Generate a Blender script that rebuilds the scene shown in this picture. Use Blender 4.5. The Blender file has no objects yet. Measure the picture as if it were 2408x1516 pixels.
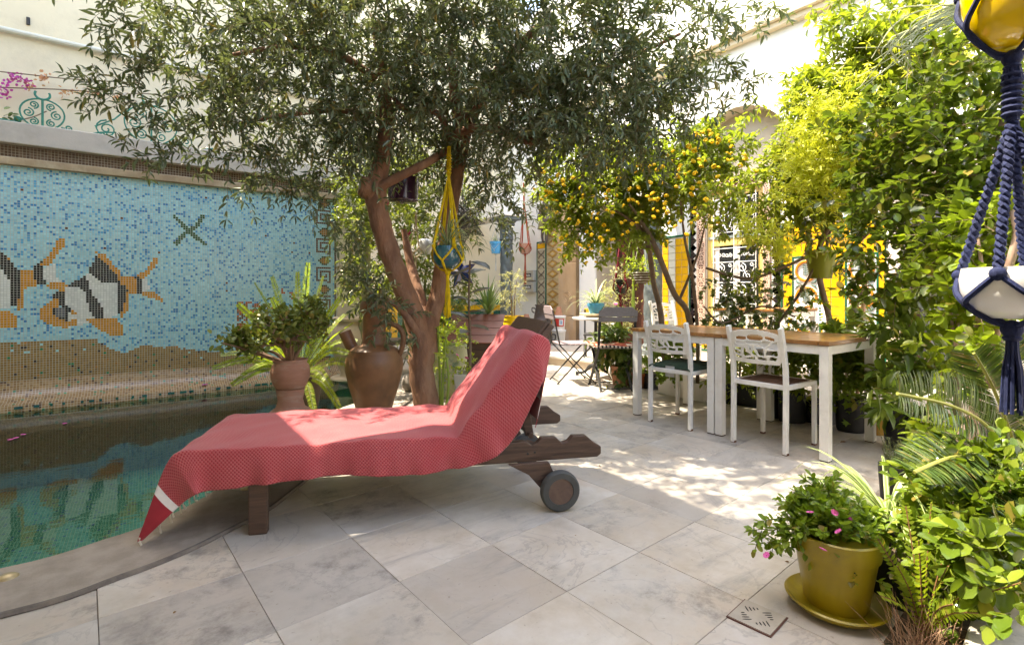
import bpy, bmesh, math, random
import numpy as np
from mathutils import Vector, Matrix
R = math.radians
rnd = random.Random(11)
NR = np.random.default_rng(5)
scene = bpy.context.scene
COL = scene.collection

# ---------------------------------------------------------------- camera, sky, sun, exposure
FPX, EYE, TH = 1185.0, 1.04, R(54.1)       # focal length in picture units, eye height, heading from the X axis
FW = Vector((math.cos(TH), math.sin(TH), 0)); RT = Vector((math.sin(TH), -math.cos(TH), 0))
cam_data = bpy.data.cameras.new('camera'); cam = bpy.data.objects.new('camera', cam_data); COL.objects.link(cam)
cam.location = (0, 0, EYE); cam.rotation_euler = (R(90), 0, TH - R(90))
cam_data.sensor_width = 36; cam_data.lens = 36 * FPX / 2408; cam_data.shift_y = -68 / 2408
cam_data.clip_start = 0.02; cam_data.clip_end = 500
scene.camera = cam
SUN_AZ, SUN_EL = R(131), R(64)            # direction TOWARDS the sun: azimuth from +X, elevation
SUNV = Vector((math.cos(SUN_EL) * math.cos(SUN_AZ), math.cos(SUN_EL) * math.sin(SUN_AZ), math.sin(SUN_EL)))
world = bpy.data.worlds.new('World'); scene.world = world; world.use_nodes = True
wn = world.node_tree.nodes; wl = world.node_tree.links
sky = wn.new('ShaderNodeTexSky'); sky.sky_type = 'NISHITA'; sky.sun_disc = False
sky.sun_elevation = SUN_EL; sky.sun_rotation = R(90) - SUN_AZ; sky.dust_density = 2.0
wn['Background'].inputs['Strength'].default_value = 0.15
wl.new(sky.outputs[0], wn['Background'].inputs['Color'])
sun_data = bpy.data.lights.new('sun', 'SUN'); sun_data.energy = 2.0; sun_data.angle = R(0.55); sun_data.color = (1, 0.95, 0.86)
sun = bpy.data.objects.new('sun', sun_data); COL.objects.link(sun)
sun.rotation_euler = (-SUNV).to_track_quat('-Z', 'Y').to_euler(); sun.location = SUNV * 20
scene.view_settings.view_transform = 'Standard'; scene.view_settings.look = 'None'
scene.view_settings.exposure = 3.02; scene.view_settings.gamma = 1.0; scene.view_settings.use_curve_mapping = False
scene.view_settings.use_white_balance = True; scene.view_settings.white_balance_temperature = 7400
cy = scene.cycles
cy.max_bounces = 8; cy.diffuse_bounces = 5; cy.glossy_bounces = 3; cy.transmission_bounces = 4; cy.transparent_max_bounces = 12
cy.caustics_reflective = False; cy.caustics_refractive = False; cy.sample_clamp_indirect = 6.0
try:
    cy.use_denoising = True; cy.denoiser = 'OPENIMAGEDENOISE'
except Exception: pass

# ---------------------------------------------------------------- placing helpers (a line of sight met with a real depth, height or plane)
def at(x, y, d):
    s = (x - 1204) / FPX * d
    return FW * d + RT * s + Vector((0, 0, EYE + (690 - y) / FPX * d))
def gr(x, y, z=0.0): return at(x, y, FPX * (EYE - z) / (y - 690))
def onX(x, y, X): return at(x, y, X / (FW.x + RT.x * (x - 1204) / FPX))
def onY(x, y, Y): return at(x, y, Y / (FW.y + RT.y * (x - 1204) / FPX))
def gp(x, d, z=0.0): p = at(x, 690, d); p.z = z; return p
def cf(s, d, z=0.0): p = FW * d + RT * s; p.z = z; return p

# ---------------------------------------------------------------- materials
MATS = {}
def nt(name):
    m = bpy.data.materials.new(name); m.use_nodes = True
    t = m.node_tree; b = t.nodes['Principled BSDF']; MATS[name] = m
    return m, t, b
def N(t, typ, **kw):
    n = t.nodes.new('ShaderNode' + typ)
    for k, v in kw.items():
        if k.startswith('i_'): n.inputs[k[2:].replace('_', ' ')].default_value = v
        else: setattr(n, k, v)
    return n
def ramp(t, fac, stops):
    r = N(t, 'ValToRGB'); e = r.color_ramp.elements
    while len(e) < len(stops): e.new(0.5)
    for el, (p, c) in zip(e, stops):
        el.position = p; el.color = (*c[:3], 1) if not isinstance(c, (int, float)) else (c, c, c, 1)
    t.links.new(fac, r.inputs[0]); return r.outputs[0]
def mix(t, fac, a, b, mode='MIX'):
    n = N(t, 'Mix', data_type='RGBA', blend_type=mode)
    for i, v in ((0, fac), (6, a), (7, b)):
        if isinstance(v, bpy.types.NodeSocket): t.links.new(v, n.inputs[i])
        elif isinstance(v, (int, float)): n.inputs[i].default_value = v if i == 0 else (v, v, v, 1)
        else: n.inputs[i].default_value = (*v[:3], 1)
    return n.outputs[2]
def math_(t, op, a, b=None):
    n = N(t, 'Math', operation=op)
    for i, v in ((0, a), (1, b)):
        if v is None: continue
        if isinstance(v, bpy.types.NodeSocket): t.links.new(v, n.inputs[i])
        else: n.inputs[i].default_value = v
    return n.outputs[0]
def coords(t, st=None, kind='Object', jitter=False):
    c = N(t, 'TexCoord').outputs[kind]
    if jitter:
        o = N(t, 'ObjectInfo'); v = N(t, 'VectorMath', operation='SCALE'); v.inputs[0].default_value = (37.1, 71.3, 19.7)
        t.links.new(o.outputs['Random'], v.inputs['Scale'])
        a = N(t, 'VectorMath', operation='ADD'); t.links.new(c, a.inputs[0]); t.links.new(v.outputs[0], a.inputs[1]); c = a.outputs[0]
    if st:
        mp = N(t, 'Mapping'); mp.inputs['Scale'].default_value = st; t.links.new(c, mp.inputs[0]); c = mp.outputs[0]
    return c
def noise(t, v, sc, det=5, rough=0.6, dist=0.0):
    n = N(t, 'TexNoise', i_Scale=sc, i_Detail=det, i_Roughness=rough, i_Distortion=dist)
    t.links.new(v, n.inputs['Vector']); return n.outputs['Fac']
def bump(t, b, h, strength, dist=0.01):
    n = N(t, 'Bump', i_Strength=strength, i_Distance=dist); t.links.new(h, n.inputs['Height']); t.links.new(n.outputs[0], b.inputs['Normal'])
def mat(name, c, c2=None, sc=6, r=0.6, bmp=0.0, bs=60, metal=0.0, spec=0.4, st=None, lo=0.35, hi=0.68, c3=None, sc3=2.0, coat=0.0, jitter=False, bd=.004):
    if name in MATS: return MATS[name]
    m, t, b = nt(name)
    v = coords(t, st, jitter=jitter)
    c2 = c2 or tuple(x * 0.78 for x in c)
    col = ramp(t, noise(t, v, sc), [(lo, c), (hi, c2)])
    if c3: col = mix(t, ramp(t, noise(t, v, sc3, 6, .7), [(.5, 0.0), (.72, 1.0)]), col, c3)
    t.links.new(col, b.inputs['Base Color'])
    rr = math_(t, 'MULTIPLY_ADD', noise(t, v, sc * 2.3), 0.3); rr.node.inputs[2].default_value = max(0.02, r - 0.15); t.links.new(rr, b.inputs['Roughness'])
    b.inputs['Metallic'].default_value = metal; b.inputs['Specular IOR Level'].default_value = spec
    if coat: b.inputs['Coat Weight'].default_value = coat; b.inputs['Coat Roughness'].default_value = 0.08
    if bmp: bump(t, b, noise(t, v, bs, 4), bmp, bd)
    return m
def wood(name, c, c2, st=(1.5, 30, 30), r=0.5, coat=0.0, bmp=0.3):
    if name in MATS: return MATS[name]
    m, t, b = nt(name); v = coords(t, st, jitter=True)
    g = noise(t, v, 1.6, 8, .65, .6); col = ramp(t, g, [(.3, c), (.7, c2)])
    oi = N(t, 'ObjectInfo'); col = mix(t, math_(t, 'MULTIPLY', oi.outputs['Random'], .35), col, tuple(x * .55 for x in c))
    t.links.new(col, b.inputs['Base Color']); b.inputs['Roughness'].default_value = r
    if coat: b.inputs['Coat Weight'].default_value = coat; b.inputs['Coat Roughness'].default_value = .12
    bump(t, b, g, bmp, .002); return m
def leafmat(name, c, c2, c3=None, rough=.35, trans=.35, tc=None):
    if name in MATS: return MATS[name]
    m, t, b = nt(name)
    g = N(t, 'NewGeometry'); rv = g.outputs['Random Per Island']
    st = [(0.0, c), (.55, c2)] + ([(.93, c3)] if c3 else []) + [(.97, (.34, .24, .06))]
    col = ramp(t, rv, st)
    v = coords(t); col = mix(t, math_(t, 'MULTIPLY', noise(t, v, 3.0, 2), .5), col, tuple(x * .6 for x in c))
    t.links.new(col, b.inputs['Base Color']); b.inputs['Roughness'].default_value = rough; b.inputs['Specular IOR Level'].default_value = .45
    tr = N(t, 'BsdfTranslucent'); tcol = mix(t, .75, col, tc or (c2[0] * 1.7, c2[1] * 1.7, c2[2] * .7)); t.links.new(tcol, tr.inputs['Color'])
    ms = N(t, 'MixShader'); ms.inputs[0].default_value = trans
    out = t.nodes['Material Output']
    t.links.new(b.outputs[0], ms.inputs[1]); t.links.new(tr.outputs[0], ms.inputs[2]); t.links.new(ms.outputs[0], out.inputs['Surface'])
    return m
def striped(name, c, edge):          # long leaves with pale margins: position across the blade stored in the uv
    m, t, b = nt(name); u = N(t, 'UVMap'); s = N(t, 'SeparateXYZ'); t.links.new(u.outputs[0], s.inputs[0])
    d = math_(t, 'ABSOLUTE', math_(t, 'SUBTRACT', s.outputs['X'], .5))
    col = mix(t, ramp(t, d, [(.22, 0.0), (.3, 1.0)]), c, edge); t.links.new(col, b.inputs['Base Color']); b.inputs['Roughness'].default_value = .4
    tr = N(t, 'BsdfTranslucent'); t.links.new(col, tr.inputs['Color']); ms = N(t, 'MixShader'); ms.inputs[0].default_value = .3
    t.links.new(b.outputs[0], ms.inputs[1]); t.links.new(tr.outputs[0], ms.inputs[2]); t.links.new(ms.outputs[0], t.nodes['Material Output'].inputs['Surface'])
    return m
def attrmat(name, r=.2, var=.12, bmp=0):
    m, t, b = nt(name); a = N(t, 'VertexColor', layer_name='Col'); g = N(t, 'NewGeometry')
    col = mix(t, math_(t, 'MULTIPLY', g.outputs['Random Per Island'], var * 2), a.outputs[0], 0.0)
    t.links.new(col, b.inputs['Base Color']); b.inputs['Roughness'].default_value = r; return m

# ---------------------------------------------------------------- mesh building
class MB:
    def __init__(s): s.v = []; s.f = []; s.m = []; s.uv = None
    def add(s, vs, fs, mi=0):
        o = len(s.v); s.v += [tuple(p) for p in vs]; s.f += [tuple(i + o for i in f) for f in fs]; s.m += [mi] * len(fs); return s
    def box(s, lo, hi, mi=0):
        x0, y0, z0 = lo; x1, y1, z1 = hi
        return s.add([(x0, y0, z0), (x1, y0, z0), (x1, y1, z0), (x0, y1, z0), (x0, y0, z1), (x1, y0, z1), (x1, y1, z1), (x0, y1, z1)],
                     [(3, 2, 1, 0), (4, 5, 6, 7), (0, 1, 5, 4), (1, 2, 6, 5), (2, 3, 7, 6), (3, 0, 4, 7)], mi)
    def bar(s, a, b, w, h, up=(0, 0, 1), mi=0):
        a = Vector(a); b = Vector(b); d = (b - a).normalized(); u = Vector(up)
        sd = d.cross(u)
        if sd.length < 1e-4: sd = d.cross(Vector((1, 0, 0)))
        sd.normalize(); u = sd.cross(d).normalized(); sd *= w / 2; u *= h / 2
        vs = [p + i * sd + j * u for p in (a, b) for i, j in ((-1, -1), (1, -1), (1, 1), (-1, 1))]
        return s.add(vs, [(3, 2, 1, 0), (4, 5, 6, 7), (0, 1, 5, 4), (1, 2, 6, 5), (2, 3, 7, 6), (3, 0, 4, 7)], mi)
    def tube(s, pts, r, n=6, mi=0, closed=False, cap=True):
        pts = [Vector(p) for p in pts]; k = len(pts); rs = r if isinstance(r, (list, tuple)) else [r] * k
        vs = []; nrm = None
        for i, p in enumerate(pts):
            a = pts[(i - 1) % k] if closed or i > 0 else p; c = pts[(i + 1) % k] if closed or i < k - 1 else p
            d = (c - a)
            d = d.normalized() if d.length > 1e-9 else Vector((0, 0, 1))
            if nrm is None:
                nrm = d.cross(Vector((0, 0, 1)))
                if nrm.length < 1e-3: nrm = d.cross(Vector((1, 0, 0)))
            nrm = nrm - d * nrm.dot(d)
            if nrm.length < 1e-6: nrm = d.orthogonal()
            nrm.normalize(); bn = d.cross(nrm)
            vs += [p + (nrm * math.cos(2 * math.pi * j / n) + bn * math.sin(2 * math.pi * j / n)) * rs[i] for j in range(n)]
        fs = [(i * n + j, i * n + (j + 1) % n, ((i + 1) % k) * n + (j + 1) % n, ((i + 1) % k) * n + j) for i in range(k if closed else k - 1) for j in range(n)]
        if cap and not closed: fs += [tuple(range(n))[::-1], tuple((k - 1) * n + j for j in range(n))]
        return s.add(vs, fs, mi)
    def lathe(s, prof, n=28, c=(0, 0, 0), mi=0, wob=0.0):
        vs = []; k = len(prof)
        for i, (r, z) in enumerate(prof):
            for j in range(n):
                a = 2 * math.pi * j / n; rr = r * (1 + wob * math.sin(3 * a + z * 9))
                vs.append((c[0] + rr * math.cos(a), c[1] + rr * math.sin(a), c[2] + z))
        fs = [(i * n + j, i * n + (j + 1) % n, (i + 1) * n + (j + 1) % n, (i + 1) * n + j) for i in range(k - 1) for j in range(n)]
        if prof[0][0] > 1e-4: fs.append(tuple(range(n))[::-1])
        if prof[-1][0] > 1e-4: fs.append(tuple((k - 1) * n + j for j in range(n)))
        return s.add(vs, fs, mi)
    def prism(s, poly, o, u, v, n, mi=0):          # polygon (2d) in plane o + u*x + v*y, extruded along n
        o = Vector(o); u = Vector(u); v = Vector(v); n = Vector(n); k = len(poly)
        if u.cross(v).dot(n) < 0: poly = poly[::-1]
        a = [o + u * x + v * y for x, y in poly]; vs = a + [p + n for p in a]
        fs = [tuple(range(k))[::-1], tuple(range(k, 2 * k))] + [(i, (i + 1) % k, k + (i + 1) % k, k + i) for i in range(k)]
        return s.add(vs, fs, mi)
    def ring(s, c, R_, r, n=24, m=6, nrm=(0, 0, 1), mi=0):
        q = Vector(nrm).to_track_quat('Z', 'Y'); c = Vector(c)
        return s.tube([c + q @ Vector((R_ * math.cos(2 * math.pi * i / n), R_ * math.sin(2 * math.pi * i / n), 0)) for i in range(n)], r, m, mi, closed=True)
    def ball(s, c, r, n=8, m=5, sc=(1, 1, 1), mi=0):
        prof = [(r * math.sin(math.pi * i / m) + (0 if 0 < i < m else 1e-5), -r * math.cos(math.pi * i / m)) for i in range(m + 1)]
        o = len(s.v); s.lathe(prof, n, mi=mi)
        for i in range(o, len(s.v)): x, y, z = s.v[i]; s.v[i] = (c[0] + x * sc[0], c[1] + y * sc[1], c[2] + z * sc[2])
        return s
    def build(s, name, mats, parent=None, smooth=False, loc=None, rot=None, bevel=0, sharp=35, solid=0, sub=0):
        me = bpy.data.meshes.new(name); me.from_pydata(s.v, [], s.f)
        mats = mats if isinstance(mats, (list, tuple)) else [mats]
        for m in mats: me.materials.append(m)
        if any(s.m): me.polygons.foreach_set('material_index', s.m)
        if s.uv: 
            l = me.uv_layers.new(name='UVMap'); idx = np.empty(len(me.loops), int); me.loops.foreach_get('vertex_index', idx)
            l.data.foreach_set('uv', np.array(s.uv, dtype=np.float32)[idx].ravel())
        me.update()
        if smooth:
            me.polygons.foreach_set('use_smooth', [True] * len(me.polygons))
            try: me.set_sharp_from_angle(angle=R(sharp))
            except Exception: pass
        return link(name, me, parent, loc, rot, bevel, solid, sub)
def link(name, me, parent=None, loc=None, rot=None, bevel=0, solid=0, sub=0):
    o = bpy.data.objects.new(name, me); COL.objects.link(o)
    if parent is not None: o.parent = parent
    if loc is not None: o.location = loc
    if rot is not None: o.rotation_euler = rot if isinstance(rot, (tuple, list)) else (0, 0, rot)
    if solid: md = o.modifiers.new('thickness', 'SOLIDIFY'); md.thickness = solid; md.offset = 0
    if sub: md = o.modifiers.new('smooth', 'SUBSURF'); md.levels = sub; md.render_levels = sub
    if bevel: md = o.modifiers.new('edge', 'BEVEL'); md.width = bevel; md.segments = 2; md.limit_method = 'ANGLE'; md.harden_normals = False
    return o
def tag(o, label=None, cat=None, group=None, kind=None):
    for k, v in (('label', label), ('category', cat), ('group', group), ('kind', kind)):
        if v: o[k] = v
    return o
def thing(name, label, cat, loc=(0, 0, 0), rz=0, group=None):
    o = bpy.data.objects.new(name, None); COL.objects.link(o); o.location = loc; o.rotation_euler = (0, 0, rz); o.empty_display_size = .05
    return tag(o, label, cat, group)
def copy_tree(o, parent=None):
    c = o.copy(); COL.objects.link(c); c.parent = parent
    for ch in list(o.children): copy_tree(ch, c)
    return c
def smooth_path(pts, k=6):
    pts = [Vector(p) for p in pts]; out = []
    for i in range(len(pts) - 1):
        p0 = pts[max(i - 1, 0)]; p1 = pts[i]; p2 = pts[i + 1]; p3 = pts[min(i + 2, len(pts) - 1)]
        for j in range(k):
            t = j / k
            out.append(.5 * ((2 * p1) + (p2 - p0) * t + (2 * p0 - 5 * p1 + 4 * p2 - p3) * t * t + (3 * p1 - p0 - 3 * p2 + p3) * t ** 3))
    return out + [pts[-1]]
def lerp(a, b, t): return a + (b - a) * t
def spiral(c, r0, r1, a0, turns, n=22):          # 2d scroll
    return [(c[0] + lerp(r0, r1, i / n) * math.cos(a0 + turns * 2 * math.pi * i / n), c[1] + lerp(r0, r1, i / n) * math.sin(a0 + turns * 2 * math.pi * i / n)) for i in range(n + 1)]

# ---------------------------------------------------------------- foliage
def basis(T, Nn):
    T = T / np.linalg.norm(T, axis=1, keepdims=True)
    S = np.cross(Nn, T); l = np.linalg.norm(S, axis=1, keepdims=True); S = np.where(l < 1e-4, np.cross(np.array([[.3, .9, .1]]), T), S)
    S /= np.linalg.norm(S, axis=1, keepdims=True) + 1e-9
    return T, S, np.cross(T, S)
LEAF = {  # (along, across, up) template, faces
 'plain': ([(0, 0, 0), (.32, .5, .03), (.32, -.5, .03), (.72, .4, .0), (.72, -.4, .0), (1, 0, -.08)], [(0, 2, 1), (1, 2, 4, 3), (3, 4, 5)]),
 'fold': ([(0, 0, 0), (.35, 0, -.05), (.7, 0, -.06), (1, 0, -.16), (.3, .48, .06), (.68, .42, .03), (.3, -.48, .06), (.68, -.42, .03)],
          [(0, 1, 4), (1, 2, 5, 4), (2, 3, 5), (0, 6, 1), (1, 6, 7, 2), (2, 7, 3)]),
 'round': ([(0, 0, 0), (.4, 0, -.05), (.75, 0, -.05), (1, 0, -.08), (.22, .42, .05), (.6, .54, .05), (.88, .3, 0), (.22, -.42, .05), (.6, -.54, .05), (.88, -.3, 0)],
           [(0, 1, 4), (1, 5, 4), (1, 2, 5), (2, 6, 5), (2, 3, 6), (0, 7, 1), (1, 7, 8), (1, 8, 2), (2, 8, 9), (2, 9, 3)]),
 'ivy': ([(0, 0, 0), (-.1, .45, .03), (.3, .28, .02), (.5, .62, .05), (.6, .22, .02), (1, 0, -.06), (.6, -.22, .02), (.5, -.62, .05), (.3, -.28, .02), (-.1, -.45, .03)],
         [(0, 2, 1), (0, 4, 3, 2), (0, 6, 5, 4), (0, 8, 7, 6), (0, 9, 8)]),
 'needle': ([(0, .5, 0), (0, -.5, 0), (1, 0, 0)], [(0, 1, 2)]),
}
def leafmesh(name, P, T, U, L, wd, tpl, m, parent=None, kind='stuff', droop=None):
    P = np.asarray(P, float); T = np.asarray(T, float); U = np.asarray(U, float); L = np.asarray(L, float)
    tv, tf = LEAF[tpl]; tv = np.array(tv); T, S, Z = basis(T, U); n = len(P); k = len(tv)
    V = P[:, None, :] + (T[:, None, :] * tv[None, :, 0:1] + S[:, None, :] * (tv[None, :, 1:2] * wd) + Z[:, None, :] * tv[None, :, 2:3]) * L[:, None, None]
    V = V.reshape(-1, 3)
    me = bpy.data.meshes.new(name); nf = len(tf)
    loops = np.concatenate([np.array(f) for f in tf]); sizes = np.array([len(f) for f in tf])
    LI = (loops[None, :] + (np.arange(n) * k)[:, None]).ravel(); SZ = np.tile(sizes, n)
    me.vertices.add(n * k); me.vertices.foreach_set('co', V.ravel().astype(np.float32))
    me.loops.add(len(LI)); me.loops.foreach_set('vertex_index', LI.astype(np.int32))
    me.polygons.add(n * nf); me.polygons.foreach_set('loop_start', np.concatenate([[0], np.cumsum(SZ)[:-1]]).astype(np.int32))
    me.update(calc_edges=True); me.materials.append(m)
    me.polygons.foreach_set('use_smooth', [True] * (n * nf))
    o = link(name, me, parent)
    if kind: o['kind'] = kind
    return o
def unit(n): 
    v = NR.normal(size=(n, 3)); return v / np.linalg.norm(v, axis=1, keepdims=True)
class Foliage:       # twigs carrying leaves
    def __init__(s): s.P = []; s.T = []; s.U = []; s.L = []; s.tw = []
    def twig(s, p, d, ln, n, leaf, spread=1.0, sag=.25, jit=.25, rt=.0022):
        p = np.array(p, float); d = np.array(d, float); d /= np.linalg.norm(d)
        side = np.cross(d, [0, 0, 1.]); side = side / (np.linalg.norm(side) + 1e-6); a0 = NR.uniform(0, 6.28)
        pts = []
        for i in range(n + 1):
            t = (i + .5) / (n + .5); q = p + d * ln * t + np.array([0, 0, -sag * ln * t * t]); pts.append(q)
            dd = d + np.array([0, 0, -2 * sag * t]); dd /= np.linalg.norm(dd)
            for sg in (1, -1):
                if NR.random() < .1: continue
                a = a0 + i * 1.4; up = np.cross(side, dd); o = (side * math.cos(a) + up * math.sin(a)) * sg
                s.P.append(q); s.T.append(dd * .75 + o * spread + NR.normal(size=3) * jit); s.U.append(np.array([0, 0, 1.]) + NR.normal(size=3) * .45); s.L.append(leaf * NR.uniform(.65, 1.2))
        s.P.append(pts[-1]); s.T.append(dd + NR.normal(size=3) * .1); s.U.append(np.array([0, 0, 1.])); s.L.append(leaf)
        s.tw.append(([p] + pts[::max(1, n // 3)] + [pts[-1]], rt))
    def blob(s, c, rad, ntw, leaf, ln=.22, n=6, up=.25, spread=1.0, sag=.25, out=.9, shell=.45, keep=None):
        c = np.array(c, float); rad = np.array(rad if hasattr(rad, '__len__') else (rad,) * 3, float)
        u = unit(ntw); rr = NR.uniform(shell ** 3, 1, ntw) ** (1 / 3)
        for i in range(ntw):
            q = c + u[i] * rad * rr[i]
            if keep and not keep(q): continue
            d = u[i] * out + NR.normal(size=3) * .55 + np.array([0, 0, up])
            s.twig(q, d, ln * NR.uniform(.6, 1.3), n, leaf, spread, sag)
    def path(s, pts, ntw, leaf, ln=.15, n=5, rad=.08, spread=1.0, sag=.25, up=.1):
        pts = [np.array(p, float) for p in pts]
        for i in range(ntw):
            t = NR.uniform(0, len(pts) - 1.001); k = int(t); q = pts[k] + (pts[k + 1] - pts[k]) * (t - k); d = (pts[k + 1] - pts[k]); d = d / (np.linalg.norm(d) + 1e-6)
            s.twig(q + NR.normal(size=3) * rad * .3, d * .6 + NR.normal(size=3) * .8 + np.array([0, 0, up]), ln * NR.uniform(.6, 1.3), n, leaf, spread, sag)
    def build(s, name, wd, tpl, m, parent, twigmat=None, tw_name='twigs'):
        o = leafmesh(name, s.P, s.T, s.U, s.L, wd, tpl, m, parent)
        if twigmat:
            mb = MB()
            for pts, r in s.tw: mb.tube(pts, [r * (1 - .6 * i / (len(pts) - 1)) for i in range(len(pts))], 3, cap=False)
            t = mb.build(tw_name, twigmat, parent); t['kind'] = 'stuff'
        return o
def blades(mb, c, n, ln, w, spread=.9, seg=6, up=(.5, 1.0), droop=1.3, az=None, fold=0.0):
    """arching strap leaves as one sheet each, uv.x across"""
    if mb.uv is None: mb.uv = []
    c = Vector(c)
    for i in range(n):
        a = rnd.uniform(0, 6.283) if az is None else rnd.uniform(*az); l = ln * rnd.uniform(.6, 1.15); e0 = rnd.uniform(*up); h = Vector((math.cos(a), math.sin(a), 0)); sd = Vector((-h.y, h.x, 0))
        p = c + h * rnd.uniform(0, .02); el = e0 * 1.45; vs = []; uv = []; dr = droop * rnd.uniform(.6, 1.3)
        for k in range(seg + 1):
            t = k / seg; ww = w * (.55 + .45 * math.sin(min(1, t * 1.8 + .25) * 1.57)) * (1 - t ** 3 * .95)
            vs += [p - sd * ww / 2, p + sd * ww / 2]; uv += [(0, t), (1, t)]
            p = p + (h * math.cos(el) * spread + Vector((0, 0, math.sin(el)))) * (l / seg); el -= dr / seg * (.5 + t)
        mb.add(vs, [(2 * k, 2 * k + 1, 2 * k + 3, 2 * k + 2) for k in range(seg)]); mb.uv += uv
    return mb
from mathutils.geometry import tessellate_polygon
def plate(mb, outer, holes, fn, mi=0):
    polys = [[Vector((a, b, 0)) for a, b in outer]] + [[Vector((a, b, 0)) for a, b in h] for h in holes]
    flat = [p for q in polys for p in q]
    mb.add([fn(p.x, p.y) for p in flat], [tuple(t) for t in tessellate_polygon(polys)], mi)
def inpoly(x, y, P):
    c = False; j = len(P) - 1
    for i in range(len(P)):
        if (P[i][1] > y) != (P[j][1] > y) and x < (P[j][0] - P[i][0]) * (y - P[i][1]) / (P[j][1] - P[i][1]) + P[i][0]: c = not c
        j = i
    return c
# ---------------------------------------------------------------- shared materials
plaster = mat('plaster', (.76, .66, .47), (.70, .60, .42), sc=1.6, r=.85, bmp=.35, bs=38, c3=(.58, .49, .35), sc3=.9)
white_plaster = mat('white_plaster', (.80, .78, .73), (.72, .70, .65), sc=1.2, r=.85, bmp=.25, bs=40)
render_band = mat('render_band', (.56, .50, .42), (.47, .41, .34), sc=2.5, r=.9, bmp=.4, bs=70, c3=(.38, .33, .27), sc3=1.4)
stone_ledge = mat('stone_ledge', (.42, .31, .18), (.30, .21, .12), sc=7, r=.8, bmp=.5, bs=45, c3=(.55, .45, .3), sc3=3)
grout = mat('grout', (.58, .57, .49), (.48, .47, .40), sc=20, r=.9)
white_metal = mat('white_metal', (.80, .79, .75), (.74, .73, .69), sc=9, r=.42, spec=.5, c3=(.68, .66, .61), sc3=11)
iron = mat('dark_iron', (.03, .032, .035), (.05, .045, .04), sc=20, r=.5, metal=.4)
terracotta = mat('terracotta', (.47, .22, .13), (.36, .15, .08), sc=5, r=.75, bmp=.3, bs=30, c3=(.55, .38, .28), sc3=3)
soil = mat('soil', (.06, .04, .025), (.1, .07, .045), sc=40, r=.95, bmp=.8, bs=60)
black_plastic = mat('black_plastic', (.018, .018, .02), (.03, .03, .032), sc=8, r=.5)
bark = mat('bark', (.29, .145, .08), (.16, .08, .048), sc=9, r=.85, bmp=.9, bs=24, c3=(.34, .20, .125), sc3=6, st=(1, 1, .4), bd=.02)
stem_brown = mat('stem_brown', (.22, .15, .10), (.14, .095, .06), sc=14, r=.8, bmp=.5, bs=40)
stem_green = mat('stem_green', (.12, .18, .05), (.16, .14, .06), sc=12, r=.6)
def marble():
    m, t, b = nt('marble'); v = coords(t, jitter=True); oi = N(t, 'ObjectInfo'); r1 = oi.outputs['Random']
    fr = lambda k: math_(t, 'FRACT', math_(t, 'MULTIPLY', r1, k))
    c = ramp(t, noise(t, v, 4.5, 10, .68), [(.30, (.42, .36, .28)), (.46, (.54, .485, .41)), (.60, (.61, .565, .50)), (.75, (.66, .63, .58))])
    w = ramp(t, noise(t, v, 2.1, 6, .65), [(.40, 0.0), (.66, 1.0)]); c = mix(t, math_(t, 'MULTIPLY', w, math_(t, 'MULTIPLY', fr(13.0), 1.0)), c, (.50, .385, .265))       # warm iron staining
    c = mix(t, math_(t, 'MULTIPLY', fr(29.0), .72), c, (.37, .345, .315))                                                                                    # greyer slabs
    sv = noise(t, coords(t, (.7, 4.2, 1), jitter=True), 2.6, 9, .72, .35); c = mix(t, math_(t, 'MULTIPLY', ramp(t, sv, [(.52, 0.0), (.70, 1.0)]), math_(t, 'MULTIPLY', fr(53.0), .85)), c, (.29, .27, .25))
    vn = noise(t, v, 2.0, 9, .6, .9); vein = ramp(t, math_(t, 'ABSOLUTE', math_(t, 'SUBTRACT', vn, .5)), [(.0, 1.0), (.012, 0.0)]); c = mix(t, math_(t, 'MULTIPLY', vein, math_(t, 'MULTIPLY', fr(71.0), .5)), c, (.22, .20, .19))
    dn = math_(t, 'MULTIPLY', ramp(t, noise(t, v, 9, 9, .75), [(.46, 0.0), (.66, 1.0)]), ramp(t, noise(t, v, 1.7, 3), [(.48, 0.0), (.60, 1.0)])); c = mix(t, math_(t, 'MULTIPLY', dn, .85), c, (.17, .15, .13))
    sp = ramp(t, noise(t, v, 60, 3, .5), [(.68, 0.0), (.74, 1.0)]); c = mix(t, math_(t, 'MULTIPLY', sp, .4), c, (.17, .13, .09))
    t.links.new(c, b.inputs['Base Color'])
    rr = ramp(t, noise(t, v, 5, 6), [(.3, .32), (.7, .6)]); t.links.new(rr, b.inputs['Roughness']); bump(t, b, noise(t, v, 30, 6), .15, .003); return m
marble_m = marble()
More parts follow.
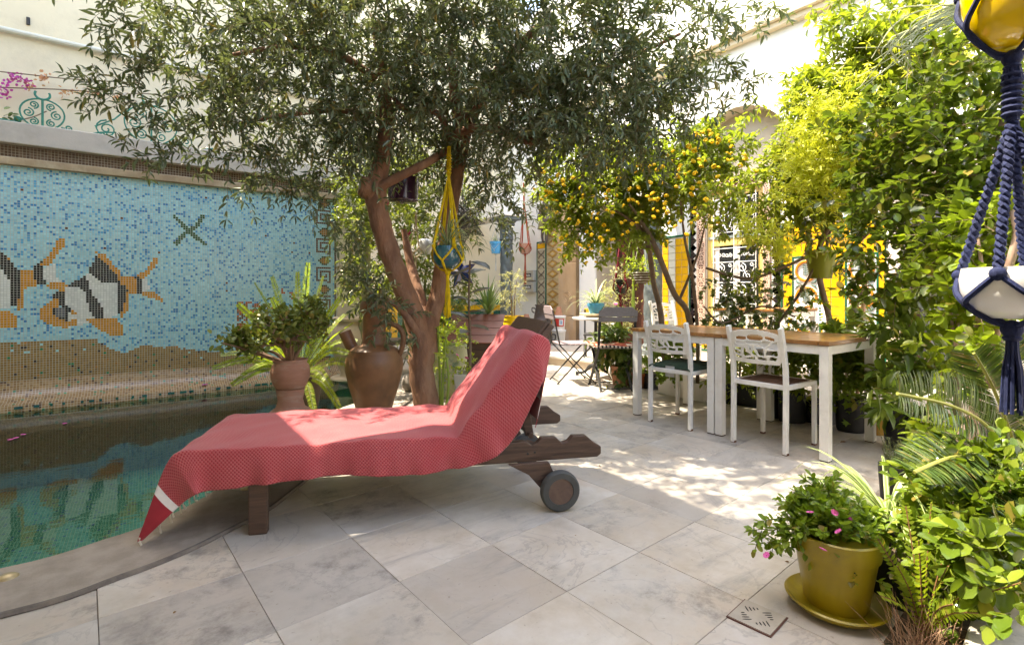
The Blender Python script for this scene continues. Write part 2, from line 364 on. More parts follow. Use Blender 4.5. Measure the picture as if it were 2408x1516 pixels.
def mosaicmat(name, pitch, stops, gro=(.5, .48, .4), r=.25):
    m, t, b = nt(name); u = N(t, 'UVMap').outputs[0]
    sc = N(t, 'VectorMath', operation='SCALE'); sc.inputs['Scale'].default_value = 1 / pitch; t.links.new(u, sc.inputs[0])
    fl = N(t, 'VectorMath', operation='FLOOR'); t.links.new(sc.outputs[0], fl.inputs[0]); fr = N(t, 'VectorMath', operation='FRACTION'); t.links.new(sc.outputs[0], fr.inputs[0])
    wnz = N(t, 'TexWhiteNoise', noise_dimensions='2D'); t.links.new(fl.outputs[0], wnz.inputs['Vector'])
    rp = ramp(t, wnz.outputs['Value'], stops); rp.node.color_ramp.interpolation = 'CONSTANT'
    s = N(t, 'SeparateXYZ'); t.links.new(fr.outputs[0], s.inputs[0])
    e = math_(t, 'MAXIMUM', math_(t, 'ABSOLUTE', math_(t, 'SUBTRACT', s.outputs[0], .5)), math_(t, 'ABSOLUTE', math_(t, 'SUBTRACT', s.outputs[1], .5)))
    k = ramp(t, e, [(.42, 0.0), (.45, 1.0)]); t.links.new(mix(t, k, rp, gro), b.inputs['Base Color']); b.inputs['Roughness'].default_value = r
    inv = math_(t, 'SUBTRACT', 1.0, k); bump(t, b, inv, .5, .002); return m
sand_mosaic = mosaicmat('sand_mosaic', .0232, [(0, (.32, .185, .07)), (.3, (.27, .15, .055)), (.6, (.38, .23, .10)), (.9, (.12, .06, .03)), (.96, (.05, .22, .1))], (.55, .45, .3))
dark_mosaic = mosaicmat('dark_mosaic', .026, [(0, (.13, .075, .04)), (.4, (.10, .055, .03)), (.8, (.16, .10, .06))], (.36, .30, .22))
pool_mosaic = mosaicmat('pool_mosaic', .0232, [(0, (.10, .30, .23)), (.4, (.07, .24, .18)), (.7, (.16, .36, .30)), (.93, (.03, .10, .3))], (.40, .50, .36))

# ---------------------------------------------------------------- pool outline (inner = water edge, outer = coping edge)
PIO = [(-3.9, 1.75, -3.9, 1.3), (-3.3, 1.62, -3.25, 1.2), (-2.6, 1.62, -2.45, 1.22), (-1.934, 1.903, -1.645, 1.62), (-1.72, 2.13, -1.43, 1.84), (-1.627, 2.286, -1.31, 2.02), (-1.58, 2.5, -1.226, 2.24),
       (-1.579, 2.691, -1.169, 2.42), (-1.66, 3.0, -1.144, 2.81), (-1.85, 3.4, -1.12, 3.3), (-1.88, 3.9, -1.08, 4.0), (-1.62, 4.4, -1.0, 4.6), (-1.42, 5.0, -.98, 5.1), (-1.4, 5.4, -.98, 5.55), (-1.7, 5.9, -1.45, 6.15), (-2.3, 6.52, -2.1, 6.8)]
inn = smooth_path([cf(a, b) for a, b, c, d in PIO], 5); out = smooth_path([cf(c, d) for a, b, c, d in PIO], 5)
MURAL_Y = 6.75
x_l = -2.4
pool_loop = [Vector((x_l, MURAL_Y, 0)), Vector((x_l, inn[0].y, 0))] + [p for p in inn if p.y < MURAL_Y - .02] + [Vector((inn[-1].x, MURAL_Y, 0))]
out_loop = [Vector((x_l - .4, MURAL_Y + .05, 0)), Vector((x_l - .4, out[0].y, 0))] + list(out) + [Vector((out[-1].x, MURAL_Y + .05, 0))]
tag(MB().add([(-40, -40, -1.3), (40, -40, -1.3), (40, 40, -1.3), (-40, 40, -1.3)], [(0, 1, 2, 3)]).build('ground', mat('earth', (.2, .16, .11), sc=1)), kind='structure')
mb = MB(); hole = [(p.x, p.y) for p in out_loop]
bed = [(-4.2, -4), (7.2, -4), (7.2, 9.4), (-4.2, 9.4)]
shr = [(.97 * (x - .5) + .5 - .02, .99 * (y - 4.5) + 4.5) for x, y in hole]
plate(mb, bed, [shr], lambda a, b: (a, b, -.010))
floor = tag(mb.build('floor', mat('mortar', (.20, .16, .12), (.09, .07, .055), sc=5, r=.95, bmp=.5)), 'courtyard floor of large worn white marble slabs', kind='structure')
# marble slabs: each its own piece, trimmed where it meets the coping
ga, gb = R(4.0), R(94.4); ua = Vector((math.cos(ga), math.sin(ga), 0)) * .418; ub = Vector((math.cos(gb), math.sin(gb), 0)) * .430
o0 = gr(939.4, 1366); outer2 = [(p.x, p.y) for p in out]
def slabmesh(poly, ctr):
    k = len(poly); c2 = [(p - ctr) for p in poly]; cen = sum(c2, Vector()) / k
    top = [p + (cen - p).normalized() * .0030 for p in c2]; ins = [p + (cen - p).normalized() * .0012 for p in c2]
    me = MB(); me.add([(p.x, p.y, -.03) for p in ins] + [(p.x, p.y, -.0015) for p in ins] + [(p.x, p.y, 0) for p in top],
                      [(i, (i + 1) % k, k + (i + 1) % k, k + i) for i in range(k)] + [(k + i, k + (i + 1) % k, 2 * k + (i + 1) % k, 2 * k + i) for i in range(k)] + [tuple(range(2 * k, 3 * k))])
    return me
slab_me = None
pit = [gp(995, 4.55).xy, .42]
for i in range(-10, 13):
    for j in range(-9, 15):
        c = o0 + ua * (i + .5) + ub * (j + .5); q = [o0 + ua * (i + a) + ub * (j + b) for a, b in ((0, 0), (1, 0), (1, 1), (0, 1))]
        if c.x > 5.05 or c.x < -2.2 or c.y < -1.6 or c.y > 7.3 or (c.x > 4.5 and c.y < 1.0) or (c.y > 6.3 and c.x < 1.95): continue
        d_ = c.dot(FW); s_ = c.dot(RT)
        if d_ < .4 or abs(s_) > 1.25 * d_ + .8: continue
        ins_ = [inpoly(p.x, p.y, hole) for p in q]
        if all(ins_): continue
        near = min(range(len(out)), key=lambda k: (out[k] - c).length); dist = (out[near] - c).length
        poly = q
        if dist < .45:
            a = out[max(near - 1, 0)]; b = out[min(near + 1, len(out) - 1)]; tg = (b - a).normalized(); nn = Vector((tg.y, -tg.x, 0)); pt = out[near] - nn * .03
            nw = []
            for k in range(len(poly)):
                p, r_ = poly[k], poly[(k + 1) % len(poly)]; dp, dr = (p - pt).dot(nn), (r_ - pt).dot(nn)
                if dp >= 0: nw.append(p)
                if dp * dr < 0: nw.append(p + (r_ - p) * (dp / (dp - dr)))
            poly = nw
            if len(poly) < 3: continue
            mo = slabmesh(poly, c).build('slab', marble_m, floor)
        else:
            if slab_me is None: mo = slabmesh(q, c).build('slab', marble_m, floor); slab_me = mo.data
            else: mo = link('slab', slab_me, floor)
        mo.location = (c.x, c.y, rnd.uniform(-.0014, .0006)); mo.rotation_euler = (rnd.uniform(-.0015, .0015), rnd.uniform(-.0015, .0015), 0)
# coping
coping_m = mat('coping_stone', (.36, .31, .255), (.28, .24, .195), sc=9, r=.85, bmp=.5, bs=120, c3=(.22, .19, .16), sc3=2.2, lo=.4, hi=.62)
mb = MB(); n = len(inn); vs = []
for p, q in zip(inn, out):
    d = (q - p).normalized(); vs += [(p.x, p.y, -.14), (p.x, p.y, -.005)] + [tuple(p + d * .012 + Vector((0, 0, .008)))] + [tuple(q + Vector((0, 0, .010)))] + [(q.x, q.y, -.05)]
mb.add(vs, [(i * 5 + k, i * 5 + k + 1, i * 5 + k + 6, i * 5 + k + 5) for i in range(n - 1) for k in range(4)])
cop = tag(mb.build('pool_coping', coping_m), 'curved grey stone coping round the pool', kind='structure')
MB().tube([q + Vector((0, 0, .004)) for q in out], .012, 6).build('joint_strip', mat('old_mortar', (.11, .095, .085), (.2, .17, .14), sc=18, r=.9, bmp=.6), cop, smooth=True)
# pool basin and water
def strip(name, loop, z0, z1, m, parent=None, closed=True):
    mb = MB(); mb.uv = []; u = 0; k = len(loop)
    for i in range(k + (1 if closed else 0)):
        p = loop[i % k]; 
        if i: u += (p - loop[i - 1]).length
        mb.v += [(p.x, p.y, z0), (p.x, p.y, z1)]; mb.uv += [(u, z0), (u, z1)]
    mb.f = [(2 * i, 2 * i + 2, 2 * i + 3, 2 * i + 1) for i in range(k if closed else k - 1)]; mb.m = [0] * len(mb.f)
    return mb.build(name, m, parent)
basin = strip('pool_basin', pool_loop, -.85, -.012, pool_mosaic); tag(basin, kind='structure')
mb = MB(); plate(mb, [(p.x, p.y) for p in pool_loop], [], lambda a, b: (a, b, -.85)); mb.uv = [(v[0], v[1]) for v in mb.v]; mb.build('pool_floor', pool_mosaic, basin)
m, t, b = nt('pool_water'); out_n = t.nodes['Material Output']
gl = N(t, 'BsdfGlossy'); gl.inputs['Roughness'].default_value = .015; gl.inputs['Color'].default_value = (.86, .95, .88, 1)
tr = N(t, 'BsdfTransparent'); tr.inputs['Color'].default_value = (.62, .84, .70, 1); fr = N(t, 'Fresnel'); fr.inputs['IOR'].default_value = 1.7
bp = N(t, 'Bump', i_Strength=.05, i_Distance=.02); t.links.new(noise(t, coords(t, (1, 3, 1)), 3.0, 3), bp.inputs['Height']); t.links.new(bp.outputs[0], gl.inputs['Normal']); t.links.new(bp.outputs[0], fr.inputs['Normal'])
ms = N(t, 'MixShader'); t.links.new(fr.outputs[0], ms.inputs[0]); t.links.new(tr.outputs[0], ms.inputs[1]); t.links.new(gl.outputs[0], ms.inputs[2]); t.links.new(ms.outputs[0], out_n.inputs['Surface'])
mb = MB(); plate(mb, [(p.x, p.y) for p in pool_loop], [], lambda a, b: (a, b, -.062)); tag(mb.build('water', m), 'still green pool water mirroring the mosaic', kind='structure')

# ---------------------------------------------------------------- mosaic pool wall
MX1, MZ0, MZ1, PT = 2.02, .055, 2.27, .0232
def crop2(pts): return [((lambda q: (q.x, q.z))(onY(x * .37224, 376.2 + .37224 * y, MURAL_Y))) for x, y in pts]
K, O_, WH, GY = (.008, .008, .010), (.66, .27, .012), (.78, .77, .69), (.12, .13, .14)
SH = [(O_, [(605, 580), (655, 590), (765, 712), (762, 735), (855, 735), (862, 842), (805, 850), (805, 960), (768, 992), (745, 965), (770, 880), (700, 740), (640, 690)]),
      (WH, [(385, 825), (440, 795), (530, 735), (575, 700), (640, 765), (752, 770), (752, 965), (700, 1002), (540, 1035), (435, 1058), (400, 1000), (395, 930)]),
      (K, [(600, 598), (645, 632), (748, 735), (752, 772), (640, 772), (550, 700), (590, 650)]), (K, [(432, 795), (530, 730), (560, 760), (575, 830), (650, 945), (648, 1002), (598, 998), (555, 930), (545, 845), (510, 805)]),
      (K, [(745, 770), (792, 800), (805, 825), (772, 960), (745, 970)]), (K, [(842, 740), (880, 720), (897, 740), (897, 842), (868, 842), (868, 750)]),
      (O_, [(868, 730), (930, 688), (972, 618), (1006, 612), (1000, 650), (930, 735), (895, 750)]), (WH, [(898, 752), (930, 742), (945, 822), (905, 832)]), (O_, [(893, 825), (970, 832), (1036, 885), (1032, 900), (900, 852)]),
      (O_, [(248, 955), (330, 878), (345, 940), (350, 992), (420, 1018), (478, 1005), (480, 1042), (415, 1062), (330, 1045), (250, 1002)]), (K, [(338, 850), (382, 812), (412, 812), (412, 925), (340, 925)]),
      (O_, [(318, 885), (345, 868), (378, 870), (378, 925), (318, 935)]), (K, [(342, 935), (430, 918), (446, 955), (430, 985), (420, 1015), (378, 1005), (340, 975)]), (GY, [(348, 935), (402, 938), (402, 988), (348, 985)]), (O_, [(440, 950), (478, 955), (478, 975), (442, 975)]),
      (O_, [(530, 1005), (640, 1000), (740, 1005), (778, 1050), (778, 1105), (690, 1105), (610, 1062)]),
      (O_, [(-60, 560), (40, 600), (100, 690), (232, 690), (236, 795), (160, 800), (158, 895), (130, 952), (98, 952), (110, 850), (100, 720), (0, 640)]), (WH, [(-330, 760), (-160, 640), (78, 690), (85, 920), (60, 930), (-20, 948), (-160, 990), (-300, 1010)]), (K, [(-240, 690), (-150, 610), (-70, 800), (-40, 960), (-110, 975), (-150, 850)]), (K, [(-90, 470), (-20, 540), (60, 640), (-20, 660), (-150, 600)]), (O_, [(-500, 910), (-340, 770), (-300, 960), (-240, 1010), (-420, 1020)]), (K, [(-345, 770), (-275, 700), (-250, 930), (-330, 930)]),
      (K, [(-20, 600), (65, 640), (105, 690), (133, 700), (138, 830), (92, 925), (60, 922), (68, 765), (-20, 645)]), (K, [(203, 682), (280, 625), (286, 780), (232, 795)]), (O_, [(243, 668), (310, 598), (370, 500), (408, 488), (408, 540), (300, 675)]),
      (WH, [(266, 690), (342, 655), (352, 740), (402, 775), (286, 772)]), (O_, [(286, 782), (385, 772), (432, 790), (400, 828), (300, 805)]), (O_, [(-60, 955), (70, 955), (118, 1000), (118, 1055), (-60, 1058)])]
SH = [(c, crop2(p)) for c, p in SH]
STAR = [crop2([a, b]) for a, b in (((1100, 355), (1185, 440)), ((1185, 440), (1290, 530)), ((1285, 355), (1240, 420)), ((1240, 420), (1185, 445)), ((1185, 445), (1115, 525)))]
CORAL = [crop2(p) for p in ([(1780, 795), (1803, 795), (1803, 870), (1780, 870)], [(1828, 830), (1862, 830), (1862, 880), (1828, 880)], [(1500, 900), (1600, 895), (1660, 930), (1600, 965), (1500, 1105)], [(1690, 900), (1720, 900), (1720, 940), (1690, 940)])]
SAND = crop2([(-3200, 1230), (-900, 1180), (0, 1160), (200, 1150), (480, 1138), (620, 1132), (685, 1190), (800, 1215), (900, 1172), (1120, 1178), (1250, 1205), (1400, 1215), (1640, 1255), (1850, 1330), (2100, 1400), (2300, 1460)])
KEYS = ["...dbd...", "..doood..", ".doooood.", "..doood..", "...dbd...", ".........", "bbbbbbbb.", "b........", "b.bbbbbb.", "b.b....b.", "b.b..b.b.", "b.bbbb.b.", "b......b.", "bbbbbb.b.", "......bb.", "........."]
PALE = [(.40, .70, .71), (.37, .67, .70), (.43, .72, .72), (.27, .59, .69)]
def seg_d(x, y, a, b):
    dx, dy = b[0] - a[0], b[1] - a[1]; t = max(0, min(1, ((x - a[0]) * dx + (y - a[1]) * dy) / (dx * dx + dy * dy))); return math.hypot(x - a[0] - dx * t, y - a[1] - dy * t)
mr = random.Random(3)
def tile_col(x, z, ci, ri):
    cr = int((MX1 - x) / PT)            # columns from the right edge
    if cr < 1: return (.09, .045, .025)
    if 2 <= cr <= 10:
        ch = KEYS[ri % len(KEYS)][10 - cr]
        if ch == 'b': return (.13, .055, .025)
        if ch == 'o': return (.42, .19, .03)
        if ch == 'd': return (.03, .09, .04)
        return PALE[mr.randrange(3)]
    for c, P in reversed(SH):
        if inpoly(x, z, P): return c
    for a, b in STAR:
        if seg_d(x, z, a, b) < .021: return (.02, .10, .03)
    for P in CORAL:
        if inpoly(x, z, P) and mr.random() < .6: return (.50, .10, .02) if mr.random() < .6 else (.14, .06, .03)
    zs = None
    for a, b in zip(SAND, SAND[1:]):
        if a[0] <= x <= b[0]: zs = lerp(a[1], b[1], (x - a[0]) / (b[0] - a[0]))
    u = mr.random()
    if zs is not None and z < zs:
        if u < .035: return (.06, .03, .02)
        if u < .05: return (.03, .22, .08)
        if u < .06: return (.48, .2, .03)
        if z > zs - .1 and u < .085: return PALE[0]
        s = .85 + .3 * mr.random(); return (.37 * s, .215 * s, .065 * s)
    if u < .115 + .045 * math.sin(x * 5 + z * 7): return (.05, .25, .47) if mr.random() < .7 else (.09, .37, .60)
    if u < .19: return (.12, .44, .64)
    if u < .192: return (.15, .065, .03)
    return PALE[3 if mr.random() < .12 else mr.randrange(3)]
mural = thing('mosaic_wall', 'long blue glass mosaic wall behind the pool picturing two striped fish', 'mosaic wall', (0, MURAL_Y, 0))
tile_m = attrmat('glass_tile', .18, .05)
MB().box((x_l - .4, 0, -.85), (MX1 + .012, .24, MZ1)).build('backing_wall', grout, mural)
ncol = int((MX1 - x_l) / PT); nrow = int((MZ1 - MZ0) / PT); V = []; Fc = []; C = []; singles = []
x_single = onY(2, 700, MURAL_Y).x
for ci in range(ncol):
    x = MX1 - (ci + .5) * PT
    for ri in range(nrow):
        z = MZ1 - .004 - (ri + .5) * PT; c = tile_col(x, z, ci, ri); s = .90 + .17 * mr.random(); c = tuple(k * s for k in c)
        if x_single < x < x_single + PT * 3.1 and len(singles) < 290: singles.append((x, z, c)); continue
        h, g = .0100, .0085; o = len(V); y1 = -.0028 - mr.random() * .0008
        V += [(x - h, 0, z - h), (x + h, 0, z - h), (x + h, 0, z + h), (x - h, 0, z + h), (x - g, y1, z - g), (x + g, y1, z - g), (x + g, y1, z + g), (x - g, y1, z + g)]
        Fc += [(o + 4, o + 5, o + 6, o + 7), (o, o + 1, o + 5, o + 4), (o + 1, o + 2, o + 6, o + 5), (o + 2, o + 3, o + 7, o + 6), (o + 3, o, o + 4, o + 7)]; C.append(c)
def colmesh(name, V, Fc, C, per, m):
    me = bpy.data.meshes.new(name); me.from_pydata(V, [], Fc); me.materials.append(m)
    a = me.color_attributes.new('Col', 'FLOAT_COLOR', 'POINT'); arr = np.repeat(np.array([(*c, 1) for c in C], np.float32), per, axis=0); a.data.foreach_set('color', arr.ravel()); return me
tag(link('mosaic_tiles', colmesh('mosaic_tiles', V, Fc, C, 8, tile_m), mural), 'field of small glass tiles', kind='stuff')
cache = {}
for x, z, c in singles:
    key = tuple(round(k * 12) / 12 + .012 for k in c)
    if key not in cache:
        h, g = .0100, .0085
        cache[key] = colmesh('tile', [(-h, 0, -h), (h, 0, -h), (h, 0, h), (-h, 0, h), (-g, -.003, -g), (g, -.003, -g), (g, -.003, g), (-g, -.003, g)], [(4, 5, 6, 7), (0, 1, 5, 4), (1, 2, 6, 5), (2, 3, 7, 6), (3, 0, 4, 7)], [c], 8, tile_m)
    link('tile', cache[key], mural, (x, 0, z))
# rounded mosaic ledge at its foot
prof = [(-.004, .20)] + [(-.004 - .20 * (1 - math.cos(a)), .20 - .19 * math.sin(a)) for a in [R(d) for d in (15, 30, 45, 60, 75, 90)]] + [(-.235, .004), (-.25, -.02), (-.255, -.12)]
mb = MB(); mb.uv = []; xs = [x_l, MX1 + .01]; ln = [0]
for a, b in zip(prof, prof[1:]): ln.append(ln[-1] + math.hypot(a[0] - b[0], a[1] - b[1]))
for x in xs:
    for (y, z), l in zip(prof, ln): mb.v.append((x, y, z)); mb.uv.append((x, l))
k = len(prof); mb.f = [(i, i + 1, k + i + 1, k + i) for i in range(k - 1)]; mb.m = [0] * (k - 1); mb.build('foot_ledge', sand_mosaic, mural, smooth=True)
mb = MB(); x = x_l
green_t = mat('green_tile', (.02, .16, .09), (.03, .10, .14), sc=30, r=.25)
while x < MX1 - .05:
    mb.box((x, -.262, -.035), (x + .02 * mr.randrange(1, 4), -.252, -.012)); x += .06 + mr.random() * .09
mb.build('green_edge_tiles', green_t, mural)['kind'] = 'stuff'
# stone ledge, dark recess and plaster band above the picture
MB().box((x_l - .4, -.045, MZ1), (MX1 + .10, .24, 2.345)).build('stone_ledge', stone_ledge, mural, bevel=.008)
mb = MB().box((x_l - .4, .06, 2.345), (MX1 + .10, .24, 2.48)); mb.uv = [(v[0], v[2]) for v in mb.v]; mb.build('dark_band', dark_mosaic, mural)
MB().box((x_l - .4, -.035, 2.48), (MX1 + .35, .36, 2.69)).build('parapet', render_band, mural, bevel=.01)
MB().box((MX1 + .012, -.02, -.2), (MX1 + .36, .30, 2.48)).build('end_pier', plaster, mural, bevel=.006)

# ---------------------------------------------------------------- tall house behind the mosaic wall, back alcove, house behind the viewer
hb = thing('plastered_house', 'tall cream plastered house wall rising above the mosaic wall', 'building', (0, 7.12, 0))
MB().box((-2.8, 0, -.2), (2.5, 3.2, 5.4)).build('wall', plaster, hb); MB().box((-6.2, .0, -.2), (-2.801, 3.2, 11.4)).build('shade_tower', plaster, hb)  # second box: unseen tall block, added to shade the pool side
pipe = [(-6, -.045, 3.70), (.35, -.045, 3.68), (2.45, -.045, 3.70)]
p_ = MB().tube(pipe, .028, 10); 
for x in (-2.4, -.35, 1.6): p_.ring((x, -.045, 3.69), .03, .008, 14, 6, (1, 0, 0))
p_.build('drain_pipe', mat('pipe_paint', (.62, .60, .50), (.55, .52, .42), sc=5, r=.5), hb, smooth=True)
MB().box((.0, -.02, 4.09), (.03, .0, 4.17)).build('hook_bracket', iron, hb, bevel=.006).location = onY(62, 50, 7.12) - Vector((0, 7.12, 4.13))
al = thing('alcove_wall', 'cream back wall of the alcove behind the olive tree', 'wall', (0, 9.05, 0))
MB().box((2.5, 0, -.2), (6.8, .3, 9.2)).build('wall', plaster, al)  # upper part out of view, raised to shade the door end of the facade
vh = thing('facing_house', 'plain plastered house standing behind the viewer', 'building', (-2.45, 0, 0))
MB().box((-.4, -7, -.2), (0, 6.7, 6.4)).build('wall', plaster, vh)
MB().prism([(.001, -3.1), (2.95, -3.1), (2.95, 1.75), (3.42, 2.0), (3.42, 3.5), (1.95, 3.5), (1.95, 4.4), (.001, 4.4)], (0, 0, 3.62), (1, 0, 0), (0, 1, 0), (0, 0, .16)).build('shade_roof', white_plaster, vh)  # unseen slab added overhead, outline notched to shade the foreground
MB().box((3.0, .18, 3.50), (4.5, .28, 3.60)).build('projecting_beam', mat('beam_wood', (.2, .12, .07), sc=6, r=.8), vh)
rh = thing('side_wall', 'pale side wall closing the courtyard beyond the planting', 'wall', (0, -3.2, 0))
MB().box((-2.4, -.3, -.2), (6.4, 0, 3.2)).build('wall', white_plaster, rh)
# raised marble step along the facade
SX = 4.86
step = thing('marble_step', 'low grey veined marble step in front of the studded door', 'step', (0, 0, 0))
pl = [(6.44, 1.2), (6.44, 9.04), (2.6, 9.04), (2.6, 7.6), (3.4, 7.35), (4.1, 6.85), (4.55, 6.3), (SX - .08, 5.7), (SX, 5.0), (SX, 1.2)]
mb = MB(); mb.prism(pl, (0, 0, -.02), (1, 0, 0), (0, 1, 0), (0, 0, .122)); mb.build('step_base', mat('step_riser', (.50, .42, .32), (.42, .35, .27), sc=3, r=.7, c3=(.3, .28, .26), sc3=4), step)
pl2 = [(x - (.03 if x < 6 else 0), y) for x, y in pl]
def band(y0, y1):
    P = pl2
    for yy, sg in ((y0, 1), (y1, -1)):
        nw = []
        for k in range(len(P)):
            p, q = P[k], P[(k + 1) % len(P)]; dp, dq = (p[1] - yy) * sg, (q[1] - yy) * sg
            if dp >= 0: nw.append(p)
            if dp * dq < 0: tt = dp / (dp - dq); nw.append((lerp(p[0], q[0], tt), lerp(p[1], q[1], tt)))
        P = nw
    return P
y = 1.2
while y < 9.0:
    P = band(y + .003, min(y + .52, 9.04) - .003)
    if len(P) > 2: MB().prism(P, (0, 0, .102), (1, 0, 0), (0, 1, 0), (0, 0, .028)).build('slab', marble_m, step, bevel=.004)
    y += .52
# ---------------------------------------------------------------- tiled house facade (plane X = WX, seen from -X)
WX = 6.45
fac = thing('house_facade', 'sunlit white house facade with yellow tile dado, arched lunette and barred window', 'building', (WX, 0, 0))
YF = lambda d=0: (lambda a, b: (d, a, b))
sun_white = mat('lime_wash', (.82, .80, .74), (.76, .73, .66), sc=1.1, r=.9, bmp=.2, bs=45)
AC, AW, AS, AH = 3.75, .83, 2.62, .93                    # lunette: centre, half width, springing, rise
arch = [(AC + AW * math.cos(R(a)), AS + AH * math.sin(R(a))) for a in range(0, 181, 9)]
win = [(3.36, .50), (4.19, .50), (4.19, 2.47), (3.36, 2.47)]
dor = [(5.22, .132), (6.36, .132), (6.36, 2.62), (5.22, 2.62)]
gdr = [(1.10, .132), (1.84, .132), (1.84, 2.25), (1.10, 2.25)]
mb = MB(); plate(mb, [(-3.2, -.2), (9.05, -.2), (9.05, 6.8), (-3.2, 6.8)], [arch, win, dor, gdr], YF(0)); mb.build('wall', sun_white, fac)
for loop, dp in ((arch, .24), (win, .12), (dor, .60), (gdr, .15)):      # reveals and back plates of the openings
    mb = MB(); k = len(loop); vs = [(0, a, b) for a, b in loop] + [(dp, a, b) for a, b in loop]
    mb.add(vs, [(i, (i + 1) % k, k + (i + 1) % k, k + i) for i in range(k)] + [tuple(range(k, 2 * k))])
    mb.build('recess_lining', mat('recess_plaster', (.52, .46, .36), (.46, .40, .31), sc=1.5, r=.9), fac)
MB().box((-.10, -3.2, 4.36), (.0, 9.05, 4.43)).box((-.16, -3.2, 4.43), (.0, 9.05, 4.50)).build('cornice', mat('ochre_cornice', (.72, .62, .44), (.64, .52, .34), sc=4, r=.85), fac, bevel=.008)
mb = MB(); ring_o = [(AC + (AW + .05) * math.cos(R(a)), AS + (AH + .05) * math.sin(R(a))) for a in range(0, 181, 9)]
mb.prism(ring_o + arch[::-1], (-.025, 0, 0), (0, 1, 0), (0, 0, 1), (.027, 0, 0)); mb.build('arch_moulding', sun_white, fac)
# iron bird perched on the lunette
bird = MB().ball((-.06, 4.30, 2.86), .07, 10, 7, (.5, 1.3, .8)).ball((-.06, 4.22, 2.93), .035, 8, 6).tube([(-.06, 4.37, 2.86), (-.06, 4.47, 2.80)], [.03, .012], 6).tube([(-.06, 4.2, 2.93), (-.06, 4.215, 3.0)], .004, 4).tube([(-.06, 4.3, 2.8), (-.06, 4.3, 2.64), (.12, 4.3, 2.64)], .006, 5)
tag(bird.build('iron_bird', iron, None, smooth=True, loc=(WX, 0, 0)), 'small black iron bird perched under the white arch', 'ornament')
# glazed tiles: shared box meshes, one object each
def glaze(name, c, r=.14, v=.85): return mat(name, c, tuple(x * v for x in c), sc=5, r=r, spec=.6, jitter=True)
yel, grn = glaze('yellow_glaze', (.74, .40, .015)), glaze('green_glaze', (.008, .10, .055))
blk, wht = glaze('black_glaze', (.022, .016, .02)), glaze('white_glaze', (.74, .72, .68))
tan_, brn = glaze('tan_glaze', (.50, .36, .18), .3), glaze('brown_glaze', (.30, .15, .035), .3)
TM = {}
def tile(parent, y, z, w, h, m, name='tile', d=.010, off=0.0):
    key = (round(w, 4), round(h, 4), m.name, d)
    if key not in TM:
        b = MB(); e = .0035; b.add([(0, -w / 2, -h / 2), (0, w / 2, -h / 2), (0, w / 2, h / 2), (0, -w / 2, h / 2), (-d, -w / 2 + e, -h / 2 + e), (-d, w / 2 - e, -h / 2 + e), (-d, w / 2 - e, h / 2 - e), (-d, -w / 2 + e, h / 2 - e)],
                          [(7, 6, 5, 4), (0, 4, 5, 1), (1, 5, 6, 2), (2, 6, 7, 3), (3, 7, 4, 0)])
        o = b.build(name, m, parent); TM[key] = o.data
    else: o = link(name, TM[key], parent)
    o.location = (-off + rnd.uniform(-.001, 0), y, z); o.rotation_euler = (0, rnd.uniform(-.004, .004), rnd.uniform(-.004, .004)); return o
P_ = .1085; G_ = .003
def part(name, parent, x=0): 
    o = bpy.data.objects.new(name, None); COL.objects.link(o); o.parent = parent; o.location = (x, 0, 0); o.empty_display_size = .05; return o
joint = mat('tile_joint', (.66, .62, .52), (.58, .53, .42), sc=20, r=.9)
def medallion_panel(parent, y0, y1, z0, z1, n):
    """white pictorial tiles: orange rings with leafy sprigs, green frame"""
    w = y1 - y0
    MB().box((-.013, y0, z0), (-.002, y1, z1)).build('picture_tile', glaze('pale_picture_glaze', (.62, .64, .62)), parent)
    h = (z1 - z0) / n
    for k in range(n):
        c = (y0 + w / 2, z0 + h * (k + .5)); b = MB()
        b.ring((-.015, c[0], c[1]), min(w, h) * .40, .017, 28, 6, (1, 0, 0)); b.build('orange_ring', glaze('orange_glaze', (.58, .20, .02)), parent, smooth=True)
        b = MB(); dk = glaze('sprig_blue', (.10, .17, .15))
        b.tube([(-.016, c[0], c[1] - h * .25), (-.016, c[0] + .008, c[1] + h * .22)], .003, 4)
        for q in range(5):
            zz = c[1] - h * .16 + q * h * .085
            for s in (-1, 1): b.tube([(-.016, c[0], zz), (-.016, c[0] + s * w * .10, zz + h * .05), (-.016, c[0] + s * w * .15, zz + h * .03)], [.003, .007, .001], 4)
        for s in (-1, 1):
            for s2 in (-1, 1): b.tube([(-.015, c[0] + s * w * .44, c[1] + s2 * h * .30), (-.015, c[0] + s * w * .36, c[1] + s2 * h * .42), (-.015, c[0] + s * w * .2, c[1] + s2 * h * .47)], [.004, .014, .004], 4)
        b.build('leaf_sprig', dk, parent, smooth=True)
    bw = .022
    for lo, hi in (((y0 - bw, z0 - bw), (y0, z1 + bw)), ((y1, z0 - bw), (y1 + bw, z1 + bw)), ((y0, z1), (y1, z1 + bw)), ((y0, z0 - bw), (y1, z0))):
        MB().box((-.017, lo[0], lo[1]), (0, hi[0], hi[1])).build('green_border', grn, parent, bevel=.003)
Z0, Z1 = .40, 1.885
dr_ = part('tile_dado', fac); dr_['label'] = 'yellow tile dado with framed medallion pictures beside the window'
MB().box((-.003, 2.04, Z0), (-.0005, 3.14, Z1)).build('bedding', joint, dr_)
meds = [(2.70, 2.985, .52, 1.47, 3), (2.12, 2.405, .52, 1.47, 3)]
ny = int((3.12 - 2.05) / P_) + 1
for i in range(ny):
    for j in range(int((Z1 - Z0) / P_)):
        y, z = 3.115 - P_ * (i + .5), Z1 - .02 - P_ * (j + .5)
        if y < 2.05: continue
        if any(a - .055 < y < b + .055 and c - .05 < z < d + .05 for a, b, c, d, n_ in meds): continue
        tile(dr_, y, z, P_ - G_, P_ - G_, yel)
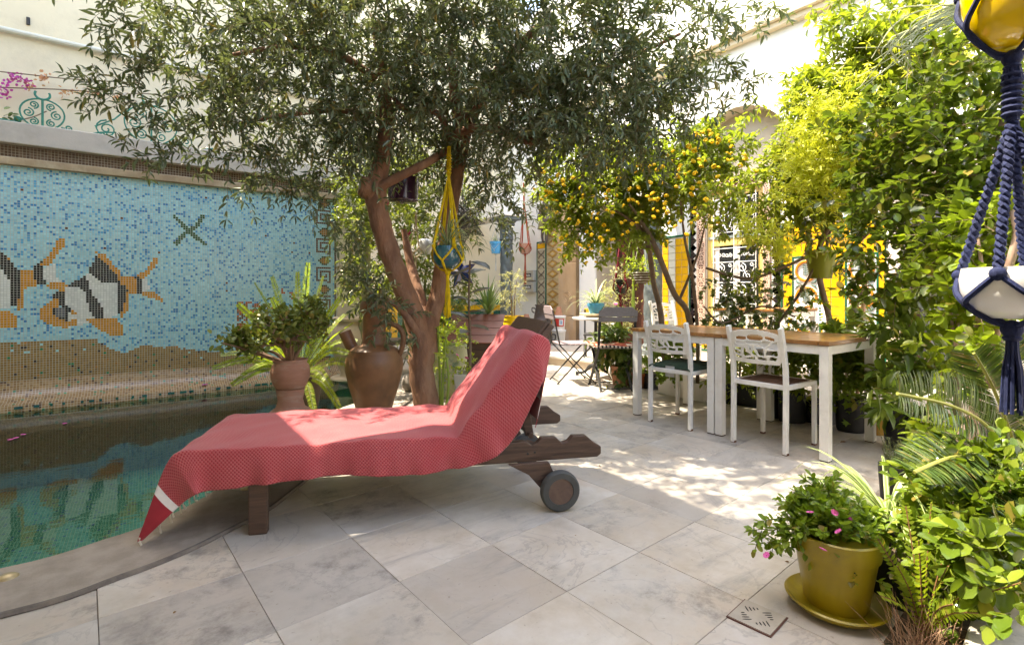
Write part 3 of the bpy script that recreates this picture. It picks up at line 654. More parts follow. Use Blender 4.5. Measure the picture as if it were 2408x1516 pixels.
for a, b, c, d, n_ in meds: medallion_panel(dr_, a, b, c, d, n_)
for m_ in meds: MB().box((-.012, m_[0] - .075, m_[2] - .075), (-.003, m_[1] + .075, m_[3] + .075)).build('yellow_surround', yel, dr_)
for y in np.arange(2.05, 3.12, .2): MB().box((-.018, y, Z1), (0, min(y + .197, 3.135), Z1 + .028)).build('green_border', grn, dr_, bevel=.004)
MB().box((-.018, 3.122, Z0), (0, 3.14, Z1)).build('green_border', grn, dr_, bevel=.004); MB().box((-.018, 2.02, Z0 - .2), (0, 2.045, 3.0)).build('green_border', grn, dr_, bevel=.004)
# patterned grey tile strip above / right end
for j in range(20):
    z = .2 + j * .135; tile(dr_, 1.955, z, .125, .132, glaze('grey_picture_glaze', (.30, .31, .29)))
    b = MB(); b.tube([(-.011, 1.955 + .05 * math.cos(a), z + .05 * math.sin(a)) for a in np.linspace(0, 6.28, 9)[:-1]], .006, 4, closed=True).tube([(-.011, 1.955 - .02, z), (-.011, 1.955 + .02, z)], .008, 4)
    b.build('motif', glaze('motif_dark', (.10, .09, .09)), dr_)
dl = part('tile_dado', fac); dl['label'] = 'narrow yellow tile dado left of the window'
MB().box((-.003, 4.45, Z0), (-.0005, 4.96, Z1)).build('bedding', joint, dl)
for i in range(4):
    for j in range(13):
        if i == 1: continue
        tile(dl, 4.94 - P_ * (i + .5) - (.0 if i == 0 else .02), Z1 - .02 - P_ * (j + .5), P_ - G_, P_ - G_, yel)
for j in range(13):
    z = Z1 - .02 - P_ * (j + .5); tile(dl, 4.765, z, .125, P_ - G_, glaze('grey_picture_glaze', (.3, .31, .29)))
for y in (4.965, 4.455): MB().box((-.018, y - .012, Z0), (0, y + .012, Z1 + .03)).build('green_border', grn, dl, bevel=.004)
for y in np.arange(4.47, 4.95, .16): MB().box((-.018, y, Z1), (0, min(y + .157, 4.95), Z1 + .028)).build('green_border', grn, dl, bevel=.004)
# low plinth of yellow tiles under the window
lp = part('tile_plinth', fac); MB().box((-.003, 3.15, .17), (-.0005, 4.44, .40)).build('bedding', joint, lp)
for i in range(11): tile(lp, 3.2 + i * .1145, .32, .111, .111, yel); tile(lp, 3.2 + i * .1145, .235, .111, .03, grn)
# black and white triangle tiles beside the window
for y, nm in ((4.392, 'triangle_tiles'), (3.205, 'triangle_tiles')):
    tt = part(nm, fac); wdt = .105
    for j in range(12):
        z = .44 + j * .21
        for k, (pa, pb) in enumerate((([(-1, -1), (1, 0), (-1, 1)], wht), ([(1, -1), (1, 1), (-1, 0)], None))):
            MB().prism([(y + a * wdt / 2, z + b * .102) for a, b in pa] if y > 4 else [(y - a * wdt / 2, z + b * .102) for a, b in pa], (-.012, 0, 0), (0, 1, 0), (0, 0, 1), (.011, 0, 0)).build('tile', wht if k == 0 else blk, tt)
        for s in (-1, 1):
            MB().prism([(y + (1 if y > 4 else -1) * wdt / 2, z + s * .102), (y - (1 if y > 4 else -1) * wdt / 2, z + s * .102), (y + (1 if y > 4 else -1) * wdt / 2, z + s * .01)], (-.0115, 0, 0), (0, 1, 0), (0, 0, 1), (.0105, 0, 0)).build('tile', blk, tt)
# carved pink lattice strips
lat_m = mat('carved_stone', (.62, .44, .34), (.52, .36, .27), sc=8, r=.8, bmp=.3)
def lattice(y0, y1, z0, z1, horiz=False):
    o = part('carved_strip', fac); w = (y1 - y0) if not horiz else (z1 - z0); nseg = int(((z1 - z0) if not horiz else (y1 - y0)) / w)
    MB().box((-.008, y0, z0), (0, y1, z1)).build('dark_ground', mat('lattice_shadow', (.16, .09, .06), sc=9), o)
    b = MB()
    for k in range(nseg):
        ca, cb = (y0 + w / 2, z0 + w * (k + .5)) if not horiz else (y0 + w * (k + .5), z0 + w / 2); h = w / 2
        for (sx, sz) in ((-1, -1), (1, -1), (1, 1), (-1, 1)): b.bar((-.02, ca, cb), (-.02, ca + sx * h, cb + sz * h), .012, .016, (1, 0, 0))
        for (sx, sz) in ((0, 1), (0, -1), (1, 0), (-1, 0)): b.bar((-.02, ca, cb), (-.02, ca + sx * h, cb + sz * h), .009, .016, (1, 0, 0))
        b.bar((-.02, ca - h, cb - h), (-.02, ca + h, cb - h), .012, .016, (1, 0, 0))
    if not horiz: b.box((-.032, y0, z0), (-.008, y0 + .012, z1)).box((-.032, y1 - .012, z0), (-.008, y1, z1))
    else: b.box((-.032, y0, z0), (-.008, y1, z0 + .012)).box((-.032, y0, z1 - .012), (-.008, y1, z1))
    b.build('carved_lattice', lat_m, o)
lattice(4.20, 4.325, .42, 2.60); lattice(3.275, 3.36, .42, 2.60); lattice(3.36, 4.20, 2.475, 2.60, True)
# window
wo = part('window', fac, .03); wo['label'] = 'tall yellow framed window behind white scrolled iron bars'
wy = mat('yellow_frame_paint', (.72, .53, .17), (.64, .46, .14), sc=6, r=.5)
fr_ = MB()
for y0, y1, z0, z1 in ((3.362, 3.45, .50, 2.468), (4.10, 4.188, .50, 2.468), (3.45, 4.10, 2.38, 2.468), (3.45, 4.10, 1.70, 1.80), (3.45, 4.10, .50, .60)): fr_.box((.0, y0, z0), (.06, y1, z1))
fr_.build('frame', wy, wo, bevel=.006)
MB().box((-.012, 3.38, 1.80), (.02, 4.17, 1.835)).build('transom_rail', mat('grey_paint', (.36, .42, .38), sc=8, r=.5), wo, bevel=.004)
glass = mat('window_glass', (.015, .017, .02), (.03, .03, .03), sc=2, r=.08, spec=.8)
MB().box((.03, 3.45, .60), (.045, 4.10, 1.70)).build('pane', glass, wo); MB().box((.03, 3.45, 1.84), (.045, 4.10, 2.38)).build('pane', glass, wo)
cm_ = mat('curtain', (.62, .58, .53), (.5, .46, .42), sc=3, st=(1, 30, 1), r=.9)
for z0, z1 in ((.60, 1.70), (1.84, 2.38)): MB().box((.024, 3.72, z0), (.029, 3.80, z1)).box((.024, 4.02, z0), (.029, 4.10, z1)).box((.020, 3.755, z0), (.024, 3.785, z1), 1).build('curtain', [cm_, white_metal], wo)
gb = MB()
def sc2(pts, r=.0065): gb.tube([(-.03, a, b) for a, b in pts], r * .85, 5)
for y in (3.47, 3.775, 4.08): sc2([(y, .56), (y, 2.40)], .007)
for z in (.62, .90, 1.19, 1.47, 1.66, 1.88, 2.34): sc2([(3.46, z), (4.09, z)], .006)
for cy in (3.622, 3.928):
    for cz in (.75, 1.04, 1.33, 2.0, 2.22):
        for s in (1, -1):
            sc2(spiral((cy + s * .035, cz + s * .055), .062, .012, R(90) * s + (0 if s > 0 else math.pi) , 1.35 * s))
            sc2(spiral((cy - s * .10, cz + s * .10), .030, .008, R(200), 1.2 * s, 14), .006)
        sc2([(cy - .11, cz - .11), (cy - .13, cz - .06), (cy - .09, cz - .05), (cy - .13, cz + .06)], .006)
        sc2([(cy - .05, cz - .10), (cy + .05, cz + .10)], .0065)
    for k in range(5): sc2(spiral((cy - .11 + k * .055, 1.565), .03, .008, R(90 + k * 72), 1.3 * (1 if k % 2 else -1), 14), .0055)
gb.build('grille', mat('white_iron', (.80, .80, .78), (.7, .7, .67), sc=14, r=.45), wo, smooth=True)
MB().box((-.10, 3.34, .44), (.0, 4.21, .50)).build('sill', marble_m, wo, bevel=.006)
# studded door, jambs, tiled strips
do = part('door', fac, .52); do['label'] = 'brown wooden door patterned with iron studs'
dm = wood('door_wood', (.10, .032, .016), (.055, .018, .010), (18, 18, 1.2), .5)
for y0, y1 in ((5.50, 5.92), (5.925, 6.345)): MB().box((-.02, y0, .135), (.03, y1, 2.61)).build('door_leaf', dm, do, bevel=.005)
b = MB(); st_ = []
for cy in (5.71, 6.135):
    for base in (.45, 1.05, 1.65):
        st_ += [(cy - .11, base + .04 * k) for k in range(8)] + [(cy + .11, base + .04 * k) for k in range(8)] + [(cy + .11 * math.cos(R(a)), base + .32 + .10 * math.sin(R(a))) for a in range(0, 181, 22)] + [(cy + .045 * math.cos(R(a)), base + .2 + .045 * math.sin(R(a))) for a in range(0, 360, 60)]
    st_ += [(cy - .19, .25 + k * .075) for k in range(31)] + [(cy + .19, .25 + k * .075) for k in range(31)]
for y, z in st_: b.ball((-.022, y, z), .0105, 6, 4, (.7, 1, 1))
b.build('door_studs', iron, do, smooth=True)['kind'] = 'stuff'
MB().box((-.03, 6.37, .132), (.0, 6.77, 2.7)).build('white_jamb', white_plaster, fac, bevel=.006)
jm = mat('veined_jamb', (.56, .38, .22), (.46, .29, .15), sc=3.5, r=.6, c3=(.40, .36, .33), sc3=2.2, st=(1, 1, .5), bmp=.15)
MB().box((-.07, 6.80, .132), (-.0, 7.30, .62)).build('jamb_block', jm, fac, bevel=.012); MB().box((-.07, 6.80, .625), (-.0, 7.30, 1.62)).build('jamb_block', jm, fac, bevel=.012); MB().box((-.07, 6.80, 1.625), (-.0, 7.30, 2.75)).build('jamb_block', jm, fac, bevel=.012)
MB().box((-.085, 6.77, .132), (-.0, 6.80, 2.75)).build('jamb_edge', mat('dark_stone', (.22, .14, .07), sc=5, r=.8), fac, bevel=.004)
for z in (.95, 1.9):
    b = MB()
    for k in range(3): b.ring((-.072, 7.05, z), .05 + .035 * k, .006, 20, 5, (1, 0, 0))
    b.build('carved_roundel', jm, fac, smooth=True)
ds = part('diamond_tile_strip', fac, -.02); MB().box((-.006, 7.31, .14), (.018, 7.70, 2.75)).build('bedding', joint, ds)
for j in range(13):
    z = .24 + j * .197; tile(ds, 7.505, z, .375, .193, tan_, off=.006)
    for sc_, m_, dx in ((.5, brn, 0), (.33, glaze('ochre_glaze', (.50, .28, .05)), .003), (.2, tan_, .006)):
        q = [(7.505, z + .185 * sc_), (7.505 + .36 * sc_, z), (7.505, z - .185 * sc_), (7.505 - .36 * sc_, z)]
        MB().prism(q, (-.019 - dx, 0, 0), (0, 1, 0), (0, 0, 1), (.006, 0, 0)).build('diamond', m_, ds)
MB().box((-.02, 7.70, .14), (.018, 7.735, 2.75)).build('green_border', grn, ds)
ps = part('picture_tile_strip', fac, -.01); MB().box((-.004, 7.74, .14), (.0, 8.02, 2.06)).build('bedding', joint, ps)
for j in range(9):
    z = .22 + j * .20; tile(ps, 7.87, z, .255, .196, glaze('cream_picture_glaze', (.46, .40, .27)), off=.004); b = MB()
    for s in (1, -1):
        for s2 in (1, -1): b.tube([(-.017, 7.87 + s * .02, z + s2 * .01), (-.017, 7.87 + s * .06, z + s2 * .03), (-.017, 7.87 + s * .085, z + s2 * .075), (-.017, 7.87 + s * .11, z + s2 * .06)], [.006, .014, .010, .003], 5)
    b.ball((-.016, 7.87, z), .022, 8, 5); b.build('motif', glaze('motif_brown', (.12, .085, .06)), ps, smooth=True)
tile(ps, 7.87, 1.995, .255, .10, yel, off=.004); MB().box((-.018, 7.74, 2.055), (0, 8.02, 2.085)).build('green_border', grn, ps); MB().box((-.018, 8.0, .14), (0, 8.02, 2.055)).build('green_border', grn, ps)
# right: cream pier and dark glazed door
MB().box((-.06, 1.845, .132), (0, 2.015, 2.6)).build('pier', mat('cream_stone', (.66, .56, .46), (.56, .46, .38), sc=4, r=.8), fac, bevel=.012)
MB().box((-.06, 1.0, 2.25), (0, 1.845, 2.45)).build('door_lintel', mat('cream_stone', (.6, .5, .4)), fac, bevel=.01)
gd = part('glazed_door', fac, .06); b = MB()
for y0, y1, z0, z1 in ((1.10, 1.16, .135, 2.24), (1.76, 1.84, .135, 2.24), (1.16, 1.76, 2.14, 2.24), (1.16, 1.76, .135, .35), (1.16, 1.76, 1.1, 1.17)): b.box((0, y0, z0), (.05, y1, z1))
b.build('frame', mat('dark_brown_paint', (.07, .03, .025), sc=6, r=.5), gd, bevel=.005); MB().box((.02, 1.16, .35), (.03, 1.76, 2.14)).build('pane', mat('dim_glass', (.10, .10, .11), (.13, .13, .13), sc=2, r=.15), gd)
# painted tile plaque high on the wall
pq = part('tile_plaque', fac); c0 = onX(1515, 395, WX)
for i in range(3):
    for j in range(3): tile(pq, c0.y + (i - 1) * .15, c0.z + (j - 1) * .15 + .1, .148, .148, wht)
b = MB()
for s in (1, -1):
    for k in range(4): b.tube([(-.013, c0.y + s * .03, c0.z + .1 - .06 * k), (-.013, c0.y + s * (.10 + .02 * k), c0.z + .18 - .07 * k), (-.013, c0.y + s * .18, c0.z + .12 - .09 * k)], [.01, .022, .006], 5)
b.build('ochre_scroll', glaze('orange_glaze', (.58, .2, .02)), pq); b = MB()
for lo, hi in (((-.25, -.14), (-.225, .34)), ((.225, -.14), (.25, .34)), ((-.225, .315), (.225, .34)), ((-.225, -.14), (.225, -.115))): b.box((-.018, c0.y + lo[0], c0.z + lo[1]), (0, c0.y + hi[0], c0.z + hi[1]))
b.build('green_border', grn, pq)
# alcove dado of yellow and green tiles
ad = part('tile_dado', al)
for i in range(30):
    for j in range(6):
        x = 2.7 + i * .122; o = tile(ad, 0, 0, .118, .118, yel if (j in (1, 4) or i % 9 == 0) else grn); o.rotation_euler = (0, 0, R(90)); o.location = (x, -.0, .25 + j * .122)
# ---------------------------------------------------------------- twisted stone columns
bronze = mat('twisted_stone', (.10, .12, .12), (.05, .062, .066), sc=8, r=.5, bmp=.4, bs=30, c3=(.17, .19, .18), sc3=6)
def column(p, h, label, r0=.105):
    o = thing('twisted_column', label, 'column', p)
    b = MB(); n = 30; k = 90; vs = []
    for i in range(k + 1):
        z = .28 + (h - .28 - .42) * i / k
        for j in range(n):
            a = 2 * math.pi * j / n; rr = r0 * (1 + .13 * abs(math.sin(2.5 * (a + z * 5.2)))); vs.append((rr * math.cos(a), rr * math.sin(a), z))
    b.add(vs, [(i * n + j, i * n + (j + 1) % n, (i + 1) * n + (j + 1) % n, (i + 1) * n + j) for i in range(k) for j in range(n)]); b.build('shaft', bronze, o, smooth=True, sharp=60)
    MB().lathe([(.17, 0), (.17, .07), (.15, .09), (.16, .13), (.13, .17), (.135, .22), (.12, .29)], 28).build('base', bronze, o, smooth=True)
    MB().lathe([(.115, h - .43), (.135, h - .41), (.12, h - .37), (.125, h - .2), (.16, h - .13), (.15, h - .11), (.20, h - .06)], 28).build('capital', bronze, o, smooth=True)
    MB().box((-.2, -.2, h - .06), (.2, .2, h)).build('abacus', bronze, o, bevel=.008)
    return o
pc = at(1191, 690, 9.35); column((pc.x, pc.y, .13), 2.32, 'grey green twisted stone column beside the electric meter boxes')
pb_ = MB().box((pc.x - .22, pc.y - .22, 2.452), (pc.x + .22, 9.04, 2.85)).build('lintel_beam', white_plaster, bevel=.01)
tag(pb_, 'short white beam resting on the twisted column', 'beam')
p2 = onX(1535, 690, 6.12); column((p2.x, p2.y, .13), 2.9, 'dark twisted column behind the lantana stems', .12)
# ---------------------------------------------------------------- sun lounger
dark_wood = wood('weathered_dark_wood', (.04, .02, .013), (.14, .08, .05), (2.5, 34, 34), .55, bmp=.8)
LA = Vector((.977, .215)); lo_ = cf(-1.10, 2.20); ax = RT * LA.x + FW * LA.y; lrz = math.atan2(ax.y, ax.x)
lg = thing('sun_lounger', 'dark wooden sun lounger on wheels with raised backrest beside the pool', 'sun lounger', lo_, lrz)
LWD = .66
rail = [(-.30, .225), (1.56, .225), (1.58, .24), (1.58, .275), (1.54, .30), (1.50, .335), (1.43, .338), (1.405, .312), (1.375, .305), (1.345, .335), (1.27, .338), (1.245, .312), (1.22, .305), (1.19, .325), (-.30, .325)]
for y in (0, LWD):
    MB().prism(rail, (0, y - .018, 0), (1, 0, 0), (0, 0, 1), (0, .036, 0)).build('side_rail', dark_wood, lg, bevel=.005)
    MB().box((-.04, y - .03 + (.0 if y == 0 else -.02), 0), (.035, y + .012, .228)).build('leg', dark_wood, lg, bevel=.006)
    MB().prism([(1.10, .226), (1.30, .226), (1.375, .07), (1.285, .07), (1.20, .17)], (0, y - .045, 0), (1, 0, 0), (0, 0, 1), (0, .026, 0)).build('wheel_bracket', dark_wood, lg, bevel=.004)
    wy_ = y - .075
    w_ = MB().lathe([(.0001, -.014), (.06, -.014), (.062, -.022), (.088, -.022), (.096, -.012), (.097, .0), (.096, .012), (.088, .022), (.062, .022), (.06, .014), (.0001, .014)], 40).build('wheel', mat('grey_rubber', (.055, .058, .055), (.08, .08, .075), sc=14, r=.7), lg, smooth=True, loc=(1.345, wy_, .097), rot=(R(90), 0, 0))
    hub = MB().lathe([(.0001, -.025), (.010, -.025), (.012, -.018), (.03, -.018), (.032, -.0215), (.034, -.018), (.05, -.018), (.052, -.0215), (.054, -.018), (.0595, -.018), (.0605, .018), (.0001, .018)], 36).build('hub', wood('hub_wood', (.16, .10, .07), (.10, .06, .045), (14, 14, 14), .7), w_, smooth=True)
for k in range(9): MB().box((-.24 + k * .125, .02, .327), (-.24 + k * .125 + .095, LWD - .02, .347)).build('slat', dark_wood, lg, bevel=.004)
BH, BT = Vector((.90, 0, .345)), Vector((1.335, 0, .885)); bd = (BT - BH).normalized(); bn = Vector((bd.z, 0, -bd.x))
for y in (.035, LWD - .035): MB().bar(BH + Vector((0, y, 0)), BT + Vector((0, y, 0)), .04, .032, bn).build('back_stile', dark_wood, lg, bevel=.005)
for k in range(7):
    c = BH + bd * (.06 + k * .098); MB().bar(c + Vector((0, .02, 0)) - bn * .026, c + Vector((0, LWD - .02, 0)) - bn * .026, .085, .02, bn).build('slat', dark_wood, lg, bevel=.004)
for y in (.09, LWD - .09):
    a = BH + bd * .42 + Vector((0, y, 0)); MB().bar(a + bn * .02, Vector((1.235, y, .325)), .022, .045, (1, 0, 0)).build('prop', dark_wood, lg, bevel=.004)
MB().tube([(1.235, .05, .33), (1.235, LWD - .05, .33)], .014, 8).build('prop_bar', dark_wood, lg, smooth=True)
MB().bar((1.02, .3, .35), (1.26, .3, .33), .02, .04).build('brace', dark_wood, lg, bevel=.004)
b = MB()
for p in ((1.20, .265), (1.235, .27), (.98, .30)): b.tube([(p[0], -.021, p[1]), (p[0], -.014, p[1])], .006, 8)
b.build('screw', iron, lg)
# ---------------------------------------------------------------- striped red towel over the lounger
def towelmat(name, weave):
    m, t, b = nt(name); u = N(t, 'UVMap').outputs[0]; s = N(t, 'SeparateXYZ'); t.links.new(u, s.inputs[0])
    base = ramp(t, noise(t, coords(t, (1, 1, 1)), 14, 4), [(.3, (.36, .035, .045)), (.7, (.30, .025, .035))])
    if weave:
        k = 2 * math.pi / .0150
        sx = math_(t, 'SINE', math_(t, 'MULTIPLY', math_(t, 'ADD', s.outputs[0], s.outputs[1]), k)); sy = math_(t, 'SINE', math_(t, 'MULTIPLY', math_(t, 'SUBTRACT', s.outputs[0], s.outputs[1]), k))
        w = math_(t, 'ADD', math_(t, 'MULTIPLY', sx, .5), math_(t, 'MULTIPLY', sy, .5)); f = ramp(t, math_(t, 'ADD', math_(t, 'MULTIPLY', w, .5), .5), [(.2, 0.0), (.6, 1.0)])
        col = mix(t, math_(t, 'MULTIPLY', math_(t, 'MULTIPLY', f, ramp(t, noise(t, coords(t), 7, 5), [(.3, .45), (.7, .9)])), .8), base, (.58, .17, .165)); bump(t, b, f, .5, .003)
    else: col = base; bump(t, b, noise(t, u, 400, 2), .2, .001)
    t.links.new(col, b.inputs['Base Color']); b.inputs['Roughness'].default_value = .9; b.inputs['Specular IOR Level'].default_value = .1; b.inputs['Sheen Weight'].default_value = .25; return m
tw_m = [towelmat('towel_weave', True), towelmat('towel_plain', False), mat('towel_white', (.80, .77, .74), (.74, .7, .68), sc=60, r=.9)]
tw = thing('beach_towel', 'red woven towel with white bands draped over the wooden sun lounger', 'towel', lo_, lrz)
cols_top = list(np.linspace(LWD + .015, -.004, 14)) + [-.019]; DQ = [.05, .2, .4, .6, .8, 1.0]; ND = len(DQ)
rows = []      # (top(y)->xyz, drop end xyz, material)
def add_row(topf, dropend, mi, l): rows.append((topf, dropend, mi, l))
wv = lambda x, y: .004 * math.sin(x * 17 + y * 11) + .004 * math.sin(y * 23 - x * 9) + .004 * math.sin(x * 41 - y * 27 + 1)
for k, (tt, mi) in enumerate(((1.0, 1), (.86, 1), (.72, 1), (.58, 1), (.45, 2), (.36, 0), (.2, 0))):      # part hanging over the foot end
    A = Vector((-.345 - .10 * tt ** 1.2, -.02 - .03 * tt, .372 - .34 * tt)); 
    if k == 3: pass
    B = Vector((lerp(-.235, -.44, tt), -.035, lerp(.215, .022, tt)))
    add_row((lambda tt: (lambda y: Vector((-.345 - .05 * tt - .05 * tt * max(0, 1 - y / .3) + .01 * math.sin(y * 14), y - .03 * tt * (1 if y < .1 else 0), .372 - (.22 + .12 * max(0, 1 - y / .35)) * tt))))(tt), B, mi, -.345 - .34 * tt)
for x in [-.338, -.325] + list(np.linspace(-.30, .87, 44)):
    hz = .222 + .012 * math.sin(x * 7) + .01 * x; xb = x + .02 + (.08 if x < -.25 else 0) * 1
    add_row((lambda x: (lambda y: Vector((x, y, .374 + wv(x, y) * .6 - (.012 if x < -.32 else 0) - .012 * max(0, 1 - abs(x - .87) / .12)))))(x), Vector((max(x, -.235) + .01, -.055 - .012 * math.sin(x * 13), hz)), 0, x)
for tt in np.linspace(.05, 1, 15):
    c = BH + bd * (.03 + tt * .585) - bn * .056
    B = [(0, .95, .235), (.35, 1.09, .30), (.6, 1.165, .40), (.85, 1.225, .53), (1.0, 1.275, .64)]
    for (t0, x0, z0), (t1, x1, z1) in zip(B, B[1:]):
        if t0 <= tt <= t1: q = (tt - t0) / (t1 - t0); bx, bz = lerp(x0, x1, q), lerp(z0, z1, q)
    add_row((lambda c, tt: (lambda y: Vector((c.x + wv(tt * .6, y) * 1.5 + .01 * math.sin(y * 9 + tt * 4), y, c.z + .010 * math.sin(y * 8 + 1) - .012 * max(0, .12 - y) / .12))))(c, tt), Vector((bx, -.05 - .015 * math.sin(tt * 9), bz)), 0, .9 + .6 * tt)
for k, tt in enumerate(np.linspace(.12, 1, 9)):
    c = BH + bd * .615 + Vector((.055 * math.sin(min(1, tt * 6) * 1.57) - .11 * tt, 0, .04 - .44 * tt)); mi = 2 if k == 6 else (1 if k > 6 else 0)
    add_row((lambda c, tt: (lambda y: Vector((c.x + .02 * math.sin(y * 16 + tt), y, c.z))))(c, tt), Vector((lerp(1.275, 1.235, tt), -.03, lerp(.64, .40, tt) - .02)), mi, 1.52 + .42 * tt)
mb = MB(); mb.uv = []; nc = len(cols_top) + ND
for topf, de, mi, l in rows:
    e = topf(cols_top[-1])
    for y in cols_top: mb.v.append(tuple(topf(y))); mb.uv.append((l, y))
    for q in DQ:
        p = e.lerp(de, q); p.y -= .006 * math.sin(q * 3.14) + (.011 * math.sin(l * 31 + 2 * math.sin(l * 7)) + .006 * math.sin(l * 67)) * q ** 1.5; mb.v.append(tuple(p)); mb.uv.append((l, cols_top[-1] - .15 * q))
for i in range(len(rows) - 1): 
    for j in range(nc - 1): mb.f.append((i * nc + j, i * nc + j + 1, (i + 1) * nc + j + 1, (i + 1) * nc + j)); mb.m.append(rows[i][2] if i < 8 else rows[i + 1][2])
mb.build('cloth', tw_m, tw, smooth=True, sharp=180, solid=.004, sub=1)
fringe = mat('fringe_cord', (.66, .6, .5), sc=50, r=.9)
for k in range(7):
    y = -.05 + k * .1; z0 = .045 + .1 * min(1, k * .3); x = -.44 + (.03 if k else 0)
    MB().tube(smooth_path([(x, y, z0), (x - .004, y + .006, z0 * .6), (x + .006, y, .012)], 4), [.004] * 4 + [.007] + [.004] * 4, 5).build('tassel', fringe, tw, smooth=True)
for k in range(4): MB().tube([(-.36 + k * .035, .02 + k * .03, .20 - .01 * k), (-.355 + k * .035, .02 + k * .03, .13), (-.35 + k * .035, .03 + k * .03, .085 + .02 * k)], [.003, .003, .006], 5).build('tassel', fringe, tw, smooth=True)

# ---------------------------------------------------------------- slatted tables
teak = wood('oiled_teak', (.40, .19, .06), (.27, .115, .03), (1.2, 26, 26), .32, .35, bmp=.15)
def table(loc, label, lx=.76, ly=.765, h=.745):
    t = thing('garden_table', label, 'table', loc, 0, 'white framed tables')
    for x in (.0, lx - .055):
        for y in (.0, ly - .055):
            MB().box((x, y, .006), (x + .055, y + .055, h - .03)).build('leg', white_metal, t, bevel=.003)
            MB().box((x + .002, y + .002, 0), (x + .053, y + .053, .012)).build('foot_cap', mat('rust_cap', (.07, .025, .015), (.03, .015, .012), sc=30, r=.8), t)
    for a, b_ in (((.056, .006, h - .085), (lx - .056, .046, h - .03)), ((.056, ly - .046, h - .085), (lx - .056, ly - .006, h - .03)), ((.006, .056, h - .085), (.046, ly - .056, h - .03)), ((lx - .046, .056, h - .085), (lx - .006, ly - .056, h - .03))):
        MB().box(a, b_).build('apron', white_metal, t, bevel=.003)
    for y0 in (-.006, ly - .062 + .006): MB().box((-.008, y0, h - .028), (lx + .008, y0 + .062, h)).build('edge_board', teak, t, bevel=.005)
    for x0 in (-.008, lx - .05): MB().box((x0, .059, h - .028), (x0 + .058, ly - .059, h)).build('edge_board', teak, t, bevel=.005, rot=0)
    n = 7; w = (ly - .118) / n
    for k in range(n): MB().box((.054, .059 + k * w + .0025, h - .024), (lx - .054, .059 + (k + 1) * w - .0025, h - .002)).build('slat', teak, t, bevel=.003)
    return t
TX = 3.385
table((TX, 1.365, 0), 'white framed slatted wooden table nearest the cycad, with bare slat chair')
table((TX, 2.14, 0), 'white framed slatted wooden table with the green cushioned chair')
# ---------------------------------------------------------------- white metal chairs
def back_panel():
    W_, H_ = .34, .235; nx, nz = 76, 52; holes = []
    def oval(cx, cz, rx_, rz_, rot=0): holes.append(('o', cx, cz, rx_, rz_, rot))
    def quad(*p): holes.append(('p', p))
    oval(-.015, .182, .055, .020); oval(.085, .172, .042, .014, -.1); oval(-.11, .178, .032, .012, .35); oval(.0, .145, .055, .011); oval(.098, .137, .035, .011)
    quad((-.155, .16), (-.125, .15), (-.075, .105), (-.15, .105)); quad((-.115, .155), (-.06, .165), (-.05, .13), (-.07, .11)); quad((-.15, .095), (-.08, .095), (-.075, .065), (-.145, .06)); quad((-.145, .05), (-.10, .055), (-.09, .028), (-.13, .025))
    quad((-.065, .095), (-.055, .12), (-.005, .125), (-.03, .06), (-.06, .058)); quad((.005, .122), (.04, .122), (.03, .09)); quad((-.08, .045), (-.02, .05), (-.02, .028), (-.075, .026)); quad((.0, .05), (.085, .028), (.0, .026)); quad((.02, .058), (.05, .075), (.07, .115), (.085, .055), (.075, .045))
    quad((.085, .115), (.15, .12), (.15, .095), (.10, .08)); quad((.10, .07), (.15, .085), (.15, .06), (.11, .05)); quad((.095, .04), (.15, .05), (.145, .03), (.10, .026)); quad((-.02, .055), (.005, .10), (.02, .075), (.01, .06))
    def inside(x, z):
        top = H_ - .035 * (abs(x) / (W_ / 2)) ** 2.2
        if z > top or abs(x) > W_ / 2 - max(0, .03 - z) * .6: return False
        for h in holes:
            if h[0] == 'o':
                _, cx, cz, a, b, r_ = h; dx, dz = x - cx, z - cz; u = dx * math.cos(r_) + dz * math.sin(r_); v = -dx * math.sin(r_) + dz * math.cos(r_)
                if abs(u / a) ** 3 + abs(v / b) ** 3 < 1: return False
            elif inpoly(x, z, h[1]): return False
        return True
    b = MB(); ids = {}
    def vid(i, k):
        if (i, k) not in ids: x = -W_ / 2 + W_ * i / nx; ids[i, k] = len(b.v); z = H_ * k / nz; b.v.append((.022 * (2 * x / W_) ** 2 - .0, x, z))
        return ids[i, k]
    for i in range(nx):
        for k in range(nz):
            if inside(-W_ / 2 + W_ * (i + .5) / nx, H_ * (k + .5) / nz): b.f.append((vid(i, k), vid(i + 1, k), vid(i + 1, k + 1), vid(i, k + 1))); b.m.append(0)
    return b
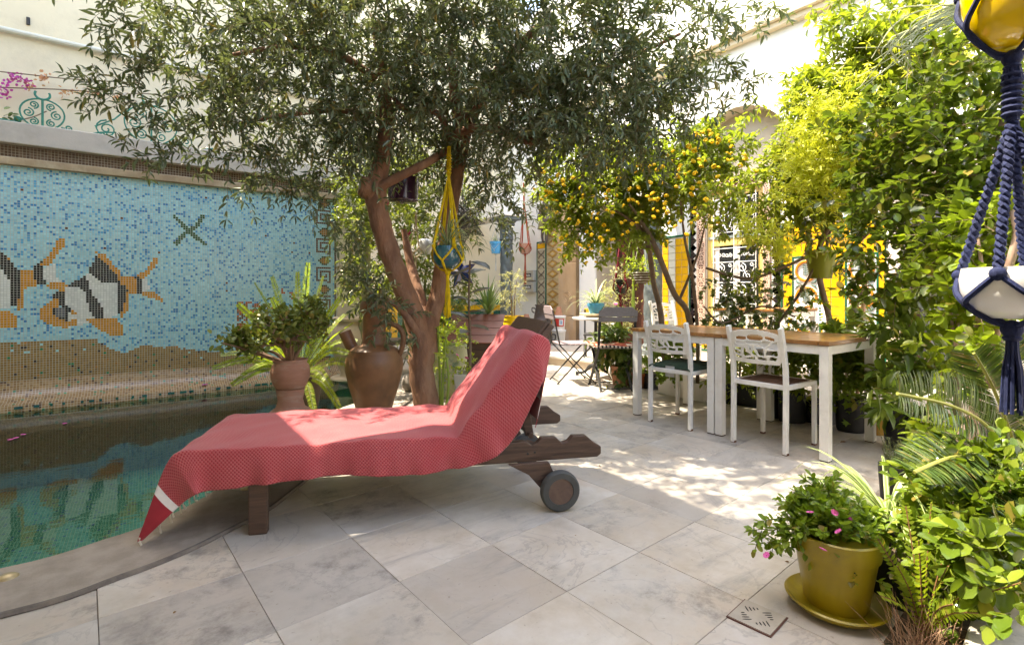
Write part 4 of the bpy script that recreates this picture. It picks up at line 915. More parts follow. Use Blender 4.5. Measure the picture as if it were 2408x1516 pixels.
def make_chair():                     # faces +X, back towards -X, origin at the seat's centre on the floor
    t = thing('metal_chair', 'x', 'chair', (0, 0, 0), 0, 'white metal chairs with cut-out backs')
    rust = mat('rust_spots', (.10, .035, .02), (.20, .12, .09), sc=60, r=.85)
    for y in (-.18, .18):
        pts = [(-.20, y, .004), (-.195, y, .42), (-.20, y, .55), (-.235, y, .72), (-.262, y, .815)]
        lb = MB()
        for a, b_ in zip(pts, pts[1:]): lb.bar(a, (Vector(b_) + (Vector(b_) - Vector(a)).normalized() * .004), .026, .034, (1, 0, 0))
        lb.build('rear_leg', white_metal, t, bevel=.003); MB().box((-.214, y - .0145, 0), (-.186, y + .0145, .014)).build('foot_cap', rust, t)
        MB().box((.172, y - .013, .004), (.20, y + .013, .42)).build('front_leg', white_metal, t, bevel=.003); MB().box((.1715, y - .0135, 0), (.2005, y + .0135, .013)).build('foot_cap', rust, t)
        MB().box((-.18, y - .013, .415), (.20, y + .013, .445)).build('seat_rail', white_metal, t, bevel=.003)
    for x in (-.19, .186): MB().box((x - .013, -.167, .415), (x + .013, .167, .445)).build('seat_rail', white_metal, t, bevel=.003)
    for k in range(6): MB().box((-.16 + k * .055, -.166, .430), (-.16 + k * .055 + .043, .166, .447)).build('slat', wood('chair_slat', (.16, .085, .05), (.10, .05, .03), (22, 1.5, 22), .6), t, bevel=.003)
    p = back_panel().build('backrest', white_metal, t, solid=.006); p.location = (-.232, 0, .572); p.rotation_euler = (0, R(-14), 0)
    return t
ch = make_chair(); ch.location = (3.53, 1.77, 0); ch.rotation_euler = (0, 0, R(-1)); ch['label'] = 'white metal chair with cut-out back and bare brown slat seat'
c2 = copy_tree(ch); c2.location = (3.53, 2.495, 0); c2.rotation_euler = (0, 0, R(3)); c2['label'] = 'white metal chair with cut-out back carrying a green seat cushion'
gcm = mat('green_canvas', (.045, .085, .055), (.03, .06, .038), sc=30, r=.85, bmp=.3, bs=200)
cu = thing('seat_cushion', 'worn dark green seat cushion tied on the white chair', 'cushion', (3.53, 2.495, .447), R(3))
mb = MB(); n = 14; vs = []
for k in range(2):
    for i in range(n + 1):
        for j in range(n + 1):
            x, y = -.175 + .37 * i / n, -.185 + .37 * j / n; e = min(i, n - i, j, n - j) / n; h = .045 * min(1, e * 7 + .25) - .012 * math.exp(-((x - .03) ** 2 + (abs(y) - .08) ** 2) / .0006)
            vs.append((x, y, (h if k else .002)))
m_ = (n + 1) ** 2
mb.add(vs, [(k * m_ + i * (n + 1) + j, k * m_ + (i + 1) * (n + 1) + j, k * m_ + (i + 1) * (n + 1) + j + 1, k * m_ + i * (n + 1) + j + 1)[::1 if k else -1] for k in range(2) for i in range(n) for j in range(n)] +
       [tuple(o + d * m_ for o, d in ((a, 0), (b, 0), (b, 1), (a, 1))) for i in range(n) for a, b in ((i * (n + 1), (i + 1) * (n + 1)), ((i + 1) * (n + 1) + n, i * (n + 1) + n), (i + 1, i), (n * (n + 1) + i, n * (n + 1) + i + 1))])
mb.build('pad', gcm, cu, smooth=True, sharp=80)
MB().box((-.182, -.03, -.065), (-.180, .05, .02)).build('care_label', mat('label_cloth', (.5, .5, .48), (.4, .4, .38), sc=40, r=.9), cu)
for y in (-.17, .17): MB().tube(smooth_path([(-.16, y, .01), (-.20, y * 1.1, .0), (-.215, y, .015), (-.18, y, .02)], 4), .007, 5).build('tie', gcm, cu, smooth=True)
# back table and chairs by the window
bt = table((5.32, 2.55, .13), 'white framed wooden table set by the barred window behind the plants', .72, .80)
c3 = copy_tree(ch); c3.location = (5.12, 3.72, .13); c3.rotation_euler = (0, 0, R(-100)); c3['label'] = 'white metal chair half hidden by ivy at the left end of the window table'
c4 = copy_tree(ch); c4.location = (5.95, 2.70, .13); c4.rotation_euler = (0, 0, R(180)); c4['label'] = 'white metal chair on the wall side of the window table'

# ---------------------------------------------------------------- bistro set
greyw = wood('grey_slat_paint', (.30, .28, .29), (.23, .21, .22), (2, 30, 30), .6)
pk = wood('mauve_slat_paint', (.36, .29, .31), (.28, .22, .24), (2, 30, 30), .6)
bp_ = gr(1401, 886); bt_ = thing('bistro_table', 'round white bistro table on a black cast iron foot', 'table', bp_)
MB().lathe([(.0001, .715), (.27, .715), (.285, .722), (.29, .735), (.285, .745), (.0001, .748)], 40).build('table_top', white_metal, bt_, smooth=True)
MB().lathe([(.05, .05), (.045, .08), (.022, .12), (.02, .35), (.026, .38), (.02, .41), (.02, .68), (.06, .70), (.06, .714)], 14).build('pedestal', iron, bt_, smooth=True)
for k in range(3):
    a = R(90 + 120 * k + 20); d = Vector((math.cos(a), math.sin(a), 0)); MB().tube(smooth_path([Vector((0, 0, .14)), d * .07 + Vector((0, 0, .13)), d * .16 + Vector((0, 0, .05)), d * .27 + Vector((0, 0, .03))], 5), [.026] * 8 + [.018] * 7 + [.024], 8).build('foot', iron, bt_, smooth=True)
    MB().lathe([(.022, 0), (.022, .012), (.01, .02), (.01, .035)], 10, tuple(d * .26)).build('foot_pad', iron, bt_)
def folding_chair(loc, rz, label, wm, seat_h=.45):
    t = thing('folding_chair', label, 'chair', loc, rz, 'folding bistro chairs')
    for y in (-.19, .19):
        MB().bar((-.28, y, .92 - .08), (-.20, y, .45), .012, .028, (0, 1, 0)).bar((-.20, y, .45), (.22, y, .01), .012, .028, (0, 1, 0)).build('back_stile', iron, t, bevel=.002)
        MB().bar((.19, y * .88, .44), (-.22, y * .88, .01), .012, .026, (0, 1, 0)).build('cross_leg', iron, t, bevel=.002)
    for x, z in ((.20, .03), (-.20, .03)): MB().tube([(x, -.18, z), (x, .18, z)], .007, 6).build('stretcher', iron, t, smooth=True)
    for y in (-.2, .2):
        for x in (.22, -.22): MB().ball((x, y * (1 if x > 0 else .86), .008), .013, 8, 5, (1, 1, .7)).build('foot_pad', iron, t, smooth=True)
    for k in range(7): MB().box((-.19 + k * .058, -.205, .452), (-.19 + k * .058 + .047, .205, .466)).build('slat', wm, t, bevel=.002)
    pf = [(-.205, 0), (.205, 0), (.205, .06), (.17, .075), (.15, .10), (-.15, .10), (-.17, .075), (-.205, .06)]
    MB().prism(pf, (-.275, 0, .80), (0, 1, 0), (-.17, 0, .985), (-.014, 0, -.002)).build('back_slat', wm, t, bevel=.003); MB().prism([(-.205, 0), (.205, 0), (.205, .05), (-.205, .05)], (-.262, 0, .745), (0, 1, 0), (-.17, 0, .985), (-.014, 0, -.002)).build('back_slat', wm, t, bevel=.003)
    return t
f1 = gr(1345, 897); folding_chair(f1, R(-12) + TH - R(54.1) - R(14), 'folding slatted chair seen side-on, left of the bistro table', pk)
f2 = gr(1437, 912); fc2 = folding_chair(f2, TH + R(4), 'grey folding chair with a kilim seat pad in front of the bistro table', greyw)
f3 = gr(1400, 868); 
kil = thing('kilim_pad', 'red kilim seat pad with black and white fringe on the grey folding chair', 'cushion', (f2.x, f2.y, .468), TH + R(4))
km = [mat('kilim_red', (.30, .05, .03), (.2, .03, .02), sc=40, r=.95), mat('kilim_cream', (.62, .55, .45), sc=40, r=.95), mat('kilim_black', (.02, .018, .018), sc=40, r=.95), mat('kilim_orange', (.45, .16, .05), sc=40, r=.95)]
mb = MB(); n = 24
zf = lambda x, y: .018 + .008 * math.sin(x * 22) * math.sin(y * 18) - .10 * max(0, abs(y) - .20) - .25 * max(0, -x - .19)
mb.add([(-.24 + .46 * i / n, -.25 + .5 * j / n, zf(-.24 + .46 * i / n, -.25 + .5 * j / n)) for i in range(n + 1) for j in range(n + 1)], [])
for i in range(n):
    for j in range(n):
        u, v = abs(i - n / 2 + .5), abs(j - n / 2 + .5); mi = 0
        if max(u, v) > n / 2 - 1.2: mi = 2 if (i + j) % 2 else 1
        elif u * 1.2 + v * .8 < 3: mi = 3
        elif u * 1.2 + v * .8 < 5.4: mi = 1
        elif (u - 8) ** 2 + (v - 8) ** 2 < 5: mi = 1
        elif int(u + v) % 5 == 0: mi = 3
        mb.f.append((i * (n + 1) + j, (i + 1) * (n + 1) + j, (i + 1) * (n + 1) + j + 1, i * (n + 1) + j + 1)); mb.m.append(mi)
mb.build('pad', km, kil, solid=.018)
k3 = thing('folding_chair', 'yellow backed folding chair mostly hidden behind the bistro table', 'chair', gr(1415, 868) + RT * .0 + FW * .25, TH + R(170), 'folding bistro chairs')
ymat = mat('yellow_paint', (.62, .40, .03), sc=8, r=.4)
for y in (-.2, .2): MB().bar((-.26, y, .80), (-.18, y, .45), .012, .026, (0, 1, 0)).bar((-.18, y, .45), (.2, y, .01), .012, .026, (0, 1, 0)).bar((.18, y * .9, .44), (-.2, y * .9, .01), .012, .026, (0, 1, 0)).build('leg', iron, k3)
MB().prism([(-.215, 0), (.215, 0), (.215, .10), (-.215, .10)], (-.26, 0, .72), (0, 1, 0), (-.17, 0, .985), (-.014, 0, 0)).build('back_slat', ymat, k3, bevel=.004)
MB().box((-.2, -.21, .45), (.2, .21, .468)).build('seat_pad', km[2], k3, bevel=.004)
# ---------------------------------------------------------------- olive tree
def limb(mb, pts, rs, n=10, k=5, wob=.06):
    P = smooth_path([at(*p) for p in pts], k); m = len(P); rr = []
    for i in range(m):
        t = i / (m - 1) * (len(rs) - 1); a = int(min(t, len(rs) - 2)); rr.append(lerp(rs[a], rs[a + 1], t - a) * (1 + wob * math.sin(i * 1.7) * .6 + rnd.uniform(-.03, .03)))
    mb.tube(P, rr, n); return P
ot = thing('olive_tree', 'old olive tree with forked brown trunk and dense grey green crown beside the pool', 'tree', gp(1003, 4.6))
inv = Matrix.Translation(-Vector(ot.location))
def local(o, root):
    o.location = Vector(o.location) - Vector(root.location); return o
tb = MB()
limb(tb, [(1008, 985, 4.6), (1000, 930, 4.6), (990, 870, 4.6), (992, 810, 4.6), (975, 745, 4.6), (945, 670, 4.6), (915, 590, 4.58), (892, 510, 4.55), (884, 450, 4.55), (896, 385, 4.52), (908, 310, 4.5), (906, 250, 4.5), (898, 150, 4.4), (880, 60, 4.3)],
     [.13, .112, .112, .12, .10, .092, .092, .09, .098, .074, .068, .06, .045, .028], 14)
limb(tb, [(1005, 830, 4.62), (1012, 760, 4.65), (1030, 690, 4.7), (1042, 600, 4.75), (1058, 500, 4.8), (1076, 400, 4.8), (1088, 330, 4.75), (1092, 290, 4.7)], [.095, .085, .076, .07, .07, .07, .072, .075], 12)
limb(tb, [(1090, 310, 4.7), (1076, 260, 4.65), (1066, 190, 4.6), (1060, 100, 4.5)], [.07, .055, .045, .025], 9); limb(tb, [(1088, 310, 4.7), (1118, 245, 4.6), (1155, 195, 4.5), (1220, 110, 4.35), (1290, 40, 4.3)], [.085, .075, .06, .04, .02], 9)
limb(tb, [(878, 452, 4.52), (858, 440, 4.48), (846, 436, 4.46)], [.10, .095, .085], 10)
limb(tb, [(1050, 325, 4.7), (1108, 303, 4.5), (1170, 305, 4.4), (1228, 327, 4.3), (1265, 330, 4.25), (1310, 290, 4.2)], [.04, .038, .036, .035, .032, .02], 8); limb(tb, [(893, 440, 4.5), (940, 415, 4.45), (1000, 385, 4.5), (1050, 355, 4.65)], [.045, .042, .04, .035], 8)
limb(tb, [(1052, 330, 4.6), (1040, 280, 4.5), (1000, 255, 4.45), (960, 265, 4.4), (900, 200, 4.3)], [.034, .03, .028, .025, .015], 7)
limb(tb, [(1000, 745, 4.68), (985, 690, 4.8), (965, 620, 4.95), (950, 540, 5.0)], [.06, .055, .045, .03], 8)
limb(tb, [(900, 200, 4.45), (800, 130, 4.2), (680, 110, 4.0), (540, 130, 3.8)], [.04, .03, .022, .012], 6); limb(tb, [(1150, 200, 4.5), (1300, 200, 4.4), (1450, 150, 4.2), (1600, 80, 4.1)], [.04, .03, .02, .012], 6); limb(tb, [(905, 280, 4.5), (800, 260, 4.3), (680, 270, 4.0), (560, 290, 3.8)], [.035, .025, .018, .01], 6)
limb(tb, [(990, 800, 4.55), (960, 750, 4.45), (935, 720, 4.4), (905, 700, 4.35)], [.05, .035, .028, .02], 7)
local(tb.build('trunk', bark, None, smooth=True, sharp=80), ot).parent = ot
olive_leaf = leafmat('olive_leaf', (.075, .10, .045), (.12, .145, .07), (.24, .26, .16), .32, .24, (.22, .27, .06))
fo = Foliage()
BL = [(700, 170, 4.0, .62, 300), (900, 90, 4.2, .75, 400), (1120, 130, 4.3, .80, 440), (1330, 170, 4.3, .70, 380), (1490, 120, 4.2, .55, 260), (1260, 275, 4.25, .40, 190), (1420, 275, 4.3, .48, 250), (620, 290, 3.9, .42, 150), (500, 100, 3.7, .45, 130), (440, 230, 3.6, .34, 90),
      (1600, 70, 4.1, .40, 110), (860, 250, 4.3, .5, 200), (1000, -40, 4.3, .9, 380), (760, -60, 4.0, .8, 280), (1300, -60, 4.2, .9, 320), (560, -30, 3.7, .6, 160), (1000, 230, 4.6, .6, 200), (780, 350, 4.4, .35, 70), (1540, 240, 4.3, .34, 110), (400, 20, 3.5, .4, 70),
      (690, 390, 4.1, .28, 40), (560, 350, 3.8, .25, 40), (1160, 340, 4.5, .35, 70), (1130, 430, 5.0, .40, 90), (1190, 470, 5.2, .3, 50), (930, 340, 5.0, .45, 90), (1060, -200, 4.3, .9, 100), (1350, -180, 4.3, .8, 60), (930, -420, 3.3, .6, 330), (1150, -400, 3.4, .55, 330), (1330, -420, 3.3, .5, 300), (1480, -380, 3.3, .45, 200)]  # highest entries: out-of-view crown added to dapple the floor
for x, y, d, r, n in BL:
    if x > 1200: d, r = d - .25, r * .94
    fo.blob(at(x, y, d), (r, r, r * .8), int(n * (.55 if d > 3.95 else .36)), .080, .26, 7, up=.1, spread=.9, sag=.3)
for pts, n in (([(420, 90, 3.5), (300, 60, 3.45), (235, 62, 3.4)], 9), ([(400, 190, 3.5), (300, 150, 3.4), (190, 160, 3.3)], 10), ([(390, 240, 3.5), (270, 215, 3.4), (205, 190, 3.35)], 8), ([(450, 330, 3.6), (380, 370, 3.5), (310, 380, 3.45)], 8), ([(430, 280, 3.5), (330, 300, 3.4), (300, 290, 3.4)], 6),
               ([(720, 420, 4.2), (760, 520, 4.3), (800, 620, 4.3), (770, 680, 4.3)], 16), ([(650, 400, 4.0), (700, 450, 4.0), (760, 470, 4.0)], 9), ([(870, 480, 4.5), (830, 560, 4.4), (810, 640, 4.35)], 14), ([(1650, 60, 4.0), (1740, 60, 3.9), (1830, 20, 3.8)], 10), ([(1600, 140, 4.0), (1700, 150, 3.9), (1770, 190, 3.85)], 12), ([(1560, 220, 4.1), (1640, 250, 4.0), (1700, 260, 4.0)], 9),
               ([(960, 740, 4.45), (900, 700, 4.35), (860, 650, 4.3), (850, 700, 4.3)], 14), ([(860, 620, 4.4), (850, 680, 4.35), (890, 740, 4.3)], 12), ([(985, 800, 4.4), (960, 790, 4.4)], 4), ([(930, 700, 4.1), (890, 690, 4.0), (850, 680, 3.95), (840, 640, 4.0)], 7), ([(920, 640, 4.1), (890, 660, 4.0), (900, 720, 3.95)], 5), ([(930, 730, 4.05), (890, 740, 3.95)], 4), ([(1480, 330, 4.3), (1540, 370, 4.2), (1560, 430, 4.3)], 9)):
    fo.path([at(*p) for p in pts], n, .072, .19, 6, .05)
cr_ = fo.build('crown', .27, 'fold', olive_leaf, None, stem_brown)
for o in (cr_, bpy.data.objects['twigs']): local(o, ot).parent = ot

# ---------------------------------------------------------------- shrubs and climbers: stems, leaves, flowers under one root
def plant(name, label, cat, loc, stems, fol, wd, tpl, m, stem_m=stem_brown, group=None, leafname='leaves', twig_m=None):
    o = thing(name, label, cat, loc, 0, group)
    for pts, rs in stems:
        b = MB(); limb(b, pts, rs, 8, 5, .05); local(b.build('stem', stem_m, None, smooth=True, sharp=80), o).parent = o
    if fol is not None:
        l = fol.build(leafname, wd, tpl, m, None, twig_m or stem_m, 'twigs'); local(l, o).parent = o
        tw_ = [x for x in COL.objects if x.name.startswith('twigs') and x.parent is None]
        for x in tw_: local(x, o).parent = o
    return o
lant_leaf = leafmat('lantana_leaf', (.11, .165, .022), (.19, .245, .03), (.33, .37, .06), .4, .5)
fo = Foliage()
for x, y, d, r, n in [(1345, 400, 5.2, .36, 150), (1420, 470, 5.0, .42, 210), (1540, 440, 4.9, .40, 190), (1620, 420, 4.7, .36, 140), (1330, 480, 5.2, .26, 90), (1480, 380, 5.0, .36, 130), (1380, 560, 5.0, .20, 50), (1500, 540, 4.9, .26, 80), (1640, 360, 4.7, .26, 80), (1400, 340, 5.1, .30, 90), (1700, 340, 4.6, .25, 60)]:
    fo.blob(at(x, y, d + .3), (r, r, r * .75), n, .064, .15, 5, up=.3, sag=.2)
for pts, n in (([(1500, 300, 5.0), (1560, 270, 5.0), (1600, 230, 5.0), (1610, 170, 5.0)], 16), ([(1330, 580, 5.1), (1320, 610, 5.1)], 4), ([(1410, 580, 5.0), (1440, 610, 4.95)], 6)): fo.path([at(*p) for p in pts], n, .06, .14, 5)
lt = plant('lantana_bush', 'leggy lantana bush full of round yellow flower heads', 'bush', gp(1585, 5.25),
           [([(1621, 950, 5.1), (1621, 753, 5.1), (1585, 690, 5.1), (1551, 604, 5.0), (1525, 548, 5.0), (1480, 480, 4.95)], [.03, .03, .03, .028, .024, .012]), ([(1570, 950, 5.3), (1555, 747, 5.3), (1538, 670, 5.25), (1525, 581, 5.1), (1508, 538, 5.05), (1440, 490, 5.0)], [.03, .03, .027, .027, .02, .01]),
            ([(1640, 950, 5.0), (1640, 780, 5.0), (1628, 650, 4.95), (1610, 560, 4.85), (1600, 470, 4.8)], [.018, .018, .016, .012, .008]), ([(1600, 700, 5.1), (1640, 600, 5.0), (1660, 520, 4.9)], [.015, .012, .006])], fo, .5, 'fold', lant_leaf)
fl_m = mat('lantana_flower', (.90, .62, .018), (.88, .53, .01), sc=90, r=.7)
fb = MB()
for k in range(26):
    u = unit(1)[0]; u[2] = abs(u[2]) * .8; fb.ball(tuple(u * .019), .0075, 5, 3)
f_me = fb.build('flower', fl_m, None, smooth=True); me = f_me.data; bpy.data.objects.remove(f_me)
FL = [(1290, 380), (1300, 430), (1310, 500), (1350, 420), (1400, 390), (1405, 470), (1420, 440), (1440, 500), (1455, 420), (1470, 520), (1480, 470), (1500, 440), (1320, 560), (1330, 575), (1375, 585), (1415, 595), (1420, 530), (1360, 520), (1380, 545), (1530, 470), (1560, 430), (1570, 500), (1590, 440), (1610, 410), (1630, 380), (1640, 350), (1650, 440), (1660, 470), (1625, 455), (1545, 400), (1500, 390), (1690, 330), (1710, 360), (1720, 345), (1660, 330), (1600, 390), (1580, 380), (1740, 390), (1275, 400), (1285, 450), (1300, 470), (1345, 465), (1450, 460), (1510, 500), (1600, 520), (1640, 510)]
for i in range(190):
    x, y = FL[i % len(FL)] if i < len(FL) else (lambda q: (q[0] + rnd.gauss(0, 26), q[1] + rnd.gauss(0, 24)))(rnd.choice(FL))
    d = lerp(5.10, 4.55, max(0, min(1, (x - 1280) / 400))) - .12 + rnd.uniform(-.14, .14); f = link('flower', me, lt); f.location = at(x, y, d) - Vector(lt.location); f.rotation_euler = (rnd.uniform(-1, 1), rnd.uniform(-1, 1), 0); f.scale = [rnd.uniform(.62, 1.05)] * 3
# night jasmine: lance leaves, drooping clusters of narrow yellow green buds
cest_leaf = leafmat('cestrum_leaf', (.125, .175, .02), (.21, .265, .032), (.36, .40, .065), .35, .48)
fo = Foliage()
for x, y, d, r, n in [(1960, 240, 4.2, .34, 80), (2010, 200, 4.1, .38, 110), (1945, 340, 4.2, .31, 100), (1840, 435, 4.4, .26, 60), (1960, 380, 4.2, .40, 150), (2060, 280, 4.0, .40, 140), (1750, 450, 4.5, .16, 16), (1860, 490, 4.4, .24, 36), (2060, 430, 4.0, .30, 70), (1930, 480, 4.3, .25, 30), (2100, 150, 3.9, .45, 140), (2250, 60, 3.6, .5, 150), (2060, 60, 3.9, .3, 50), (1700, 480, 4.5, .15, 10)]:
    fo.blob(at(x, y, d), (r, r, r * .8), n, .085, .18, 5, up=.15, sag=.45)
for pts, n in (([(1880, 250, 4.3), (1820, 245, 4.3), (1750, 262, 4.3)], 7), ([(2000, 60, 4.0), (1960, 10, 3.9), (1900, 30, 3.9)], 8), ([(1800, 520, 4.4), (1790, 620, 4.4), (1760, 680, 4.4)], 8), ([(1700, 480, 4.5), (1690, 560, 4.5)], 5), ([(1950, 620, 4.4), (2000, 700, 4.4), (2030, 760, 4.4)], 9), ([(1900, 700, 4.5), (1960, 760, 4.4), (2040, 830, 4.2)], 9)): fo.path([at(*p) for p in pts], n, .075, .15, 5)
cs = plant('night_jasmine', 'tall light green night jasmine with drooping lime yellow bud clusters', 'shrub', gp(1960, 4.4),
           [([(1975, 1000, 4.4), (1960, 800, 4.4), (1925, 640, 4.4), (1935, 560, 4.35), (1990, 470, 4.2), (2040, 380, 4.1), (2090, 250, 4.0)], [.028, .026, .024, .022, .02, .015, .008]), ([(1940, 600, 4.4), (1955, 500, 4.35), (1935, 400, 4.3), (1900, 280, 4.3)], [.015, .013, .010, .006]), ([(1960, 640, 4.35), (2030, 560, 4.25), (2080, 520, 4.15)], [.013, .011, .007]),
            ([(1660, 630, 4.7), (1760, 655, 4.6), (1850, 625, 4.5), (1920, 600, 4.45), (1990, 640, 4.4)], [.012, .013, .014, .012, .01]), ([(1830, 760, 4.6), (1880, 690, 4.5), (1920, 620, 4.4)], [.012, .012, .01]), ([(2000, 980, 4.2), (1990, 800, 4.3), (2020, 700, 4.3), (2050, 640, 4.2)], [.022, .02, .016, .01]), ([(1655, 720, 4.7), (1700, 760, 4.7), (1790, 720, 4.6), (1870, 745, 4.5)], [.008, .009, .009, .007])], fo, .34, 'fold', cest_leaf)
bud_m = leafmat('jasmine_bud', (.62, .66, .05), (.72, .74, .07), (.78, .78, .16), .5, .3, (.8, .82, .05))
P, T, U, L = [], [], [], []
for x, y, d, r, n in [(1915, 335, 4.1, .13, 900), (1890, 390, 4.1, .11, 500), (1945, 300, 4.05, .12, 500), (1865, 430, 4.15, .08, 260), (1760, 520, 4.35, .05, 170), (1768, 560, 4.35, .035, 90), (1830, 560, 4.25, .06, 220), (1835, 600, 4.25, .04, 110), (1990, 240, 4.0, .12, 320), (1950, 420, 4.1, .10, 300), (1965, 470, 4.1, .06, 160), (2060, 330, 3.9, .12, 260), (2000, 360, 4.0, .1, 250), (2200, 60, 3.5, .13, 250), (1900, 250, 4.2, .08, 120)]:
    c = np.array(at(x, y, d - .32)); nc = max(2, int(n // 3.6)); cc = c + NR.normal(size=(nc, 3)) * r * np.array([1, 1, 1.2])
    for q in cc:
        for k in range(9): P.append(q + NR.normal(size=3) * .006); T.append(NR.normal(size=3) + np.array([0, 0, -.5])); U.append(NR.normal(size=3)); L.append(NR.uniform(.032, .052))
o = leafmesh('bud_clusters', P, T, U, L, .2, 'plain', bud_m); local(o, cs).parent = cs
# glossy round-leaved climber on the right
mur_leaf = leafmat('glossy_round_leaf', (.065, .11, .016), (.115, .165, .022), (.23, .28, .045), .16, .33)
fo = Foliage()
for x, y, d, r, n in [(2100, 320, 3.3, .34, 120), (2200, 250, 3.1, .36, 140), (2300, 200, 2.9, .34, 130), (2180, 420, 3.0, .34, 140), (2280, 380, 2.8, .34, 140), (2370, 330, 2.7, .3, 110), (2080, 500, 3.2, .28, 90), (2160, 530, 3.0, .26, 60), (2250, 540, 2.8, .24, 60), (2350, 500, 2.6, .28, 90), (2070, 600, 3.2, .16, 22), (2150, 660, 3.1, .12, 10), (2390, 120, 2.8, .34, 90), (2330, 620, 2.6, .2, 50)]:
    fo.blob(at(x, y, d), (r, r, r * .85), int(n * .44), .062, .17, 5, up=.1, sag=.3)
for pts, n in (([(2060, 560, 3.2), (2040, 640, 3.2), (2020, 690, 3.2)], 8), ([(2110, 620, 3.1), (2100, 720, 3.1)], 6)): fo.path([at(*p) for p in pts], n, .055, .14, 4)
plant('glossy_climber', 'dense climber with small round glossy leaves overhanging the glazed door', 'climber', gp(2240, 3.0),
      [([(2250, 1150, 3.0), (2250, 900, 3.0), (2230, 700, 3.0), (2220, 500, 3.0), (2240, 300, 3.0)], [.02, .02, .017, .014, .008]), ([(2360, 640, 2.75), (2345, 480, 2.75), (2350, 330, 2.75), (2380, 180, 2.75)], [.02, .018, .015, .01])], fo, .62, 'round', mur_leaf)
# lime leaved shrub with pale stems
lime_leaf = leafmat('lime_leaf', (.15, .22, .02), (.24, .32, .03), (.38, .44, .06), .25, .38)
fo = Foliage()
for x, y, d, r, n in [(2285, 640, 2.45, .14, 44), (2300, 715, 2.4, .15, 44), (2380, 580, 2.3, .17, 55), (2270, 560, 2.5, .15, 40), (2380, 820, 2.2, .1, 20), (2330, 770, 2.4, .1, 14)]: fo.blob(at(x, y, d), (r, r, r), int(n * .6), .060, .12, 4, up=.2, sag=.2)
for pts, n in (([(2190, 850, 2.6), (2195, 800, 2.6), (2200, 760, 2.6)], 8), ([(2215, 900, 2.5), (2230, 830, 2.5), (2240, 770, 2.5)], 9), ([(2190, 1000, 2.4), (2180, 1060, 2.3), (2200, 1130, 2.2)], 8), ([(2230, 980, 2.3), (2200, 1030, 2.2), (2190, 1080, 2.1)], 12)): fo.path([at(*p) for p in pts], n, .055, .09, 4)
pale_stem = mat('pale_stem', (.46, .32, .24), (.36, .23, .17), sc=16, r=.8, bmp=.5, bs=50)
plant('lime_shrub', 'lime green leaved shrub on pale pink stems behind the white hanging pot', 'shrub', gp(2290, 2.35),
      [([(2285, 1090, 2.35), (2290, 960, 2.35), (2270, 840, 2.4), (2300, 760, 2.35), (2310, 660, 2.35), (2300, 560, 2.4)], [.018, .017, .014, .013, .011, .006]), ([(2290, 980, 2.35), (2320, 860, 2.3), (2345, 780, 2.3), (2350, 700, 2.3), (2390, 560, 2.25), (2375, 480, 2.3)], [.014, .013, .012, .016, .016, .01]), ([(2275, 860, 2.4), (2245, 800, 2.45), (2235, 720, 2.5)], [.010, .008, .005]), ([(2240, 1230, 2.0), (2240, 1130, 2.05), (2250, 1060, 2.1), (2265, 1000, 2.15)], [.014, .013, .012, .01])], fo, .62, 'round', lime_leaf, pale_stem)
# dry pale strands hanging at the top right
b = MB(); sm_ = mat('dry_straw', (.36, .36, .20), (.28, .29, .14), sc=20, r=.9)
o = thing('dry_strands', 'long pale dry strands trailing from the climber below the yellow pot', 'dry plant', at(2300, 20, 3.0))
for k in range(26):
    a = at(2330 + rnd.uniform(-30, 30), 5 + rnd.uniform(-25, 20), 3.0); c = at(2180 + rnd.uniform(-90, 60), 60 + rnd.uniform(-40, 50), 2.95); e = at(2060 + rnd.uniform(-60, 160), 130 + rnd.uniform(-50, 90), 2.95); b.tube(smooth_path([a, c, e], 5), [.004] * 8 + [.002] * 3, 4)
q = b.build('strands', sm_); q['kind'] = 'stuff'; local(q, o).parent = o
# ---------------------------------------------------------------- pots and small things
def vessel(name, label, cat, loc, prof, m, n=36, soil_z=None, soil_r=None, group=None, part='vessel', wob=0, rz=0):
    o = thing(name, label, cat, loc, rz, group); MB().lathe(prof, n, wob=wob).build(part, m, o, smooth=True, sharp=50)
    if soil_z: MB().lathe([(.0001, soil_z + .006), (soil_r, soil_z)], 20).build('soil', soil, o)
    return o
def potprof(r0, r1, h, lip=.012, th=.010, liph=.03):
    return [(.0001, 0), (r0, 0), (lerp(r0, r1, .5), h * .5), (r1 - lip, h - liph), (r1, h - liph + .004), (r1, h), (r1 - th, h), (r1 - th - lip * .5, h - .05), (.0001, h - .055)]
def ribbed(r0, r1, h, k, amp=.006):
    p = [(.0001, 0)]
    for i in range(k * 4 + 1): t = i / (k * 4); p.append((lerp(r0, r1, t) + amp * math.cos(i * math.pi / 2), h * t))
    return p + [(r1 - .02, h), (r1 - .025, h - .05), (.0001, h - .05)]
def frond(F, pts, pl, n=26, wd=.2, tpl='plain', two=True, lift=.2):
    """adds pinnae along a rachis to lists F"""
    P = smooth_path(pts, 8); m = len(P); u = (Vector((0, 0, .6)) - FW * .55 + Vector(NR.normal(size=3) * .3)).normalized()
    for i in range(n):
        t = (i + .5) / n * (m - 1); k = int(t); p = P[k].lerp(P[min(k + 1, m - 1)], t - k); d = (P[min(k + 1, m - 1)] - P[max(k - 1, 0)]).normalized()
        sd = d.cross(u); sd = sd.normalized() if sd.length > .05 else Vector((1, 0, 0)); l = pl * math.sin(min(1, (i + 2) / n * 1.35) * 1.75 * .9 + .15) * (1 - .55 * (i / n) ** 3)
        for s in (1, -1):
            F['P'].append(p); F['T'].append(sd * s + d * .45 + u * lift + Vector(NR.normal(size=3) * .06)); F['U'].append(sd.cross(d) + Vector(NR.normal(size=3) * .15)); F['L'].append(max(.004, l))
